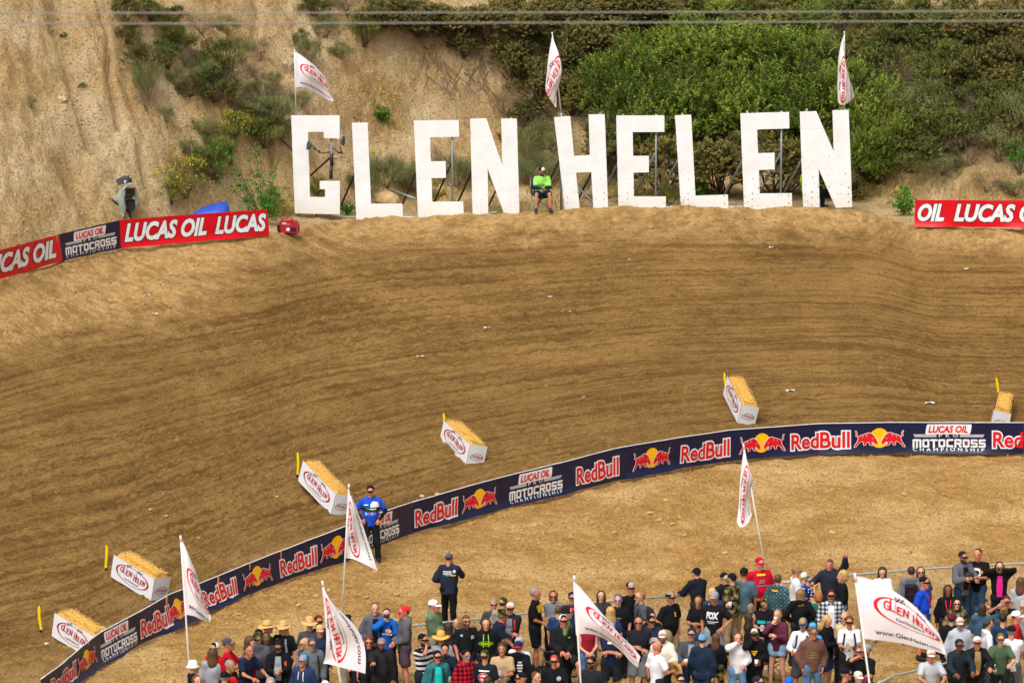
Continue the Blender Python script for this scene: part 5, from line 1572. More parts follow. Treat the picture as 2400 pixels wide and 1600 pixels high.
def crumbs(name, n_, pick, smin, smax, m, label, seed):
    rg = np.random.default_rng(seed)
    base = np.array([(1, 0, 0), (-1, 0, 0), (0, 1, 0), (0, -1, 0), (0, 0, .55), (0, 0, -.6)], float)
    tri = np.array([(0, 2, 4), (2, 1, 4), (1, 3, 4), (3, 0, 4), (2, 0, 5), (1, 2, 5), (3, 1, 5), (0, 3, 5)])
    VV, TT = [], []
    for k in range(n_):
        x, y = pick(rg); s_ = smin + (smax - smin) * rg.random() ** 3
        a = rg.uniform(0, 6.28); c, si = math.cos(a), math.sin(a)
        q = base * (s_ * rg.uniform(.6, 1.2, (6, 1)))
        q = np.stack([q[:, 0] * c - q[:, 1] * si + x, q[:, 0] * si + q[:, 1] * c + y, q[:, 2] + ground(x, y) + s_ * .25], 1)
        VV.append(q); TT.append(tri + 6 * k)
    tag(link(name, fastmesh(name, np.concatenate(VV), np.concatenate(TT), [m], None, True)), label, 'dirt', kind='stuff')
def pick_in(rg):
    while True:
        x, y = rg.uniform(-13, 14.5), rg.uniform(84, 113)
        t = (y - np.interp(x, _gx, _YI)) / (np.interp(x, _gx, _YO) - np.interp(x, _gx, _YI))
        if t < 0.02 and abs(x) < y * .13: return x, y
def pick_tr(rg):
    while True:
        x, y = rg.uniform(-15.5, 15.5), rg.uniform(84, 129)
        t = (y - np.interp(x, _gx, _YI)) / (np.interp(x, _gx, _YO) - np.interp(x, _gx, _YI))
        if 0 < t < 1 and (t < .2 or rg.random() < .7) and abs(x) < y * .13: return x, y
def pick_hl(rg):
    while True:
        x, y = rg.uniform(-17.5, 2), rg.uniform(117, 141)
        if y > np.interp(x, _gx, _YB) - .5: return x, y
crumbs('infield_clods', 15000, pick_in, .010, .050, M_STONE2, 'crumbled tan clods strewn over the infield', 1)
crumbs('track_clods', 22000, pick_tr, .010, .042, mat('dark_clod', '#866335', .95, .05, .42, 5), 'crumbled brown clods strewn over the track', 2)
crumbs('slope_rubble', 10000, pick_hl, .012, .06, mat('slope_rubble', '#c09b68', .95, .05, .42, 5), 'small rubble lying on the hillside', 3)

# ---- litter
M_PAPER = mat('white_paper', '#c9c8c4', .7, .2, .05)
def litter(u, v, wpx, label):
    p = on_ground(u, v); s_ = wpx * .8 / ppm(p.y); rg = random.Random(u)
    V, Fs = [], []
    for i in range(6):
        for j in range(4):
            f, g = i / 5 - .5, j / 3 - .5
            V.append((f * s_, g * s_ * .6 + rg.uniform(-.02, .02), .02 + .018 * math.sin(i * 1.1 + j * 1.7 + u) + rg.uniform(0, .015)))
    for i in range(5):
        for j in range(3): a = i * 4 + j; Fs.append((a, a + 4, a + 5, a + 1))
    o = link('paper_scrap', mesh('paper_scrap', V, Fs, M_PAPER)); o.location = p; o.rotation_euler = (0, 0, rg.uniform(-.4, .4))
    o.modifiers.new('thick', 'SOLIDIFY').thickness = .004
    tag(o, label, 'litter', 'white paper scraps on the dirt')
for a in ((364, 737, 16, 'white paper scrap on the left of the track below the red banner'), (345, 693, 14, 'small white scrap beside the tyre prints at the left'), (588, 588, 10, 'tiny white scrap just below the red banner'), (985, 836, 20, 'white scrap in the middle of the track above the centre bale'),
          (1140, 769, 16, 'white scrap on the dark rut left of centre'), (1336, 731, 7, 'small upright white scrap at the centre of the track'), (1475, 610, 7, 'tiny white scrap below the letter H'), (1807, 581, 12, 'white scrap below the last letter E'), (2266, 631, 16, 'white scrap at the right below the red banner'),
          (1852, 916, 26, 'white scrap right of the bale above the flag'), (2179, 945, 28, 'white scrap just left of the right-edge bale'), (1368, 932, 7, 'tiny white scrap right of the centre bale'), (1290, 697, 12, 'pale scrap lying above the centre of the track'), (110, 1510, 14, 'white scrap below the leftmost yellow marker')):
    litter(*a)
# ================================================================== PEOPLE
def V3(*a): return np.array(a, dtype=np.float32)
class SDF:
    """smooth union of tapered limbs; meshed as one continuous skin"""
    def __init__(s): s.p = []
    def cone(s, a, b, r1, r2, sy=1.0, k=.03, cuts=(), sx=1.0):
        s.p.append((np.asarray(a, np.float32), np.asarray(b, np.float32), r1, r2, sy, k, cuts, sx)); return s
    @staticmethod
    def _d(P, q):
        a, b, r1, r2, sy, k, cuts, sx = q
        sc_ = np.array([1 / sx, 1 / sy, 1], np.float32)
        A, B = a * sc_, b * sc_; ba = B - A; X = P * sc_ - A
        t = np.clip((X @ ba) / (ba @ ba + 1e-9), 0, 1)
        d = np.sqrt(((X - t[..., None] * ba) ** 2).sum(-1)) - (r1 + (r2 - r1) * t)
        d = d * min(sx, sy, 1.0) if (sx != 1 or sy != 1) else d
        for pt, nr in cuts: d = np.maximum(d, (P - pt) @ nr)
        return d
    def value(s, P):
        F = None
        for q in s.p:
            d = SDF._d(P, q)
            if F is None: F = d; continue
            k = q[5]; h = np.clip(.5 + .5 * (F - d) / k, 0, 1)
            F = F * (1 - h) + d * h - k * h * (1 - h)
        return F
    def net(s, vox, post=None):
        lo = np.min([np.minimum(q[0], q[1]) - max(q[2], q[3]) * np.array([q[7], q[4], 1]) for q in s.p], axis=0) - 2.2 * vox
        hi = np.max([np.maximum(q[0], q[1]) + max(q[2], q[3]) * np.array([q[7], q[4], 1]) for q in s.p], axis=0) + 2.2 * vox
        n = np.ceil((hi - lo) / vox).astype(int) + 1
        ax = [(lo[i] + vox * np.arange(n[i])).astype(np.float32) for i in range(3)]
        F = np.full(n, 1.0, np.float32)
        for q in s.p:
            m = max(q[2], q[3]) * np.array([q[7], q[4], 1]) + q[5] + 2 * vox
            l_ = np.minimum(q[0], q[1]) - m; h_ = np.maximum(q[0], q[1]) + m
            i0 = np.clip(np.floor((l_ - lo) / vox).astype(int), 0, n - 1); i1 = np.clip(np.ceil((h_ - lo) / vox).astype(int) + 1, 1, n)
            sl = tuple(slice(i0[i], i1[i]) for i in range(3))
            P = np.stack(np.meshgrid(*[ax[i][sl[i]] for i in range(3)], indexing='ij'), -1)
            d = SDF._d(P, q); G = F[sl]; k = q[5]
            h = np.clip(.5 + .5 * (G - d) / k, 0, 1)
            F[sl] = G * (1 - h) + d * h - k * h * (1 - h)
        if post is not None:
            P = np.stack(np.meshgrid(*ax, indexing='ij'), -1); F = post(F, P)
        return surfnet(F, lo, vox)
def surfnet(F, lo, vox):
    S = F < 0
    c = [S[i:F.shape[0] - 1 + i, j:F.shape[1] - 1 + j, k:F.shape[2] - 1 + k] for i in (0, 1) for j in (0, 1) for k in (0, 1)]
    cnt = sum(x.astype(np.int8) for x in c); m = (cnt > 0) & (cnt < 8)
    I, J, K = np.nonzero(m)
    acc = np.zeros((len(I), 3), np.float32); w_ = np.zeros(len(I), np.float32)
    off = [(i, j, k) for i in (0, 1) for j in (0, 1) for k in (0, 1)]
    val = [F[I + o[0], J + o[1], K + o[2]] for o in off]
    for a in range(8):
        for ax_ in range(3):
            if off[a][ax_] == 0:
                b = a + (4, 2, 1)[ax_]
                cr = (val[a] < 0) != (val[b] < 0)
                t = np.where(cr, val[a] / (val[a] - val[b] + 1e-12), 0)
                p = np.tile(np.array(off[a], np.float32), (len(I), 1)); p[:, ax_] += t
                acc += p * cr[:, None]; w_ += cr
    V = (np.stack([I, J, K], 1) + acc / w_[:, None]) * vox + lo
    vid = np.full(m.shape, -1, np.int32); vid[I, J, K] = np.arange(len(I))
    Q = []
    for ax_ in range(3):
        sl0 = [slice(None)] * 3; sl1 = [slice(None)] * 3
        sl0[ax_] = slice(0, -1); sl1[ax_] = slice(1, None)
        x = S[tuple(sl0)] != S[tuple(sl1)]
        o1, o2 = [q for q in range(3) if q != ax_]
        E = np.argwhere(x); ok = (E[:, o1] > 0) & (E[:, o2] > 0) & (E[:, o1] < F.shape[o1] - 1) & (E[:, o2] < F.shape[o2] - 1)
        E = E[ok]
        ids = []
        for d1, d2 in ((-1, -1), (0, -1), (0, 0), (-1, 0)):
            e = E.copy(); e[:, o1] += d1; e[:, o2] += d2; ids.append(vid[e[:, 0], e[:, 1], e[:, 2]])
        q = np.stack(ids, 1)
        ins = S[E[:, 0], E[:, 1], E[:, 2]]
        fl = ins if ax_ != 1 else ~ins
        q = np.where(fl[:, None], q, q[:, ::-1])
        Q.append(q)
    return V, np.concatenate(Q)

# ---------------- head, made once
def _head():
    s = SDF()
    s.cone((0, .022, .030), (0, .022, .032), .094, .094, 1.0, .02, (), .82)
    s.cone((0, -.020, .035), (0, -.030, -.020), .076, .062, 1.0, .03, (), .88)
    s.cone((0, -.030, -.02), (0, -.052, -.085), .060, .040, 1.0, .03)
    s.cone((0, -.070, -.100), (0, -.072, -.102), .022, .022, 1.0, .02)
    s.cone((0, -.096, .020), (0, -.112, -.026), .009, .015, 1.0, .012)
    s.cone((-.034, -.083, .030), (.034, -.083, .030), .013, .013, 1.0, .012)
    s.cone((-.018, -.090, -.060), (.018, -.090, -.060), .009, .009, 1.0, .008)
    for sx in (-1, 1): s.cone((sx * .080, .018, .012), (sx * .080, .012, -.026), .016, .010, 1.0, .008, (), .6)
    s.cone((0, .020, -.05), (0, .032, -.17), .056, .058, 1.0, .03)
    def post(F, P):
        for sx in (-1, 1):
            F = np.maximum(F, -(np.sqrt(((P - np.array([sx * .033, -.103, .008], np.float32)) ** 2).sum(-1)) - .0125))
        return F
    V, Q = s.net(.0098, post)
    C = V[Q].mean(1); x, y, z = C[:, 0], C[:, 1], C[:, 2]
    idx = np.zeros(len(Q), int)
    fr = y < -.055
    eye = fr & (np.abs(np.abs(x) - .033) < .012) & (np.abs(z - .008) < .0065)
    brow = fr & (np.abs(np.abs(x) - .034) < .020) & (np.abs(z - .029) < .005)
    lip = fr & (np.abs(x) < .024) & (np.abs(z + .060) < .009)
    idx[eye] = 1; idx[brow] = 3; idx[lip] = 2
    beard = (z < -.036) & (z > -.135) & (y < .012) & ~lip & ~((np.abs(x) < .02) & (z > -.045))
    goat = (np.abs(x) < .034) & (z < -.045) & (z > -.135) & (y < -.05) & ~lip
    scalp = (z > .052 - .30 * (y + .02)) | ((y > .03) & (z > -.045))
    return V, Q, idx, beard, goat, scalp
HEAD = _head()
def _hair(style):
    s = SDF()
    s.cone((0, .026, .034), (0, .026, .036), .1025, .1025, 1.0, .02, (), .835)
    vx = .014
    if style == 'long':
        s.cone((0, .06, .02), (0, .085, -.20), .085, .075, .75, .04, (), 1.15); s.cone((0, .085, -.18), (0, .095, -.33), .07, .035, .6, .05, (), 1.3)
        for sx in (-1, 1): s.cone((sx * .074, .03, .03), (sx * .085, .015, -.22), .028, .024, 1.0, .03)
    elif style == 'pony':
        s.cone((0, .12, .06), (0, .15, -.17), .035, .018, 1.0, .03)
    elif style == 'bun':
        s.cone((0, .12, .10), (0, .125, .10), .045, .045, 1.0, .03)
    elif style == 'bob':
        s.cone((0, .05, .0), (0, .055, -.10), .095, .095, .9, .03, (), 1.0)
    elif style == 'curly':
        s.cone((0, .03, .05), (0, .04, -.02), .112, .110, 1.0, .03, (), .92)
    def post(F, P):
        x, y, z = P[..., 0], P[..., 1], P[..., 2]
        lim = -.034 + (.020 if style in ('long', 'bob', 'curly') else .0)
        face = np.maximum(y - lim - .25 * np.maximum(z - .03, 0), z - .060 - .35 * (y + .06))
        F = np.maximum(F, -face)
        if style in ('short', 'pony', 'bun'):
            F = np.maximum(F, -(z + .055 - .0 * y)); F = np.maximum(F, -(z - .045 + .9 * (y - .0)) * .7)
        if style in ('curly', 'bob'):
            F = np.maximum(F, -(z + .11))
        if style == 'curly': F = F + .007 * np.sin(x * 170) * np.sin(y * 150) * np.sin(z * 160)
        return F
    V, Q = s.net(vx, post)
    rg = np.random.default_rng(5)
    V = V + rg.normal(0, .0022, V.shape)
    return fastmesh('hair', V, Q, [None], None, True)
_hairm = {}
def hair_mesh(st):
    if st not in _hairm: _hairm[st] = _hair(st)
    return _hairm[st]
# ---------------- hats (head coordinates)
def _cap():
    n, rows = 20, 7
    V, Fs, I = [], [], []
    for j in range(rows + 1):
        a = math.pi / 2 * j / rows
        for i in range(n):
            q = 2 * math.pi * i / n
            V.append((.090 * math.cos(a) ** .75 * math.cos(q), .024 + .110 * math.cos(a) ** .75 * math.sin(q), .042 + .094 * math.sin(a) - (.008 if math.sin(q) > 0 else 0) * (1 - j / rows)))
    for j in range(rows):
        for i in range(n):
            Fs.append((j * n + i, j * n + (i + 1) % n, (j + 1) * n + (i + 1) % n, (j + 1) * n + i))
            q = 2 * math.pi * (i + .5) / n
            I.append(1 if math.sin(q) < -.55 and j < rows - 1 else 0)
    crown = mesh('crown', V, Fs, [None, None], I, True)
    V, Fs = [], []
    m = 9
    for k in range(m):
        t = -1 + 2 * k / (m - 1)
        x0 = .084 * t; y0 = .024 - .108 * math.sqrt(max(0, 1 - (t * .93) ** 2))
        for d, dz in ((0.0, 0), (.5, .004), (1.0, .0)):
            ext = .078 * math.sqrt(max(0, 1 - t * t)) * d
            V.append((x0 * (1 - .06 * d), y0 - ext, .045 - .022 * d - .016 * t * t))
    for k in range(m - 1):
        for d in range(2): a = k * 3 + d; Fs.append((a, a + 1, a + 4, a + 3))
    V2 = [(x, y, z - .006) for x, y, z in V]; o = len(V)
    Fs += [tuple(i + o for i in f[::-1]) for f in Fs[:]]
    for k in range(m - 1): a = k * 3 + 2; Fs.append((a, a + o, a + 3 + o, a + 3))
    brim = mesh('brim', V + V2, Fs, [None], None, False)
    return crown, brim
CAP_CROWN, CAP_BRIM = _cap()
def _lathe_hat(name, prof, n=22, wav=0.0):
    V, Fs, I = [], [], []
    for (r, z) in prof:
        for j in range(n):
            q = 2 * math.pi * j / n
            V.append((r * .93 * math.cos(q), .022 + r * math.sin(q), z + wav * math.cos(2 * q) * max(0, r - .1) * 6))
    for k in range(len(prof) - 1):
        for j in range(n): Fs.append((k * n + j, k * n + (j + 1) % n, (k + 1) * n + (j + 1) % n, (k + 1) * n + j))
    return mesh(name, V, Fs, [None], None, True)
HATS = {'straw': _lathe_hat('straw_hat', [(.006, .165), (.06, .165), (.085, .145), (.094, .06), (.10, .052), (.16, .040), (.205, .028), (.205, .022), (.10, .044), (.09, .045)], 24, .03),
        'bucket': _lathe_hat('bucket_hat', [(.006, .140), (.07, .140), (.088, .125), (.100, .062), (.145, .012), (.145, .008), (.10, .050)], 20),
        'beanie': _lathe_hat('beanie', [(.004, .146), (.04, .142), (.075, .120), (.098, .08), (.106, .045), (.110, .03), (.106, .012), (.09, .02)], 20),
        'visor': _lathe_hat('visor_band', [(.100, .085), (.106, .05), (.104, .04), (.098, .06)], 20)}
def _shades():
    mb = MB()
    for sx in (-1, 1):
        V = []
        for a, b in ((-.026, .012), (-.010, .016), (.012, .016), (.026, .012), (.026, -.006), (.012, -.015), (-.010, -.015), (-.026, -.008)):
            V.append((sx * .033 + a, -.1035 + .35 * abs(sx * .033 + a) ** 1.2 - .004, .008 + b))
        mb.add(V + [(x, y + .006, z) for x, y, z in V], [tuple(range(8)) if sx > 0 else tuple(range(8)), tuple(range(15, 7, -1))] + [(i, i + 8, (i + 1) % 8 + 8, (i + 1) % 8) for i in range(8)])
        mb.tube([(sx * .057, -.094, .014), (sx * .083, -.03, .014), (sx * .082, .02, .008)], .004, 5)
    mb.tube([(-.01, -.108, .016), (.01, -.108, .016)], .004, 5)
    return mesh('sunglasses', mb.v, mb.f, [None], mb.i, False)
SHADES = _shades()
# ---------------- hands: palm, four unequal fingers, thumb from the side of the palm
def _hand(kind):
    mb = MB()
    pv = [(-.036, -.013, .01), (.036, -.013, .01), (.036, .013, .01), (-.036, .013, .01), (-.030, -.012, -.03), (.030, -.012, -.03), (.030, .012, -.03), (-.030, .012, -.03),
          (-.042, -.012, .085), (.040, -.012, .085), (.040, .012, .085), (-.042, .012, .085)]
    mb.add(pv, [(0, 1, 9, 8), (1, 2, 10, 9), (2, 3, 11, 10), (3, 0, 8, 11), (8, 9, 10, 11), (4, 5, 1, 0), (5, 6, 2, 1), (6, 7, 3, 2), (7, 4, 0, 3), (7, 6, 5, 4)])
    curl = {'relaxed': (.35, .45, .4), 'grip': (.9, 1.2, .8), 'flat': (.06, .06, .05), 'point': (1.3, 1.5, .9)}[kind]
    for i, (x, L) in enumerate(((-.031, .070), (-.010, .082), (.012, .078), (.032, .062))):
        cu = (.05, .05, .05) if (kind == 'point' and i == 0) else curl
        p = Vector((x, 0, .078)); pts = [p]; a = 0.0
        for q, f in zip(cu, (.45, .32, .25)):
            a += q; p = p + Vector((x * .10, -math.sin(a), math.cos(a))) * (L * f); pts.append(p)
        mb.tube(pts, [.0100, .0095, .0085, .006], 5)
    a = .5 if kind in ('relaxed', 'flat') else .25
    p = Vector((-.034, -.004, .012)); pts = [p]
    for ang, f in ((.95, .034), (a, .030), (a * .5, .024)):
        p = p + Vector((-math.sin(ang), -.45 if kind in ('grip', 'point') else -.12, math.cos(ang))).normalized() * f; pts.append(p)
    mb.tube(pts, [.013, .012, .010, .007], 5)
    V = np.array([tuple(v) for v in mb.v], float)
    return V, mb.f
HANDS = {k: _hand(k) for k in ('relaxed', 'grip', 'flat', 'point')}

# ---------------- materials for clothes
M_SKIN = {k: mat('skin_' + k, c, .55, .3, .08, 14) for k, c in (('fair', '#d19a7c'), ('tan', '#b97c5c'), ('red', '#cc8468'), ('brown', '#7d4d35'))}
M_EYE = mat('eye', '#7a5d4e', .3, .5, .1); M_LIP = mat('lips', '#a85f55', .5, .3, .1)
HAIRC = {'black': '#211a15', 'dark': '#3b2a1d', 'brown': '#5e4029', 'light': '#8d6a3f', 'blond': '#c2985a', 'grey': '#8b8781', 'red': '#6e2f1d', 'auburn': '#5b2a1e', 'ginger': '#a5683a', 'white': '#bdb8b0'}
M_HAIR = {k: mat('hair_' + k, c, .55, .35, .3, 40, .01, 60) for k, c in HAIRC.items()}
def cloth(c): return mat('fabric', c, .88, .12, .12, 7, .02, 11)
M_SHADE = mat('dark_lens', '#0c0c10', .15, .6, .05)
M_STRAWHAT = mat('woven_straw', '#d0a564', .8, .15, .15, 30, .006, 90)
def pattern(kind, cols):
    key = ('pattern' + kind, str(cols))
    if key in _mats: return _mats[key]
    m = bpy.data.materials.new('fabric_' + kind); m.use_nodes = True
    n, l = m.node_tree.nodes, m.node_tree.links; b = n['Principled BSDF']; b.inputs['Roughness'].default_value = .9; b.inputs['Specular IOR Level'].default_value = .1
    tc = n.new('ShaderNodeTexCoord')
    def wave(direction, scale):
        q = n.new('ShaderNodeTexWave'); q.bands_direction = direction; q.inputs['Scale'].default_value = scale; l.new(tc.outputs['Object'], q.inputs['Vector'])
        r = n.new('ShaderNodeMath'); r.operation = 'GREATER_THAN'; r.inputs[1].default_value = .5; l.new(q.outputs['Fac'], r.inputs[0]); return r.outputs[0]
    def mixc(f, a, bb):
        q = n.new('ShaderNodeMix'); q.data_type = 'RGBA'; l.new(f, q.inputs[0])
        for i, x in ((6, a), (7, bb)):
            if isinstance(x, str): q.inputs[i].default_value = lin(x)
            else: l.new(x, q.inputs[i])
        return q.outputs[2]
    if kind == 'stripes': col = mixc(wave('Z', 2.9), cols[0], cols[1])
    elif kind == 'plaid':
        col = mixc(wave('X', 3.6), cols[0], cols[1]); col2 = mixc(wave('X', 3.6), cols[1], cols[2]); col = mixc(wave('Z', 3.6), col, col2)
    elif kind == 'stars':
        v = n.new('ShaderNodeTexVoronoi'); v.inputs['Scale'].default_value = 13; v.inputs['Randomness'].default_value = .2; l.new(tc.outputs['Object'], v.inputs['Vector'])
        r = n.new('ShaderNodeMath'); r.operation = 'LESS_THAN'; r.inputs[1].default_value = .27; l.new(v.outputs['Distance'], r.inputs[0]); col = mixc(r.outputs[0], cols[0], cols[1])
    else:
        nz = n.new('ShaderNodeTexNoise'); nz.inputs['Scale'].default_value = 9; nz.inputs['Detail'].default_value = 2; l.new(tc.outputs['Object'], nz.inputs['Vector'])
        r = n.new('ShaderNodeValToRGB'); r.color_ramp.interpolation = 'CONSTANT'
        el = r.color_ramp.elements
        while len(el) < len(cols): el.new(.5)
        for k, c in enumerate(cols): el[k].position = [0, .42, .52, .60][k]; el[k].color = lin(c)
        l.new(nz.outputs['Fac'], r.inputs[0]); col = r.outputs[0]
    l.new(col, b.inputs['Base Color'])
    _mats[key] = m
    return m
CAMO = pattern('camo', ('#1f2215', '#4c4a2c', '#77673f', '#a08d60'))
def M(c): return c if not isinstance(c, str) else cloth(c)

# ---------------- poses: hand targets (x to the person's left, y back, z up) for a 1.75 m figure; (left, right)
POSE = {
 'stand': ((.25, .0, .83), (-.25, .0, .83)), 'easy': ((.23, -.06, .84), (-.22, -.10, .86)), 'pockets': ((.21, -.06, .92), (-.21, -.06, .92)),
 'crossed': ((-.10, -.20, 1.17), (.10, -.235, 1.13)), 'hips': ((.20, -.07, 1.0), (-.20, -.07, 1.0)), 'hip_l': ((.20, -.07, 1.0), (-.24, -.02, .84)),
 'phone': ((.045, -.30, 1.17), (-.045, -.31, 1.16)), 'belly': ((.06, -.22, 1.02), (-.06, -.22, 1.02)), 'cup': ((.23, .0, .84), (-.14, -.30, 1.14)), 'cup_l': ((.14, -.30, 1.14), (-.23, 0, .84)),
 'drink': ((.05, -.24, 1.20), (-.05, -.19, 1.50)), 'handface': ((.10, -.22, 1.10), (-.03, -.14, 1.56)), 'point': ((.22, -.02, .86), (-.16, -.56, 1.36)), 'point_l': ((.14, -.50, 1.50), (-.22, -.12, 1.05)),
 'pointup': ((.40, -.12, 1.86), (-.30, -.28, 1.25)), 'camera': ((.10, -.20, 1.28), (-.04, -.185, 1.56)), 'binoc': ((.07, -.16, 1.585), (-.07, -.16, 1.585)), 'lean': ((.20, -.40, 1.13), (-.16, -.42, 1.12)),
 'clap': ((.03, -.32, 1.33), (-.03, -.32, 1.32)), 'headset': ((.20, -.16, 1.06), (-.12, -.22, 1.40)), 'raise': ((.12, -.25, 1.1), (-.15, -.26, 1.60)), 'show': ((.10, -.34, 1.20), (-.12, -.34, 1.24)), 'back': ((.16, -.15, 1.05), (-.16, -.15, 1.05))}
def ik(S, T, a, b, pole):
    S, T = np.array(S, float), np.array(T, float); d = T - S; L = np.linalg.norm(d)
    Lm = min(L, (a + b) * .985); d = d / (L + 1e-9); T2 = S + d * Lm
    h = (a * a - b * b + Lm * Lm) / (2 * Lm); r = math.sqrt(max(a * a - h * h, 1e-6))
    p = np.array(pole, float); p = p - d * (p @ d); p /= np.linalg.norm(p) + 1e-9
    return S + d * h + p * r, T2
def skeleton(pose, leg, rv, w, lean=0.0):
    J = {}
    lift = 0.0
    if leg == 'sit': lift = -.47
    elif leg == 'perch': lift = -.12
    J['pel'] = np.array([0, 0, .95 + lift]); bend = np.array([0, -lean, 0])
    J['waist'] = np.array([0, 0, 1.12 + lift]) + bend * .3; J['chest'] = np.array([0, .005, 1.30 + lift - lean * .1]) + bend * .75; J['neck'] = np.array([0, .012, 1.47 + lift - lean * .22]) + bend; J['head'] = np.array([0, -.012, 1.63 + lift - lean * .32]) + bend * 1.25
    top = J['neck'] - np.array([0, .012, 1.47])
    for sd, nm in ((1, 'l'), (-1, 'r')):
        S = np.array([sd * .170 * (.6 + .4 * w), .012, 1.400]) + top
        T = np.array(POSE[pose][0 if sd > 0 else 1]) + top * (1 if pose not in ('lean',) else .6)
        T[:2] *= (.75 + .25 * w); T = T + rv.normal(0, .012, 3)
        el, wr = ik(S, T, .285, .25, (sd * .75, .55, -.75) if pose not in ('hips', 'hip_l') else (sd * 1.0, .5, -.1))
        J['sh' + nm], J['el' + nm], J['wr' + nm] = S, el, wr
        H = np.array([sd * .092, 0, .92 + lift])
        if leg == 'sit':
            kn = H + np.array([sd * .10, -.42, .04]); an = kn + np.array([sd * .02, -.06, -.43]); 
        elif leg == 'perch':
            kn = H + np.array([sd * .13, -.36, -.12]); an = kn + np.array([sd * .06, .02, -.42])
        elif leg == 'walk':
            f = -.14 if sd > 0 else .16
            kn = H + np.array([sd * .01, f * .7 - .03, -.42]); an = np.array([sd * .11, f, .09 + (.06 if sd < 0 else 0)])
        else:
            f = rv.normal(0, .04); sp = .03 + abs(rv.normal(0, .03))
            kn = H + np.array([sd * sp * .6, -.02 + f * .4, -.42]); an = np.array([sd * (.095 + sp), .02 + f, .085])
        J['hp' + nm], J['kn' + nm], J['an' + nm] = H, kn, an
    return J
def torso(s, J, w, g, fat=0.0, cutz=None, k=.05):
    cu = [(np.array([0, 0, cutz], np.float32), np.array([0, 0, -1], np.float32))] if cutz is not None else []
    sx = .78 + .22 * w
    s.cone(J['pel'] + [0, 0, -.10 if g > 0 else -.02], J['waist'], .156 + g, .142 + g + fat * .5, .74, k, cu, sx)
    s.cone(J['waist'] + [0, -fat * .4, -.02], J['chest'], .142 + g + fat, .158 + g, .70, k, cu, sx)
    s.cone(J['chest'], J['neck'] + [0, .0, -.055], .158 + g, .075 + g * .6, .66, k, cu, sx)
    s.cone(J['shl'] + [-.03, 0, -.01], J['shr'] + [.03, 0, -.01], .062 + g, .062 + g, 1.0, k)
def prune(c): return c
def xform(P, R3, t): return np.asarray(P, float) @ np.array(R3).T + np.asarray(t, float)
_trs = {}
BIN = [0]
people = []
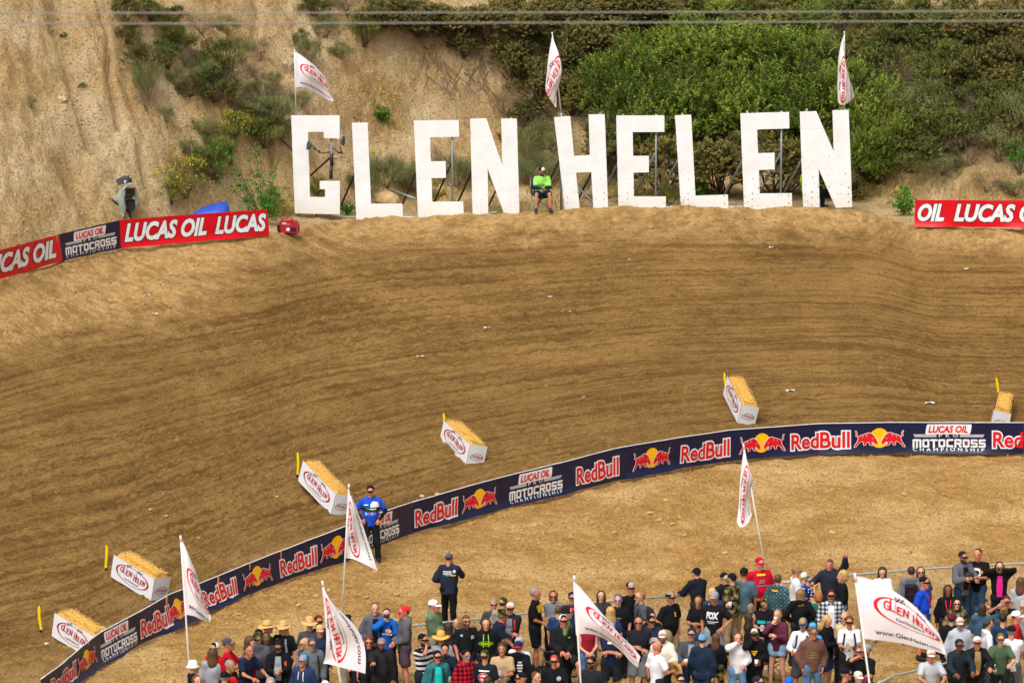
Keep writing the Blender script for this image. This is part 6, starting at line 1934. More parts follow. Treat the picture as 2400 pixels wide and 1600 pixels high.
def person(u, v, face, label, top, bot=('#23252b', 'long'), hat=None, hair=('short', 'dark'), pose='stand', h=1.76, w=1.0, skin='fair', style='tee', glasses=None, beard=None, head=(0, 0), leg='stand', prints=None, fat=0.0,
           held=None, pack=None, pos=None, shoes='#2a2a2c', lanyard=None, cuff=None, rim=None, group='spectators in the crowd', lean=0.0, name='person'):
    """top: colour or material (or tuple with sleeve 'L'/'S'); bot: (colour, 'long'|'short'|'bare'); hat: (kind, colour, front colour or None, brim colour, back?)"""
    rv = np.random.default_rng(int(u * 7 + v * 13) % 100003)
    k = h / 1.75
    J = skeleton(pose, leg, rv, w, lean)
    tot = (J['head'][2] + .125 + (.02 if hat else .0)) * k
    base = Vector(pos) if pos is not None else on_ground(u, v, tot)
    if pos is None: base.z = ground(base.x, base.y)
    root = empty(name, base, R(face), label, 'person', group); root.scale = (k, k, k)
    sleeve = 'S'
    if isinstance(top, tuple): top, sleeve = top
    if style in ('hoodie', 'jacket', 'sweater', 'shell'): sleeve = 'L'
    g = {'tee': .014, 'polo': .014, 'tank': .008, 'crop': .008, 'hoodie': .027, 'jacket': .025, 'sweater': .020, 'shell': .030}[style]
    # ---- body
    s = SDF(); torso(s, J, w, -.016, fat * .8)
    s.cone(J['neck'] + [0, 0, -.06], J['head'] + [0, .035, -.06], .060, .052, 1.0, .03)
    aw = .85 + .15 * w
    for q in 'lr':
        s.cone(J['sh' + q], J['el' + q], .050 * aw, .041 * aw, 1, .03); s.cone(J['el' + q], J['wr' + q], .041 * aw, .028 * aw, 1, .015)
        s.cone(J['hp' + q], J['kn' + q], .080 * aw, .054, 1, .03); s.cone(J['kn' + q], (J['kn' + q] * .62 + J['an' + q] * .38), .053, .054, 1, .02); s.cone((J['kn' + q] * .62 + J['an' + q] * .38), J['an' + q], .054, .034, 1, .02)
    V, Q = s.net(.030); idx = np.zeros(len(Q), int)
    hv, hq, hi, brd, goat, scalp = HEAD
    hi = hi.copy()
    if beard in ('full', 'long'): hi[brd & (hi == 0)] = 3
    elif beard == 'goatee': hi[goat & (hi == 0)] = 3
    elif beard == 'tache': hi[(np.abs(hv[hq].mean(1)[:, 0]) < .03) & (np.abs(hv[hq].mean(1)[:, 2] + .045) < .009) & (hv[hq].mean(1)[:, 1] < -.06)] = 3
    if hair and hair[0] == 'buzz': hi[scalp & (hi == 0)] = 3
    RH = np.array(Euler((R(head[1]), 0, R(head[0]))).to_matrix())
    hvv = hv.copy()
    if beard == 'long':
        m_ = (hvv[:, 2] < -.07) & (hvv[:, 1] < -.03); hvv[m_, 2] = -.07 + (hvv[m_, 2] + .07) * 2.2
    HT = xform(hvv, RH, J['head'])
    V = np.concatenate([V, HT]); Q = np.concatenate([Q, hq + len(V) - len(HT)]); idx = np.concatenate([idx, hi])
    Fs_h, Vh = [], []
    hk = {'point': ('relaxed', 'point'), 'point_l': ('point', 'relaxed'), 'pointup': ('point', 'grip'), 'phone': ('grip', 'grip'), 'cup': ('relaxed', 'grip'), 'cup_l': ('grip', 'relaxed'), 'drink': ('relaxed', 'grip'), 'camera': ('relaxed', 'grip'), 'binoc': ('grip', 'grip'), 'clap': ('flat', 'flat'), 'raise': ('relaxed', 'flat'), 'handface': ('relaxed', 'flat')}.get(pose, ('relaxed', 'relaxed'))
    hands = {}
    for q, hkk in zip('lr', hk):
        z = J['wr' + q] - J['el' + q]; z /= np.linalg.norm(z)
        inw = np.array([-1.0 if q == 'l' else 1.0, -.2, -.1]) if pose in ('stand', 'easy', 'walk', 'pockets', 'clap', 'phone', 'binoc') else np.array([0, .8, -.6])
        yv = inw - z * (inw @ z); yv /= np.linalg.norm(yv) + 1e-9; yv = -yv
        x = np.cross(yv, z)
        Rm = np.stack([x * (1 if q == 'r' else -1), yv, z], 1)
        hV, hF = HANDS[hkk]
        o = len(V) + sum(len(a) for a in Vh)
        Vh.append(hV @ Rm.T + J['wr' + q])
        Fs_h += [tuple(i + o for i in (f if q == 'r' else f[::-1])) for f in hF]
        hands[q] = (J['wr' + q] + z * .085 - yv * .02, z, -yv)
    VA = np.concatenate([V] + Vh)
    me = mesh('body', VA, [tuple(f) for f in Q] + Fs_h, [M_SKIN[skin], M_EYE, M_LIP, M_HAIR[hair[1] if hair else 'brown']], np.concatenate([idx, np.zeros(len(Fs_h), int)]), True)
    link('body', me, root)
    # ---- upper garment
    s = SDF()
    hem = {'crop': 1.06, 'hoodie': .85, 'jacket': .82, 'shell': .82, 'sweater': .86}.get(style, .84) + (J['pel'][2] - .95)
    torso(s, J, w, g, fat, hem)
    for q in 'lr':
        if style == 'tank':
            continue
        sh, el, wr = J['sh' + q], J['el' + q], J['wr' + q]
        ga = g * .9 + .006
        if sleeve == 'L':
            s.cone(sh, el, .052 * aw + ga, .046 * aw + ga, 1, .035); d = (wr - el) / np.linalg.norm(wr - el)
            s.cone(el, wr, .046 * aw + ga, .034 * aw + ga * .8, 1, .02, [((wr - d * .005).astype(np.float32), d.astype(np.float32))])
        else:
            e2 = sh + (el - sh) * .82; d = (e2 - sh) / np.linalg.norm(e2 - sh)
            s.cone(sh, sh + (el - sh) * 1.05, .056 * aw + ga, .058 * aw + ga, 1, .035, [(e2.astype(np.float32), d.astype(np.float32))])
    if style in ('hoodie',):
        s.cone(J['neck'] + [-.09, .05, .0], J['neck'] + [.09, .05, .0], .050, .050, 1, .03); s.cone(J['neck'] + [0, .09, .0], J['neck'] + [0, .11, -.10], .07, .03, .7, .04, (), 1.2)
    if style in ('jacket', 'shell', 'polo'):
        s.cone(J['neck'] + [-.06, .01, .005], J['neck'] + [.06, .01, .005], .048, .048, 1.1, .02)
    shirt_sdf = s
    V, Q = s.net(.028)
    # cloth is never smooth: folds round waist, armpits and elbows
    V = V + (np.stack([vn(V, 11.0, 3), vn(V, 11.0, 4), vn(V, 13.0, 5)], 1) * (.012 + .25 * (g - .0125)))
    if cuff:     # long sleeves of a jumper worn under the shirt
        for q in 'lr':
            s2 = SDF(); s2.cone(J['sh' + q] * .35 + J['el' + q] * .65, J['el' + q], .050 * aw, .046 * aw, 1, .02); s2.cone(J['el' + q], J['wr' + q], .048 * aw, .036 * aw, 1, .02)
            V2, Q2 = s2.net(.022); link('undersleeve', fastmesh('undersleeve', V2, Q2, [M(cuff)], None, True), root)
    nm = {'tee': 'shirt', 'polo': 'shirt', 'tank': 'top', 'crop': 'top', 'hoodie': 'hoodie', 'jacket': 'jacket', 'shell': 'jacket', 'sweater': 'sweater'}[style]
    so = link(nm, fastmesh(nm, V, Q, [M(top)], None, True), root)
    if rim:      # open front showing the shirt below
        p = Print(); p.poly([(-.055, 1.44), (.055, 1.44), (.075, 1.2), (.06, .95), (-.06, .95), (-.075, 1.2)], M(rim), 1)
        prints = (prints or []) + [(p, 1)]
    two = []
    for pr, side in (prints or []):      # two separate marks are two prints
        for it in (pr.items if len(pr.items) == 2 else [None]):
            q = Print(); q.items = pr.items if it is None else [it]; two.append((q, side))
    for pr, side in two:
        def surf(W, side=side):
            X = np.stack([W[:, 0], np.full(len(W), -.6 * side), W[:, 1]], 1).astype(np.float32)
            y = np.full(len(W), -.6 * side)
            off = J['chest'][2] - 1.30
            for _ in range(30):
                X[:, 1] = y; X[:, 2] = W[:, 1] + off
                y = y + side * np.clip(shirt_sdf.value(X), -.05, .2) * .9
            X[:, 1] = y - side * .014
            return X.astype(float), np.tile([0., -1. * side, 0.], (len(W), 1))
        pr.build('print', surf, so, .002, .05)
    # ---- lower garment
    bc, bl = bot
    key = (leg, bl, round(w, 1), tuple(np.round(J['anl'], 2)), tuple(np.round(J['anr'], 2)))
    s = SDF(); gg = .020 if bl != 'tight' else .010
    cz = [(np.array([0, 0, 1.0 + J['pel'][2] - .95], np.float32), np.array([0, 0, 1], np.float32))]
    s.cone(J['pel'] + [-.06, 0, -.03], J['pel'] + [.06, 0, -.03], .128 + .014 * w, .128 + .014 * w, .72, .04, cz); s.cone(J['pel'], J['pel'] + [0, 0, .1], .142 + gg * .2, .136 + gg * .2, .70, .04, cz, .78 + .22 * w)
    for q in 'lr':
        H, K_, A = J['hp' + q], J['kn' + q], J['an' + q]
        if bl in ('short', 'bare'):
            f = .92 if bl == 'short' else .42
            e2 = H + (K_ - H) * f; d = (e2 - H) / np.linalg.norm(e2 - H)
            s.cone(H, H + (K_ - H) * (f + .12), .094 * aw + gg, .082 * aw + gg, 1, .04, [(e2.astype(np.float32), d.astype(np.float32))])
        else:
            s.cone(H, K_, .084 * aw + gg, .060 + gg, 1, .04); d = (A - K_) / np.linalg.norm(A - K_)
            s.cone(K_, A + d * .04, .060 + gg, .046 + gg, 1, .03, [((A + d * .015).astype(np.float32), d.astype(np.float32))])
    V, Q = s.net(.030)
    V = V + (np.stack([vn(V, 12.0, 6), vn(V, 12.0, 7), vn(V, 12.0, 8)], 1) * .012)
    pn = 'trousers' if bl in ('long', 'tight') else 'shorts'
    link(pn, fastmesh(pn, V, Q, [M(bc)], None, True), root)
    for q in 'lr':
        o = link('shoe', SHOE_MESH, root); o.location = J['an' + q]
        o.rotation_euler = (0, 0, R(8 if q == 'l' else -8))
        o.material_slots[0].link = 'OBJECT'; o.material_slots[0].material = cloth(shoes)
    # ---- hair, hat, glasses
    HM = Matrix.Translation(Vector(J['head'])) @ Euler((R(head[1]), 0, R(head[0]))).to_matrix().to_4x4()
    def worn(nm, me, mats, par=root, Mx=HM):
        o = link(nm, me, par); o.matrix_local = Mx
        for i, mm in enumerate(mats):
            o.material_slots[i].link = 'OBJECT'; o.material_slots[i].material = mm
        return o
    if hair and hair[0] not in ('buzz', 'bald'):
        o = worn('hair', hair_mesh(hair[0]), [M_HAIR[hair[1]]])
        if hat and hat[0] not in ('visor',): o.scale = (.985, .97, .90)
    if hat:
        hk_, c1 = hat[0], M(hat[1]) if hat[0] != 'straw' else (M(hat[1]) if hat[1] else M_STRAWHAT)
        if hk_ == 'cap':
            fc = M(hat[2]) if len(hat) > 2 and hat[2] else c1; bc_ = M(hat[3]) if len(hat) > 3 and hat[3] else c1
            Mx = HM @ (Matrix.Rotation(math.pi, 4, 'Z') @ Matrix.Translation((0, -.048, 0)) if len(hat) > 4 and hat[4] else Matrix.Identity(4))
            c = worn('cap', CAP_CROWN, [c1, fc], root, Mx); worn('brim', CAP_BRIM, [bc_], c, Matrix.Identity(4))
        else:
            nm = {'straw': 'straw_hat', 'bucket': 'bucket_hat', 'beanie': 'beanie', 'visor': 'visor'}[hk_]
            c = worn(nm, HATS[hk_], [c1])
            if hk_ == 'visor': worn('brim', CAP_BRIM, [c1], c, Matrix.Identity(4))
            if hk_ == 'straw':
                mb = MB(); mb.lathe([(.097, .052), (.0975, .074), (.094, .074), (.094, .052)], 20, Matrix.Translation((0, .022, 0)) @ Matrix.Scale(.93, 4, (1, 0, 0))); mb.build('hat_band', cloth(hat[2] if len(hat) > 2 else '#3b2a1c'), c, True)
    if glasses:
        o = worn('sunglasses', SHADES, [M_SHADE if glasses is True else mat('mirror_lens', glasses, .15, .6, .1)])
    if lanyard:
        p = Print()
        for sx in (-1, 1): p.stroke([(sx * .06, 1.43), (sx * .045, 1.3), (0, 1.12)], .022, M(lanyard), 1, cap=False)
        p.rect(-.045, 1.0, .045, 1.12, K_WHITE, 2)
        def surf2(W):
            X = np.stack([W[:, 0], np.full(len(W), -.6), W[:, 1]], 1).astype(np.float32)
            for _ in range(26): X[:, 1] += np.clip(shirt_sdf.value(X), -.05, .2) * .9
            X[:, 1] -= .02
            return X.astype(float), np.tile([0., -1., 0.], (len(W), 1))
        p.build('lanyard', surf2, root, .003, .05)
    Mw = Matrix.Translation(base) @ Matrix.Rotation(R(face), 4, 'Z') @ Matrix.Scale(k, 4)
    if pack:
        mb = MB(); c = J['chest'] + [0, .175 + fat * .2, -.10]
        mb.box(c, (.28, .14, .40), (R(-6), 0, 0), .04); b_ = mb.build('backpack', M(pack), root)
        mb = MB(); mb.box(c + np.array([0, .08, -.08]), (.20, .05, .18), (R(-6), 0, 0), .02); mb.build('backpack_pocket', M(pack), b_)
        p = Print()
        def surf3(W):
            X = np.stack([W[:, 0], np.full(len(W), -.6), W[:, 1] + J['chest'][2] - 1.3], 1).astype(np.float32)
            for _ in range(26): X[:, 1] += np.clip(shirt_sdf.value(X), -.05, .2) * .9
            X[:, 1] -= .016
            return X.astype(float), np.tile([0., -1., 0.], (len(W), 1))
        for sx in (-1, 1):
            p = Print(); p.stroke([(sx * .10, 1.42), (sx * .115, 1.3), (sx * .14, 1.04)], .036, M(pack), 1, cap=False); p.build('backpack_strap', surf3, b_, .003, .05)
    if held:
        what, side, lab = held[:3]
        pt, z, pn_ = hands[side]
        if what in ('cameraface', 'binoculars'): pt = J['head'] + RH @ np.array([0, -.15, .01])
        hold(what, Mw @ Vector(pt), R(face), lab, held[3] if len(held) > 3 else None, k)
    people.append((root, label))
    return root, J, Mw
def vn(V, f, seed):
    return (np.sin(V[:, 0] * f * 1.3 + seed * 1.7 + 2.1 * np.sin(V[:, 2] * f * .6 + seed)) * np.sin(V[:, 1] * f + seed * 2.3) + np.sin(V[:, 2] * f * 1.7 + seed + 1.5 * np.sin(V[:, 0] * f * .9))) * .5
def _shoe():
    s = SDF(); s.cone((0, .03, -.03), (0, -.155, -.045), .042, .038, 1, .03, [(np.array([0, 0, -.075], np.float32), np.array([0, 0, -1], np.float32))], 1.05); s.cone((0, .01, .03), (0, .01, -.04), .044, .05, 1, .03, [(np.array([0, 0, .045], np.float32), np.array([0, 0, 1], np.float32))])
    V, Q = s.net(.016)
    return fastmesh('shoe', V, Q, [None], None, True)
SHOE_MESH = _shoe()
# ---------------- things held in hands
M_BEER = mat('beer', '#c96f1a', .2, .5, .1); M_FOAM = mat('foam', '#e9dfc8', .8, .1, .05); M_PHONE = mat('phone_glass', '#111114', .2, .6, .05)
M_CUP = mat('clear_cup', '#cfd3d2', .3, .5, .05)
def hold(what, p, rz, label, col, k):
    if what == 'beer':
        root = empty('cup_of_beer', p - Vector((0, 0, .05)), rz, label, 'cup', 'drinks held by spectators')
        mb = MB(); mb.lathe([(0, 0), (.030, 0), (.038, .085), (0, .085)], 12); mb.build('beer', mat('beer', col, .2, .5, .1) if col else M_BEER, root, True)
        mb = MB(); mb.lathe([(.0385, .085), (.042, .13), (.041, .13), (.0375, .085)], 12); mb.build('cup', M_CUP, root, True)
        mb = MB(); mb.lathe([(0, .098), (.036, .096), (.037, .086)], 12); mb.build('foam', M_FOAM, root, True)
    elif what == 'phone':
        root = empty('phone', p, rz, label, 'phone', 'phones held by spectators')
        mb = MB(); mb.box((0, 0, 0.02), (.074, .009, .15), (R(-35), 0, 0), .003); mb.build('case', M_PHONE, root)
        mb = MB(); mb.box((0, .0045, .023), (.066, .004, .135), (R(-35), 0, 0)); mb.build('screen', mat('screen', '#1a2430', .1, .6, .1), root)
    elif what == 'can':
        root = empty('drink_can', p - Vector((0, 0, .06)), rz, label, 'can', 'drinks held by spectators')
        mb = MB(); mb.lathe([(0, 0), (.026, 0), (.033, .012), (.033, .11), (.026, .122), (0, .122)], 12); mb.build('can', mat('can_paint', col or '#d9dadb', .3, .5, .05, metal=.3), root, True)
        mb = MB(); mb.lathe([(0, .124), (.024, .124), (.026, .121)], 12); mb.build('lid', M_GALV, root, True)
    elif what == 'bottle':
        root = empty('bottle', p - Vector((0, 0, .09)), rz, label, 'bottle', 'drinks held by spectators')
        mb = MB(); mb.lathe([(0, 0), (.03, 0), (.032, .02), (.032, .13), (.014, .175), (.013, .19)], 12); mb.build('body', mat('bottle_plastic', col or '#c5d2d8', .2, .5, .05), root, True)
        mb = MB(); mb.lathe([(0, .21), (.015, .21), (.015, .185)], 10); mb.build('cap', mat('bottle_cap', '#e8e8ea', .4, .3, .05), root, True)
        mb = MB(); mb.lathe([(.0325, .06), (.033, .07), (.033, .11), (.0325, .12)], 12); mb.build('sleeve', mat('bottle_label', '#3a78b8', .5, .3, .05), root, True)
    elif what == 'cup':
        root = empty('paper_cup', p - Vector((0, 0, .05)), rz, label, 'cup', 'drinks held by spectators')
        mb = MB(); mb.lathe([(0, 0), (.028, 0), (.040, .12), (.037, .12), (.03, .03)], 12); mb.build('cup', mat('paper_cup', col or '#e6e6e4', .6, .2, .05), root, True)
        mb = MB(); mb.lathe([(.041, .118), (.043, .122), (.041, .126), (.037, .122)], 12); mb.build('rolled_rim', M_FOAM, root, True)
    elif what == 'cameraface':
        root = empty('compact_camera', p, rz, label, 'camera')
        mb = MB(); mb.box((0, 0, 0), (.12, .04, .075), None, .008); mb.build('body', M_CAMB, root); mb = MB(); mb.tube([(0, -.02, 0), (0, -.07, 0)], .032, 12); mb.build('lens', M_CAMB, root, True)
    elif what == 'binoculars':
        root = empty('binoculars', p, rz, label, 'binoculars')
        for sx in (-1, 1):
            mb = MB(); mb.tube([(sx * .033, .05, 0), (sx * .033, 0, 0), (sx * .04, -.04, 0), (sx * .04, -.09, 0)], [.018, .022, .030, .034], 12); mb.build('barrel', M_CAMB, root, True)
        mb = MB(); mb.box((0, 0, 0), (.05, .05, .02), None, .005); mb.build('bridge', M_CAMB, root)
    elif what == 'hat':
        o = link('straw_hat', HATS['straw']); o.location = p; o.rotation_euler = (R(70), R(20), rz); o.material_slots[0].link = 'OBJECT'; o.material_slots[0].material = M_STRAWHAT; tag(o, label, 'hat')
    elif what == 'cap':
        root = empty('cap', p, rz + 2.0, label, 'cap')
        for nm, me in (('crown', CAP_CROWN), ('brim', CAP_BRIM)):
            o = link(nm, me, root); o.location = (0, 0, -.06)
            for i in range(len(me.materials)): o.material_slots[i].link = 'OBJECT'; o.material_slots[i].material = cloth(col or '#3a332c')
# ================================================================== WHO STANDS WHERE
def ptext(body, y, hgt, m, wd=None, x=None, bold=.02, shear=0.0, rot=None):
    p = Print(); V, T = text2d(body, bold, shear); W_ = wd or .26
    p.text(body, 0, y, hgt, m, 1, width=W_, bold=bold, shear=shear)
    q = Print(); q.merge(p, lambda A: np.stack([A[:, 0] - W_ / 2 + (x or 0), A[:, 1]], 1))
    return q
def pcirc(x, y, r, m1, m2=None):
    p = Print(); p.ellipse(x, y, r, r, m1, 1)
    if m2: p.ellipse(x, y, r * .8, r * .8, m2, 2); p.rect(x - r * .55, y - r * .2, x + r * .55, y + r * .2, m1, 3)
    return p
def plines(y0, n, m, wd=.2, h=.016, gap=.03, x=0.0, seed=1):
    rg = random.Random(seed); p = Print()
    for j in range(n):
        ww = wd * rg.uniform(.6, 1.0); p.rect(x - ww / 2, y0 - j * gap, x + ww / 2, y0 - j * gap + h, m, 1)
    return p
def mirror(p):   # artwork on a back reads the right way round from behind
    q = Print(); q.merge(p, lambda A: np.stack([-A[:, 0], A[:, 1]], 1)); return q
BLK, CHAR, GREY, LGREY, NAVY, WHT, RED_, KHAKI, JEAN, DJEAN, CREAM = '#17171a', '#2e2f34', '#6d6e74', '#9a9ba0', '#1c2438', '#e2e2e4', '#b3121f', '#a08a68', '#4a6a8c', '#26354c', '#ddd5c4'
P = person
# ---- the two crew on the infield and the men by the sign
# race-team shirt: blue with white yoke, black chest band with claw mark and small sponsor patches
pm = Print(); pm.rect(-.21, 1.20, .21, 1.285, K_BLACK, 1)
for i in range(3): pm.poly([(-.10 + i * .022, 1.275), (-.086 + i * .022, 1.275), (-.092 + i * .022, 1.212 + .01 * (i == 1))], K_GREEN, 2)
pm.rect(-.02, 1.235, .13, 1.258, K_WHITE, 2)
pm.rect(.0, 1.213, .10, 1.222, K_GREEN, 2)
pm.poly([(.0, 1.285), (.20, 1.285), (.17, 1.40), (.06, 1.42), (.0, 1.36)], K_WHITE, 1)
pm.rect(-.15, 1.33, -.05, 1.352, K_WHITE, 2)
for i in range(8): pm.rect(-.12 + .062 * (i % 4), 1.15 - .035 * (i // 4), -.075 + .062 * (i % 4), 1.165 - .035 * (i // 4), (K_WHITE, K_PINK, K_WHITE, K_ORANGE)[(i * 3) % 4], 1)
P(868, 1136, 2, 'person in a blue and white team shirt with hands on hips before the banner', '#1f4fc0', ('#1d1e22', 'long'), ('cap', BLK, None, None), ('short', 'dark'), 'hips', 1.83, 1.12, 'red', 'polo', True, None, (0, 4), 'stand', [(pm, 1)], .02, cuff='#17181c', group='team crew on the infield')
pz = Print(); pz.text('Autotrader', -.13, 1.35, .032, K_WHITE, 1, width=.20, bold=.03); pz.text('SUZUKI', -.13, 1.30, .034, K_WHITE, 1, width=.20, bold=.04); pz.ellipse(.13, 1.365, .035, .035, mat('ink_cream', '#e7cfae', .6, .2, .05), 1); pz.poly([(-.13, 1.285), (.05, 1.285), (.12, 1.325), (-.02, 1.262)], K_CYAN, 1); pz.poly([(.04, 1.285), (.16, 1.285), (.16, 1.262), (.06, 1.262)], K_YEL, 1)
P(1052, 1297, 176, 'person in a dark team jacket with headphones walking up the dirt slope', ('#23283a', 'L'), ('#121215', 'long'), ('cap', '#4e545c', None, None), ('short', 'dark'), 'headset', 1.72, 1.1, 'tan', 'shell', None, None, (-18, 14), 'walk', [(mirror(pz), -1)], .02, None, None, lean=.07, group='team crew on the infield')
ps = plines(1.24, 2, K_BLACK, .18, .012, .03)
sp_ = on_ground(1273, 496)
P(0, 0, 6, 'person in a neon green shirt sitting in a camp chair reading a phone', ('#93d85e', 'S'), ('#1c2740', 'short'), ('cap', '#1f2130', '#e0e0e4', '#1f2130'), ('short', 'dark'), 'phone', 1.80, 1.1, 'tan', 'tee', None, 'full', (35, 14), 'sit', [(ps, 1)], .03, ('phone', 'l', 'black phone held by the seated man in neon green'), None, sp_ + Vector((-.05, .12, .06)), '#3b3530', cuff='#1d2b48', lean=.10, group='people by the sign')
# dark sleeves of the jumper under the neon shirt
def camp_chair(p, rz, col, label, k=1.0):
    root = empty('camp_chair', p, rz, label, 'camp chair', 'folding camp chairs'); root.scale = (k, k, k)
    F = cloth(col)
    V = []
    for i in range(7):
        for j in range(6):
            f, g = i / 6 - .5, j / 5
            V.append((f * .52, -.26 + g * .5, .46 - .07 * (1 - (2 * f) ** 2) - .03 * g))
    Fs = [(i * 6 + j, i * 6 + 6 + j, i * 6 + 7 + j, i * 6 + j + 1) for i in range(6) for j in range(5)]
    o = link('seat', mesh('seat', V, Fs, F, None, True), root); o.modifiers.new('t', 'SOLIDIFY').thickness = .012
    V = []
    for i in range(7):
        for j in range(6):
            f, g = i / 6 - .5, j / 5
            V.append((f * .52, .25 + .10 * g + .04 * (1 - (2 * f) ** 2), .42 + g * .46))
    o = link('backrest', mesh('backrest', V, Fs, F, None, True), root); o.modifiers.new('t', 'SOLIDIFY').thickness = .012
    for a, b in (((-.27, -.27, .01), (.27, -.27, .44)), ((.27, -.27, .01), (-.27, -.27, .44)), ((-.27, .27, .01), (.27, .27, .44)), ((.27, .27, .01), (-.27, .27, .44)), ((-.27, -.27, .01), (-.27, .27, .44)), ((.27, -.27, .01), (.27, .27, .44))):
        mb = MB(); mb.tube([a, b], .010, 6); mb.build('leg', M_PIPE, root, True)
    for sx in (-1, 1):
        for a, b in (((sx * .27, -.27, .44), (sx * .28, -.27, .64)), ((sx * .27, .27, .44), (sx * .27, .36, .90))):
            mb = MB(); mb.tube([a, b], .010, 6); mb.build('upright', M_PIPE, root, True)
        mb = MB(); mb.box((sx * .285, -.02, .645), (.06, .50, .02), None, .006); mb.build('armrest', cloth('#1a1a1c'), root)
    return root
camp_chair(sp_ + Vector((-.05, .18, .02)), R(6), '#20242c', 'dark folding camp chair the man in neon green sits in', 1.05)
hp = at(1174, 324, LETY + .30)
root = empty('straw_hat', hp, R(-60), 'tan straw hat hung behind the first letter N', 'hat'); root.rotation_euler = (R(-62), 0, R(-55))
for nm, me, mm in (('hat_body', HATS['straw'], mat('tan_straw', '#c98d4d', .8, .15, .15, 30)),):
    o = link(nm, me, root); o.scale = (1.15, 1.15, 1.15); o.material_slots[0].link = 'OBJECT'; o.material_slots[0].material = mm
mb = MB(); mb.lathe([(.112, .062), (.112, .086), (.108, .086)], 20, Matrix.Translation((0, .025, 0)) @ Matrix.Scale(.93, 4, (1, 0, 0))); mb.build('hat_band', cloth('#5a3a24'), root, True)
yb = 129.3
P(1884, 418, 120, 'person in a lime shirt sitting half hidden behind the last letter N', ('#a6dc1f', 'S'), ('#1b2430', 'long'), None, ('short', 'dark'), 'easy', 1.76, 1.0, 'tan', leg='sit', pos=Vector((at(1890, 420, yb).x, yb, ground(at(1890, 420, yb).x, yb))), group='people by the sign')
cq = Vector((at(320, 490, cp_.y + .7).x, cp_.y + .7, 0)); cq.z = ground(cq.x, cq.y)
P(320, 487, -10, 'person in a khaki jacket crouched behind the broadcast camera', ('#8c8458', 'L'), ('#3b3a34', 'long'), ('cap', '#6d5148', None, None), ('short', 'brown'), 'phone', 1.70, .9, 'red', 'jacket', None, None, (0, 10), 'sit', pos=Vector((cq.x, cq.y, at(320, 486, cq.y).z - 1.28)), group='people by the sign')

# ---- left part of the crowd
P(453, 1546, 100, 'person in a white bucket hat and dark jacket under the left flag', BLK, hat=('bucket', '#e3e0da'), hair=('short', 'grey'), style='jacket', skin='fair', pose='easy')
P(462, 1582, 30, 'brown-haired head at the bottom edge by the left flagpole', '#5c4a3c', hair=('long', 'brown'), h=1.64, w=.85)
P(498, 1518, 178, 'person with straight brown hair in a pale grey sweater seen from behind', '#9c9da2', hair=('long', 'brown'), style='sweater', h=1.68, w=.92, pose='easy')
P(504, 1503, -35, 'person in a black and white trucker cap and red shirt with black strap', RED_, hat=('cap', '#d9d9dc', BLK, BLK), pose='easy', h=1.76, pack='#17171a')
P(534, 1493, 85, 'person in a grey cap and red shirt clapping hands', '#c01624', hat=('cap', '#4c4f55', None, None), hair=('short', 'brown'), pose='clap', h=1.80, w=1.1, skin='red')
P(538, 1545, 60, 'balding smiling person in a black shirt, sunglasses on the head', BLK, hair=('buzz', 'grey'), skin='tan', w=1.1, pose='easy')
P(526, 1571, 175, 'person in a black cap and blue shirt at the bottom left', '#2457b8', hat=('cap', BLK, None, None), hair=('short', 'grey'))
P(546, 1584, 150, 'red cap just showing at the bottom left', CHAR, hat=('cap', '#c41a26', None, None), h=1.6)
P(574, 1508, 40, 'person in a navy shirt leaning on the fence at the left', NAVY, hair=('short', 'dark'), pose='lean', lean=.10, skin='tan')
P(587, 1493, 70, 'curly-haired person in a red shirt facing right', '#c0141f', hair=('curly', 'brown'), pose='easy', skin='fair')
P(606, 1472, 165, 'person in a black cap with a yellow and green patch behind the camouflage cap', BLK, hat=('cap', BLK, None, '#3f7a2a'), h=1.78)
P(603, 1478, 178, 'person in a camouflage cap and grey hoodie seen from behind', '#5a565f', hat=('cap', CAMO, None, None, 1), style='hoodie', h=1.84, w=1.12, prints=[(mirror(plines(1.24, 1, mat('ink_dull_red', '#8a3f45', .7, .1, .1), .26, .012, .03)), -1)])
P(624, 1481, 0, 'dark-haired person in green mirrored glasses beside the grey hoodie', '#3c3a38', hair=('short', 'black'), glasses='#1f8f5a', skin='brown')
P(627, 1454, 120, 'person in a tan straw hat with upturned brim facing away', BLK, hat=('straw', None), hair=('short', 'brown'), h=1.78)
P(664, 1455, -25, 'blond person in a straw hat with dark brim underside and black shirt', BLK, hat=('straw', None, '#1d3a4a'), hair=('long', 'blond'), h=1.74, pack='#8a8c92', prints=[(ptext('X', 1.27, .05, K_WHITE, .04), 1)])
P(652, 1497, 0, 'person in a black cap and orange-trimmed jacket looking down at a phone', BLK, hat=('cap', BLK, '#31181c', None), pose='phone', style='jacket', head=(0, 28), rim='#8f9299', held=('phone', 'l', 'phone held by the man in the orange-trimmed jacket'), prints=[(plines(1.32, 3, K_ORANGE, .05, .02, .03, .15), 1)], skin='tan')
P(726, 1446, 0, 'person in a wide straw hat, sunglasses and charcoal shirt', '#4a4b54', hat=('straw', None), glasses=True, skin='fair', pose='easy')
P(747, 1440, 15, 'person in a black cap with red patch and sunglasses at the fence', '#1a2233', hat=('cap', BLK, '#7d1f22', None), glasses=True, skin='tan', pose='crossed')
P(750, 1462, 10, 'person in a tan cap half hidden beside the straw hat', '#24304a', hat=('cap', '#c9a671', None, None), h=1.72, skin='red')
P(714, 1495, -60, 'blond person in sunglasses and blue-grey jacket looking left', '#4a5262', hair=('bob', 'blond'), glasses=True, style='jacket', h=1.68, w=.9)
P(731, 1493, 12, 'person with a goatee in a grey cap and grey hoodie with backpack', '#62676d', hat=('cap', '#4d4a4c', None, None), glasses=True, beard='goatee', hair=('short', 'grey'), style='hoodie', pack='#2c2e33', pose='pockets', skin='red')
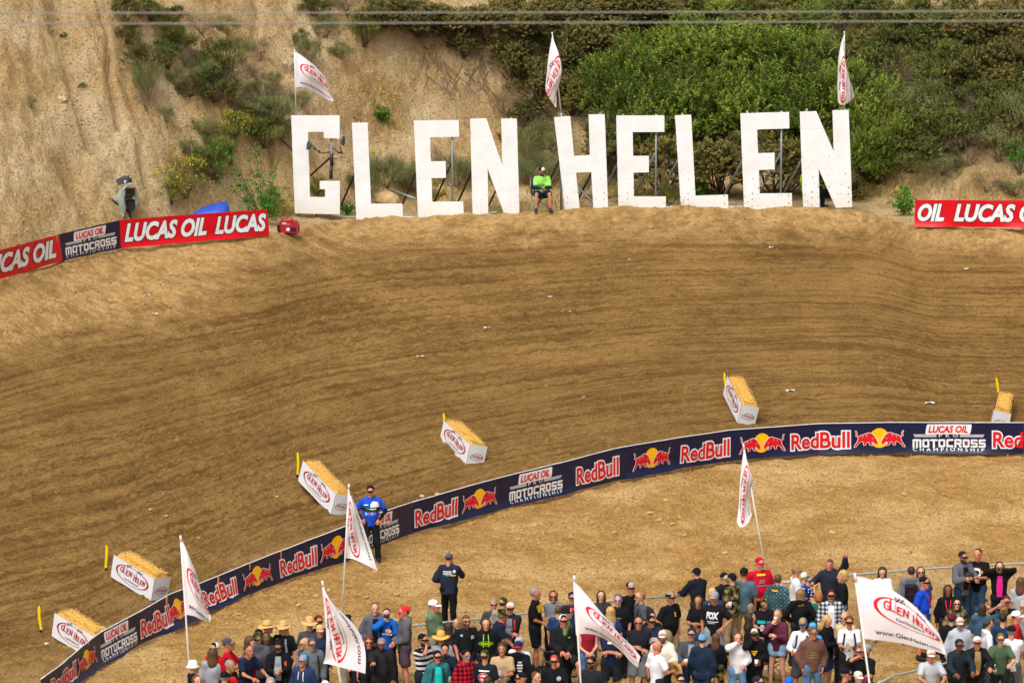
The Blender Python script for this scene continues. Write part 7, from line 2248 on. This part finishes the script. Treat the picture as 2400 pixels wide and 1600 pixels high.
P(710, 1532, -20, 'person in a light blue cap and navy hoodie with white drawstrings looking up', '#28365a', hat=('cap', '#5aa0d0', None, None), glasses=True, style='hoodie', head=(0, -14), skin='tan', prints=[(Print().stroke([(-.05, 1.43), (-.055, 1.28)], .014, K_WHITE, 1), 1), (Print().stroke([(.05, 1.43), (.055, 1.25)], .014, K_WHITE, 1), 1)])
P(634, 1586, 0, 'grey beanie showing at the bottom edge left of the flag', CHAR, hat=('beanie', '#8d8f94'), h=1.7)
P(762, 1593, 0, 'white cap showing at the bottom edge below the flag', LGREY, hat=('cap', '#e4e4e0', None, None), h=1.7)
P(816, 1439, 80, 'person in a black beanie behind the drooping flag', CHAR, hat=('beanie', BLK), style='jacket', h=1.78)
P(822, 1470, 0, 'person in a black jacket and khaki shorts behind the lower flag', BLK, ('#9c8f7a', 'short'), hat=('cap', BLK, None, None), pose='belly', style='jacket')
P(842, 1478, 20, 'person in a blue cap partly hidden by the drooping flag', NAVY, hat=('cap', '#23457f', None, None), glasses=True, skin='tan', h=1.74)
P(879, 1412, 5, 'short-haired person in a grey-sleeved black vest hoodie by the fence', '#5b5e66', hair=('short', 'brown'), style='hoodie', rim=BLK, h=1.80, w=1.1, pose='pockets')
P(906, 1426, 0, 'boy in a bright blue hoodie holding a camera to his face', '#1660b8', hair=('short', 'black'), style='hoodie', pose='camera', h=1.74, w=.95, skin='fair', pack=BLK, held=('cameraface', 'r', 'small dark camera held up by the boy in blue'), prints=[(ptext('BRAAAP', 1.22, .04, K_WHITE, .24, bold=.04), 1)])
P(948, 1418, -75, 'person in a red cap, grey hoodie and plum shorts looking left', '#5d5c61', ('#54414f', 'short'), ('cap', '#d02a33', None, None), ('short', 'brown'), 'belly', 1.84, 1.0, 'red', 'hoodie', '#2456a8', shoes='#1a1a1c')
P(1017, 1403, 60, 'person in a white cap and sage hoodie with folded arms', '#66785a', ('#8b8060', 'long'), ('cap', '#e9e9ec', None, None), ('short', 'brown'), 'crossed', 1.85, 1.0, 'red', 'hoodie', '#1f2a6b', head=(10, 0))
P(1051, 1458, 176, 'dark-haired person seen from behind right of the sage hoodie', '#2b2630', hair=('long', 'dark'), h=1.66, w=.85)
P(1073, 1448, -75, 'child with light brown hair in profile at the fence', '#43505e', hair=('bob', 'light'), h=1.45, w=.8)
P(1092, 1440, 20, 'person with a long beard, sunglasses and black shirt', '#191b1d', hair=('buzz', 'brown'), glasses=True, beard='long', w=1.15, skin='red', h=1.82, pose='easy', prints=[(plines(1.33, 3, K_WHITE, .09, .012, .024, .10), 1), (pcirc(-.13, 1.36, .024, K_WHITE, K_CYAN), 1)])
pl2 = Print(); pl2.ring(0, 1.24, .16, .05, .145, .04, K_LIME, 1); pl2.rect(-.11, 1.225, .11, 1.255, K_LIME, 1); pl2.stroke([(-.05, 1.43), (-.06, 1.16)], .014, K_LIME, 2); pl2.stroke([(.05, 1.43), (.06, 1.17)], .014, K_LIME, 2)
P(1139, 1449, 0, 'person with long auburn hair in a black hoodie with lime print', '#17181a', hair=('long', 'auburn'), style='hoodie', h=1.72, w=1.05, head=(0, 4), prints=[(pl2, 1)])
P(1155, 1427, 100, 'person in a camouflage bucket hat bending forward in navy', '#1c2338', hat=('bucket', CAMO), lean=.16, pose='belly', skin='red')
P(1157, 1402, 5, 'balding person in sunglasses behind the camouflage bucket hat', '#3c3f46', hair=('buzz', 'grey'), glasses=True, skin='red')
P(1179, 1397, 160, 'person in a camouflage cap and beige shirt with back turned', '#8f8a7c', hat=('cap', CAMO, None, None), h=1.82)
P(1196, 1410, -10, 'person in a white-topped cap and black jacket with red straps, arms folded', '#23282a', hat=('cap', '#d5dad8', None, BLK), glasses=True, pose='crossed', style='jacket', skin='red', rim='#7d8288', prints=[(Print().stroke([(-.11, 1.42), (-.12, 1.2)], .03, K_RED, 3, cap=False), 1), (Print().stroke([(.11, 1.42), (.12, 1.2)], .03, K_RED, 3, cap=False), 1)])
P(865, 1491, 0, 'person with dark red curls and sunglasses in a black top', BLK, hair=('curly', 'red'), glasses=True, h=1.66, w=.95, skin='red')
P(894, 1493, 0, 'bearded person in a grey cap and black jacket pointing at the camera', '#242326', hat=('cap', '#77797f', None, '#3d3f44'), glasses=True, beard='full', pose='point', style='shell', fat=.05, w=1.2, skin='tan', pack=BLK)
P(991, 1483, 45, 'person in a black cap and black and white striped shirt, hand by the face', pattern('stripes', ('#e4e4e6', '#19191c')), hat=('cap', BLK, None, None), glasses=True, pose='handface', beard='full', h=1.80, skin='tan')
P(1033, 1479, 0, 'person in a yellow straw hat and glasses with a grey shirt', '#9fa2a6', hat=('straw', '#d9a84e'), hair=('short', 'grey'), skin='red')
P(1043, 1506, 0, 'person with a goatee in a backward black cap holding a can', '#1c2435', hat=('cap', BLK, None, None, 1), beard='goatee', style='jacket', rim='#26262a', pose='cup_l', skin='red', held=('can', 'l', 'pale can held by the man with a goatee', '#c9c4c0'), prints=[(plines(1.25, 3, K_YEL, .05, .02, .03), 1)])
P(1025, 1522, 10, 'person in a teal jacket over a turquoise shirt with a black cap', '#2f6c70', hat=('cap', BLK, None, None), glasses=True, style='jacket', rim='#1fb7b4', pack='#1d3b3c', skin='red', prints=[(plines(1.2, 2, K_BLACK, .05, .02, .04), 1)])
P(1092, 1520, 30, 'person in blue mirrored glasses, purple hood and red plaid shirt', pattern('plaid', ('#c01a2b', '#7d1020', '#1a1216')), hat=('cap', BLK, None, '#d0503a', 1), glasses='#1f6fd0', style='hoodie', skin='tan')
prd = Print(); prd.ellipse(0, 1.22, .11, .10, K_WHITE, 1); prd.ring(0, 1.22, .105, .095, .075, .065, K_RED, 2); prd.rect(-.08, 1.20, .08, 1.24, K_RED, 2); prd.rect(-.1, 1.345, .12, 1.375, K_WHITE, 1)
P(1137, 1521, 165, 'person in a camouflage cap and black shirt with a round red back print', '#1c2028', hat=('cap', CAMO, None, None), h=1.76, w=1.1, prints=[(mirror(prd), -1)], skin='tan')
P(1177, 1507, -5, 'curly dark-haired person in a tan shirt holding a water bottle', '#c0a07c', hair=('curly', 'dark'), pose='phone', skin='tan', held=('bottle', 'l', 'clear water bottle held by the man in the tan shirt'), head=(0, -8))
P(1143, 1584, 170, 'dark-haired head at the bottom edge left of the tan shirt', CHAR, hair=('short', 'dark'), h=1.72)

# ---- centre
P(1254, 1377, 80, 'grey-haired person in a yellow and black shirt and black shorts in profile', '#141416', ('#15181c', 'short'), None, ('short', 'grey'), 'belly', 1.84, 1.1, 'tan', 'polo', prints=[(pcirc(0, 0, .001, K_YEL), 1), ((lambda q: (q.poly([(-.22, 1.42), (.22, 1.42), (.20, 1.27), (-.20, 1.27)], mat('fabric', '#e3ae12', .88, .12, .1), 1), q)[-1])(Print()), 1)], fat=.03)
P(1297, 1384, 0, 'short dark-haired person in sunglasses and a grey sweater, arms folded', '#75787d', hair=('bob', 'black'), glasses=True, pose='crossed', style='sweater', h=1.70, w=.92, skin='tan')
P(1309, 1419, 160, 'child with brown hair in a navy shirt seen from behind', '#2a3c60', hair=('short', 'brown'), h=1.62, w=.9)
P(1328, 1420, 88, 'person in a black cap and sunglasses and a sage shirt facing right', '#6f7d52', hat=('beanie', '#1d1e20'), glasses=True, skin='fair')
bp = on_ground(1322, 1438, 1.66)
P(1320, 1438, 14, 'person in a white and black trucker cap and black hoodie on a bicycle', '#1d1e20', ('#202226', 'short'), ('cap', '#e2e2e4', BLK, BLK), ('short', 'grey'), 'belly', 1.82, 1.1, 'red', 'hoodie', None, None, (0, 0), 'perch', [(plines(1.30, 1, K_LIME, .08, .02, .03, .09), 1)], .02)
P(1341, 1385, 5, 'person in a navy cap with a red collar behind the centre flag', '#26324a', hat=('cap', '#1b2440', None, None), skin='red', prints=[((lambda q: (q.rect(-.07, 1.38, .07, 1.43, K_RED, 1), q)[-1])(Print()), 1)])
P(1409, 1384, 0, 'person with long dark hair right of the centre flag tip', '#3a3438', hair=('long', 'dark'), h=1.68, w=.9)
P(1449, 1390, -8, 'person in a backward grey cap and purple glasses pointing left', BLK, hat=('cap', '#5a5f66', None, None, 1), glasses='#5a2fd0', pose='point', skin='fair', w=1.12, fat=.03, h=1.80, prints=[((lambda q: (q.poly([(-.1, 1.27), (0, 1.255), (.1, 1.27), (.05, 1.29), (-.05, 1.29)], K_GREY, 1), q)[-1])(Print()), 1)])
P(1478, 1361, 18, 'tall person in a grey and black cap and black shirt with neon marks', '#141516', hat=('cap', BLK, '#9aa0a6', BLK), skin='red', h=1.90, pose='pockets', prints=[(plines(1.32, 2, K_LIME, .04, .03, .12, .06), 1)])
P(1501, 1386, -70, 'ginger-haired person in sunglasses and grey shirt with a pack, facing left', '#4d5058', hair=('short', 'ginger'), glasses=True, skin='fair', pack='#2b2c31', w=1.1, pose='easy')
P(1430, 1421, -155, 'person with long blond hair seen from behind the centre flag', '#2c3d6a', hair=('long', 'blond'), h=1.70, w=.9)
P(1432, 1456, 0, 'person in a navy shirt with folded arms under the centre flag', '#1e2a49', ('#22242a', 'short'), ('cap', '#8d9298', None, None), pose='crossed', skin='tan', w=1.1, prints=[(plines(1.33, 1, K_WHITE, .22, .04, .05), 1)])
P(1378, 1448, 10, 'person in a red top and blue jeans half covered by the centre flag', '#8c1f2c', (JEAN, 'long'), None, ('long', 'brown'), 'belly', 1.68, .9, 'fair', 'tank')
P(1526, 1430, 20, 'person in a black beanie and hoodie behind the bear sweatshirt', BLK, hat=('beanie', '#20242c'), style='hoodie')
pb_ = Print(); pb_.rect(-.13, 1.18, .13, 1.20, K_RED, 1); pb_.poly([(-.12, 1.205), (-.11, 1.29), (-.03, 1.33), (.08, 1.31), (.13, 1.25), (.12, 1.205), (.07, 1.205), (.05, 1.24), (-.02, 1.24), (-.04, 1.205)], K_WHITE, 1)
P(1526, 1440, 20, 'person in a black cap and sunglasses with a white bear on a navy sweatshirt', '#2b3345', hat=('cap', BLK, None, None), glasses=True, style='hoodie', skin='tan', prints=[(pb_, 1)])
P(1571, 1384, 42, 'grey-haired person in a black visor and shirt with yellow glasses at the neck', BLK, (KHAKI, 'short'), ('visor', '#1c1c20'), ('short', 'grey'), 'pockets', 1.84, 1.2, 'tan', 'tee', fat=.04, shoes='#1b1b1d', prints=[(pcirc(.01, 1.33, .022, K_YEL), 1), (pcirc(.012, 1.28, .022, K_YEL), 1)])
P(1497, 1444, -4, 'dark-haired person in sunglasses, black shirt and grey shorts with folded arms', '#202329', ('#75777b', 'short'), None, ('short', 'black'), 'crossed', 1.84, 1.12, 'tan', 'tee', True)
P(1553, 1475, -8, 'person in a cream cap and cream hoodie holding a beer', '#ded6c6', ('#1c1d21', 'long'), ('cap', '#cfccc0', None, None), ('short', 'brown'), 'cup_l', 1.80, 1.0, 'tan', 'hoodie', True, 'full', held=('beer', 'l', 'cup of beer held by the man in the cream hoodie'))
P(1540, 1502, 125, 'bald person in a white shirt seen from behind holding a straw hat', '#e6e6ea', hair=('bald', 'grey'), pose='cup', skin='red', h=1.78, held=('hat', 'r', 'straw hat held behind the bald man in white'), glasses=True)
P(1299, 1532, -4, 'person in a black cap with red patch and sunglasses holding a yellow can', BLK, hat=('cap', BLK, '#c8402f', None), glasses=True, skin='red', pose='cup_l', w=1.15, held=('can', 'l', 'yellow and black can held at the bottom centre', '#c9a81f'), prints=[(pcirc(.10, 1.30, .045, K_WHITE, K_CYAN), 1)])
P(1386, 1536, -28, 'person in a black cap and sunglasses looking left below the centre flag', '#26282c', hat=('cap', BLK, '#3b2020', None), glasses=True, skin='tan', w=1.1, beard='full')
P(1222, 1573, -80, 'older person in a black cap in profile at the bottom edge', '#56524c', hat=('cap', BLK, None, None), hair=('short', 'white'), skin='red', h=1.72)
P(1256, 1574, 55, 'brown-haired boy at the bottom edge by the bicycle', '#7e7a70', hair=('short', 'brown'), h=1.6, w=.85)
P(1215, 1499, 168, 'person in a backward navy and red cap and black hoodie with white back print', '#15181d', hat=('cap', '#1f2c50', None, '#b02a2a', 1), style='hoodie', prints=[(mirror(plines(1.33, 4, K_WHITE, .12, .03, .06, .06)), -1)])
P(1218, 1490, 150, 'person in a grey cap and white shirt behind the navy and red cap', '#dcdde2', hat=('cap', '#a2a4a8', None, None), w=1.1, skin='tan')
P(1595, 1577, 10, 'black cap at the bottom edge left of the grey sweater', BLK, hat=('cap', BLK, None, None), h=1.72)

# ---- right of centre
P(1638, 1330, -150, 'person in a black and white cap and dark jacket leaning on the rail', '#1b1e28', hat=('cap', BLK, '#d9d9dc', BLK), style='jacket', pose='lean', lean=.08, w=1.12)
P(1698, 1340, 30, 'person in a black cap with green brim and a white shirt under a black vest', '#1c1c20', hat=('cap', BLK, None, '#3d9a52'), style='jacket', rim='#e2e2e4', pose='cup', glasses=True, held=('cup', 'r', 'clear cup held by the man with the green brim', '#d0d4d8'))
P(1715, 1341, -125, 'person in a camouflage jacket with an orange mark and black cap', CAMO, (KHAKI, 'long'), ('cap', BLK, '#223a26', BLK), ('short', 'black'), 'belly', 1.80, 1.05, 'fair', 'jacket')
P(1744, 1328, 172, 'person in a black cap and teal-grey shirt seen from behind', '#4d6570', (KHAKI, 'long'), ('cap', BLK, None, None), ('short', 'brown'), 'easy', 1.86, 1.12, 'tan')
py_ = Print(); py_.rect(-.20, .90, .20, .935, K_YEL, 1); py_.poly([(-.06, 1.25), (.05, 1.25), (.08, 1.32), (-.03, 1.32)], K_GREY, 1); py_.poly([(-.02, 1.27), (.03, 1.27), (.045, 1.30), (-.005, 1.30)], K_RED, 2); py_.rect(-.11, 1.195, .11, 1.215, K_GREY, 1); py_.rect(-.09, 1.40, .09, 1.44, K_YEL, 1)
P(1781, 1304, 14, 'big person in a red cap and red sweatshirt with yellow trim', '#c3122f', ('#17181c', 'long'), ('cap', '#b5122a', None, None), ('short', 'white'), 'stand', 1.90, 1.25, 'red', 'sweater', fat=.05, prints=[(py_, 1)], head=(15, 0))
P(1823, 1345, 150, 'balding person in a grey and teal striped hoodie with a yellow hood lining', pattern('plaid', ('#4f5d66', '#2f3940', '#3f7f88')), hair=('buzz', 'brown'), style='hoodie', glasses=True, skin='red', w=1.1, prints=[(mirror((lambda q: (q.rect(-.08, 1.40, .08, 1.44, K_YEL, 1), q)[-1])(Print())), -1)])
P(1866, 1325, 95, 'bald person in sunglasses and a white shirt facing right', '#e3e3e8', hair=('buzz', 'light'), glasses=True, skin='red', w=1.15, pose='belly', h=1.80)
P(1884, 1339, 120, 'child in a white mesh cap and star-spangled shirt', pattern('stars', ('#22386e', '#e6e6ec')), ('#b02a3a', 'long'), ('cap', '#dcdcd4', None, '#2f4d86'), ('pony', 'blond'), 'clap', 1.62, .85, 'fair')
P(1945, 1309, -20, 'balding person in a dark hoodie pointing upward at the rail', '#262a36', hair=('buzz', 'brown'), pose='pointup', style='hoodie', skin='red', w=1.1, h=1.82)
P(1975, 1338, -90, 'curly blond person in a black top facing left', BLK, (JEAN, 'long'), None, ('curly', 'blond'), 'belly', 1.70, .95, 'fair', 'sweater')
P(1637, 1396, -14, 'person with long dark hair, sunglasses and a black crop top', BLK, ('#3f5878', 'long'), None, ('long', 'dark'), 'phone', 1.68, .88, 'tan', 'crop', '#8a7a3a')
P(1669, 1376, 0, 'person in a tan cap and navy shirt with a yellow collar', '#2b3d63', hat=('cap', '#c2ab84', None, None), skin='red', prints=[((lambda q: (q.stroke([(-.07, 1.43), (0, 1.33), (.07, 1.43)], .02, K_YEL, 1), q)[-1])(Print()), 1)])
pf = Print(); pf.text('FOX', -.14, 1.22, .13, K_WHITE, 1, width=.27, bold=.06, shear=.2); pf.rect(-.12, 1.15, .12, 1.165, K_WHITE, 1); pf.rect(-.10, 1.12, .06, 1.13, K_WHITE, 1)
P(1674, 1384, -18, 'person in a grey cap and black shirt with large white lettering, hand on hip', '#1b1c1f', ('#8a8c90', 'short'), ('cap', '#8b94a0', None, None), ('short', 'brown'), 'hip_l', 1.84, 1.1, 'tan', 'tee', prints=[(pf, 1)], head=(-8, 0))
pc_ = Print(); pc_.rect(-.13, 1.22, .04, 1.29, K_CYAN, 1); pc_.stroke([(.07, 1.23), (.13, 1.28)], .014, K_CYAN, 1); pc_.stroke([(.07, 1.28), (.13, 1.23)], .014, K_CYAN, 1)
P(1791, 1398, -6, 'person in a camouflage cap and turquoise-printed black shirt looking at a phone', BLK, hat=('cap', CAMO, None, None), pose='phone', head=(0, 26), skin='tan', prints=[(pc_, 1)], held=('phone', 'l', 'phone held by the man in the camouflage cap'))
P(1876, 1380, 178, 'person with light brown hair and black jacket, hands on hips, seen from behind', '#17181b', hair=('long', 'light'), pose='hips', style='hoodie', h=1.70, w=.95)
P(1919, 1389, 170, 'red-haired child in a green top seen from behind', '#1e6a58', hair=('curly', 'ginger'), h=1.5, w=.85)
P(1948, 1379, 0, 'person with a moustache in a black cap and grey plaid overshirt', pattern('plaid', ('#c9c9cc', '#77787e', '#26272c')), ('#26272c', 'long'), ('cap', BLK, '#5a1f22', None), ('short', 'dark'), 'easy', 1.80, 1.15, 'tan', 'jacket', True, 'tache', rim='#e3e3e6')
P(1759, 1436, 110, 'person with very long brunette hair and black top in profile', '#1d1e22', hair=('long', 'dark'), h=1.68, w=.88, pose='cup_l', style='sweater')
P(1823, 1428, -25, 'person in a maroon sweater and denim shorts drinking from a cup', '#5c2c3a', ('#8fb0d0', 'bare'), None, ('pony', 'light'), 'drink', 1.72, .95, 'fair', 'sweater', held=('beer', 'r', 'cup of beer raised by the person in maroon'), shoes='#5a6a7c')
P(1882, 1445, -14, 'grey-bearded person in a blue cap and white long-sleeved shirt with a drink', ('#d9dade', 'L'), ('#46484e', 'short'), ('cap', '#27508a', '#8a9a3a', None), ('short', 'grey'), 'cup', 1.82, 1.05, 'tan', 'tee', True, 'full', pack='#2c2f34', held=('beer', 'r', 'orange drink held by the grey-bearded man', '#d8501c'))
P(1938, 1442, 60, 'blond person in a black jacket with hair over the face', '#15171b', ('#2b3a5c', 'short'), None, ('long', 'blond'), 'phone', 1.68, .92, 'fair', 'jacket', None, None, (0, 22))
P(1991, 1442, -2, 'person in an orange-badged cap and white shirt with a pack and phone', '#e0e0e2', hat=('cap', BLK, '#8a3a20', None), glasses=True, pose='phone', pack='#1e1f23', skin='tan', held=('phone', 'l', 'phone held by the man in white near the right flag'))
P(1980, 1434, -20, 'blond-haired person in sunglasses behind the orange badge cap', '#cbb38c', hair=('bob', 'blond'), glasses=True, h=1.72)
P(1621, 1469, -4, 'grey-haired person in a navy cap and grey sweater holding a beer', '#4a4b52', ('#22304c', 'long'), ('cap', '#22283a', None, None), ('short', 'grey'), 'cup', 1.80, 1.12, 'red', 'sweater', rim='#8d9096', held=('beer', 'r', 'cup of beer held by the man in the grey sweater'))
P(1647, 1484, 160, 'person in a dark blue jacket behind the grey sweater', '#1d2b3e', (DJEAN, 'long'), ('cap', '#5a93c2', None, None), style='jacket')
P(1679, 1484, 155, 'child with brown hair in a black vest and camouflage trousers', '#17181b', (CAMO, 'long'), None, ('long', 'brown'), 'easy', 1.50, .8, 'fair', 'jacket')
P(1729, 1482, 8, 'person in a white sweatshirt and blue jeans with a hand over the mouth', '#e4e2e6', ('#6389b4', 'long'), None, ('long', 'brown'), 'handface', 1.66, .88, 'fair', 'sweater')
P(1768, 1470, -2, 'person in a cream cap and black hoodie with yellow print holding a paper cup', '#15161a', ('#17171a', 'long'), ('cap', BLK, '#e5ded0', BLK), ('long', 'black'), 'handface', 1.70, 1.05, 'brown', 'hoodie', prints=[((lambda q: (q.merge(plines(1.27, 1, K_YEL, .2, .03, .03)), q.poly([(-.05, 1.25), (.05, 1.25), (0, 1.19)], K_YEL, 1), q)[-1])(Print()), 1)], held=('cup', 'l', 'white paper cup held by the person in black and yellow'))
P(1904, 1466, 12, 'person in a brown cap and faded brown hoodie facing the camera', '#6a4c3f', ('#4f7396', 'long'), ('cap', '#5c5046', None, None), ('short', 'brown'), 'pockets', 1.82, 1.15, 'tan', 'hoodie', prints=[(plines(1.25, 3, mat('ink_sand', '#8f7a4a', .8, .1, .1), .2, .025, .05), 1)], head=(20, 0))
P(1905, 1457, 170, 'child in a light blue cap behind the brown cap', '#4a86c0', hat=('cap', '#4aa6d8', None, None), h=1.62, w=.8)
P(1776, 1582, 60, 'dark cap at the bottom edge below the cream cap', BLK, hat=('cap', '#26272b', None, None), h=1.72)
P(1849, 1584, 175, 'bright blue cap at the bottom edge right of the bare legs', '#2558b0', hat=('cap', '#1f62c8', None, None), h=1.7)
P(1983, 1563, 100, 'grey-haired person in a black and white cap at the bottom edge in profile', '#2a2b2f', hat=('cap', BLK, None, BLK), hair=('short', 'grey'), skin='red')

# ---- right
P(2068, 1329, -2, 'person in a white long-sleeved top looking down at a phone by the fence', ('#e6e6ea', 'L'), ('#23242a', 'tight'), None, ('long', 'dark'), 'phone', 1.66, .85, 'fair', 'sweater', None, None, (0, 24), held=('phone', 'l', 'phone held by the person in the white top'), shoes='#d8d8da')
P(2136, 1327, 176, 'person in a grey hoodie with a dark backpack seen from behind', '#6c6f74', hair=('short', 'dark'), style='hoodie', pack='#2a1c26', h=1.76)
P(2158, 1328, 0, 'person with brown hair and sunglasses behind the backpack', '#3f4248', hair=('long', 'brown'), glasses=True, h=1.66, w=.88)
P(2166, 1349, 55, 'person in a black cap and bright blue shirt with a lanyard badge', '#1848c2', ('#8a8068', 'short'), ('cap', BLK, None, None), ('short', 'grey'), 'stand', 1.84, 1.15, 'red', 'tee', True, None, lanyard='#c8303c', fat=.03)
P(2222, 1371, 0, 'smiling person with long black hair, black top and red lanyard', BLK, hair=('long', 'black'), h=1.68, w=.92, skin='brown', lanyard='#c8303c', style='sweater')
P(2243, 1399, -2, 'person in a backward black cap and sunglasses with a camouflage jacket', CAMO, hat=('cap', BLK, None, None, 1), hair=('long', 'dark'), glasses=True, style='jacket', h=1.68, w=.92)
P(2257, 1290, 28, 'person in a dark cap, sunglasses and open grey fleece', '#5e5f66', (DJEAN, 'long'), ('cap', '#1d2130', None, None), ('short', 'dark'), 'show', 1.84, 1.12, 'tan', 'jacket', True, 'full', rim=BLK, held=('phone', 'r', 'phone held by the man in the grey fleece'))
po = Print(); po.ellipse(0, 1.28, .15, .10, K_ORANGE, 1); po.ellipse(0, 1.28, .135, .088, K_WHITE, 2); po.ellipse(0, 1.275, .075, .05, K_BLACK, 3)
P(2292, 1286, -20, 'dark-haired person in a black shirt with a white oval print', '#131416', ('#3e5a7a', 'long'), None, ('short', 'black'), 'show', 1.86, 1.2, 'red', 'tee', fat=.03, prints=[(po, 1)], pack='#202226', held=('cap', 'r', 'dark cap held in front of the white oval print'))
P(2343, 1316, -2, 'person in a pink top and black cardigan looking through binoculars', '#15161a', ('#1a1b20', 'tight'), None, ('long', 'dark'), 'binoc', 1.68, .95, 'fair', 'jacket', rim='#d92a8a', held=('binoculars', 'r', 'black binoculars held up by the person in pink'))
P(2359, 1394, -4, 'person in a maroon cap and sunglasses holding a phone up', '#1f1e22', hat=('cap', '#6a1f2a', None, None), glasses=True, pose='raise', skin='tan', held=('phone', 'r', 'phone raised by the man in the maroon cap'))
P(2302, 1413, 168, 'person with dark brown hair and blue-grey jacket raising an arm', '#3a5468', hair=('bob', 'dark'), pose='raise', style='jacket', h=1.70)
P(2230, 1435, 172, 'person in a maroon cap and black jacket with a round white back patch', '#181a20', hat=('cap', '#5e2030', None, None), style='jacket', prints=[(mirror(pcirc(0, 1.22, .10, K_WHITE, mat('ink_maroon', '#4a1f28', .6, .2, .1))), -1)])
P(2250, 1445, 0, 'person in a pale cap and sunglasses with a light grey hoodie', '#aeb2ba', hat=('cap', '#c4c6c0', None, None), glasses=True, style='hoodie', beard='goatee', hair=('short', 'grey'), skin='tan', prints=[((lambda q: (q.ring(.03, 1.19, .07, .03, .05, .016, K_BLACK, 1), q)[-1])(Print()), 1)])
P(2317, 1452, 105, 'dark-haired child in a white hoodie facing right', '#dddbe2', hair=('pony', 'dark'), h=1.6, w=.85, style='hoodie')
P(2353, 1422, 172, 'person with light brown hair seen from behind left of the red shirt', '#3d4450', hair=('bun', 'light'), h=1.64, w=.88)
P(2351, 1437, 170, 'dark-haired person in a navy shirt seen from behind at the right', '#1f3550', hair=('short', 'black'), h=1.78)
P(2383, 1429, 85, 'person in a white cap and red shirt facing right at the edge', '#b01f2c', hat=('cap', '#e4e4e6', None, None), skin='red')
P(2370, 1439, 172, 'person with long blond hair seen from behind at the right edge', '#2a2b33', hair=('long', 'blond'), h=1.66, w=.88)
P(2393, 1352, 160, 'long-haired person in a grey shirt at the right edge', '#a5a6ab', hair=('long', 'brown'), h=1.70, w=.95)
P(2398, 1403, -20, 'person in a grey cap cut by the right edge', '#8d9094', hat=('cap', '#9a9d98', None, None), h=1.76)
P(2371, 1463, 172, 'person in a black cap and white shirt seen from behind at the near fence', '#dedde4', ('#55575c', 'long'), ('cap', BLK, None, None), ('short', 'grey'), 'lean', 1.82, 1.15, 'red', 'tee', prints=[(mirror(plines(1.36, 1, K_RED, .06, .02, .03, -.1)), -1)])
P(2345, 1478, -4, 'person in a green cap, sunglasses and green shirt leaning on the near fence', '#4a6146', hat=('cap', '#3f4a34', '#6a6a2a', None), glasses=True, pose='lean', lean=.10, skin='fair', held=('bottle', 'r', 'green bottle held over the near fence', '#2f7d4a'))
P(2287, 1486, 8, 'person in a white and navy cap and black jacket leaning on the near fence', '#1c1d22', hat=('cap', '#d8d9dc', None, '#20263c'), pose='lean', lean=.10, style='jacket', rim='#a08a5c', skin='red')
P(2245, 1492, 8, 'person with a goatee in a black and teal jacket at the near fence', '#1f2c31', hat=('cap', '#23242a', None, None), beard='goatee', pose='lean', lean=.10, style='jacket', skin='brown')
P(2180, 1516, 4, 'person in a white cap and pale grey shirt leaning on the near fence', '#b5b7bd', hat=('cap', '#d9d7d4', None, None), pose='lean', lean=.10, skin='tan', w=1.1)
P(2010, 1510, 22, 'laughing bearded person in a dark cap left of the large flag', '#1c1d20', hat=('cap', '#2b2c30', '#55565a', None), beard='full', pose='handface', skin='red')
P(2031, 1507, -60, 'person in a grey cap and black shirt holding a paper cup by the large flag', '#17191b', hat=('cap', '#8b8e92', None, None), pose='cup_l', skin='tan', w=1.15, beard='full', held=('cup', 'l', 'white paper cup held beside the large flag'), prints=[(plines(1.28, 4, mat('ink_olive', '#5d6a3a', .7, .1, .1), .16, .012, .04), 1)])
P(2012, 1571, 30, 'white cap at the bottom edge left of the large flagpole', '#6d4a50', hat=('cap', '#d9d5cc', None, None), h=1.72)
P(2033, 1583, 160, 'maroon cap at the bottom edge by the large flagpole', '#26272b', hat=('cap', '#5c2130', None, None), h=1.72)

# ---- bicycle and loose chairs in the crowd
bk = gpoint(bp.x - .05, bp.y - .12)
root = empty('bicycle', bk, R(-60), 'dark bicycle the man in the trucker cap sits on', 'bicycle')
for y, nm in ((-.52, 'wheel'), (.52, 'wheel')):
    Mx = Matrix.Translation((0, y, .33)) @ Matrix.Rotation(math.pi / 2, 4, 'Y')
    n_ = 28; mb = MB(); mb.tube([Mx @ Vector((.31 * math.cos(2 * math.pi * i / n_), .31 * math.sin(2 * math.pi * i / n_), 0)) for i in range(n_ + 1)], .024, 6, False)
    wh = mb.build('wheel', M_RUB, root, True)
    mb = MB()
    for i in range(12): mb.tube([Mx @ Vector((0, 0, 0)), Mx @ Vector((.3 * math.cos(math.pi * i / 6), .3 * math.sin(math.pi * i / 6), 0))], .003, 4, False)
    mb.build('spokes', M_GALV, wh)
MBK = mat('bicycle_paint', '#1f2226', .35, .5, .1)
mb = MB()
for a, b in (((0, -.42, .78), (0, .10, .32)), ((0, .10, .32), (0, .18, .80)), ((0, -.40, .72), (0, .16, .72)), ((0, .10, .32), (0, .52, .33)), ((0, .18, .70), (0, .52, .33)), ((0, -.44, .86), (0, -.52, .33))): mb.tube([a, b], .018, 8)
mb.build('frame', MBK, root, True)
mb = MB(); mb.tube([(-.32, -.36, 1.02), (-.14, -.44, .98), (.14, -.44, .98), (.32, -.36, 1.02)], .014, 8); mb.tube([(0, -.44, .85), (0, -.44, .98)], .016, 8); mb.build('handlebar', MBK, root, True)
mb = MB(); mb.box((0, .20, .84), (.14, .26, .05), None, .015); mb.build('saddle', M_RUB, root)
q = on_ground(2275, 1468); camp_chair(q, R(15), '#1d6fa0', 'blue folding camp chair behind the man with the white oval print')
q = on_ground(1803, 1592); camp_chair(q, R(-30), '#6a2030', 'maroon folding camp chair beside the person in denim shorts')
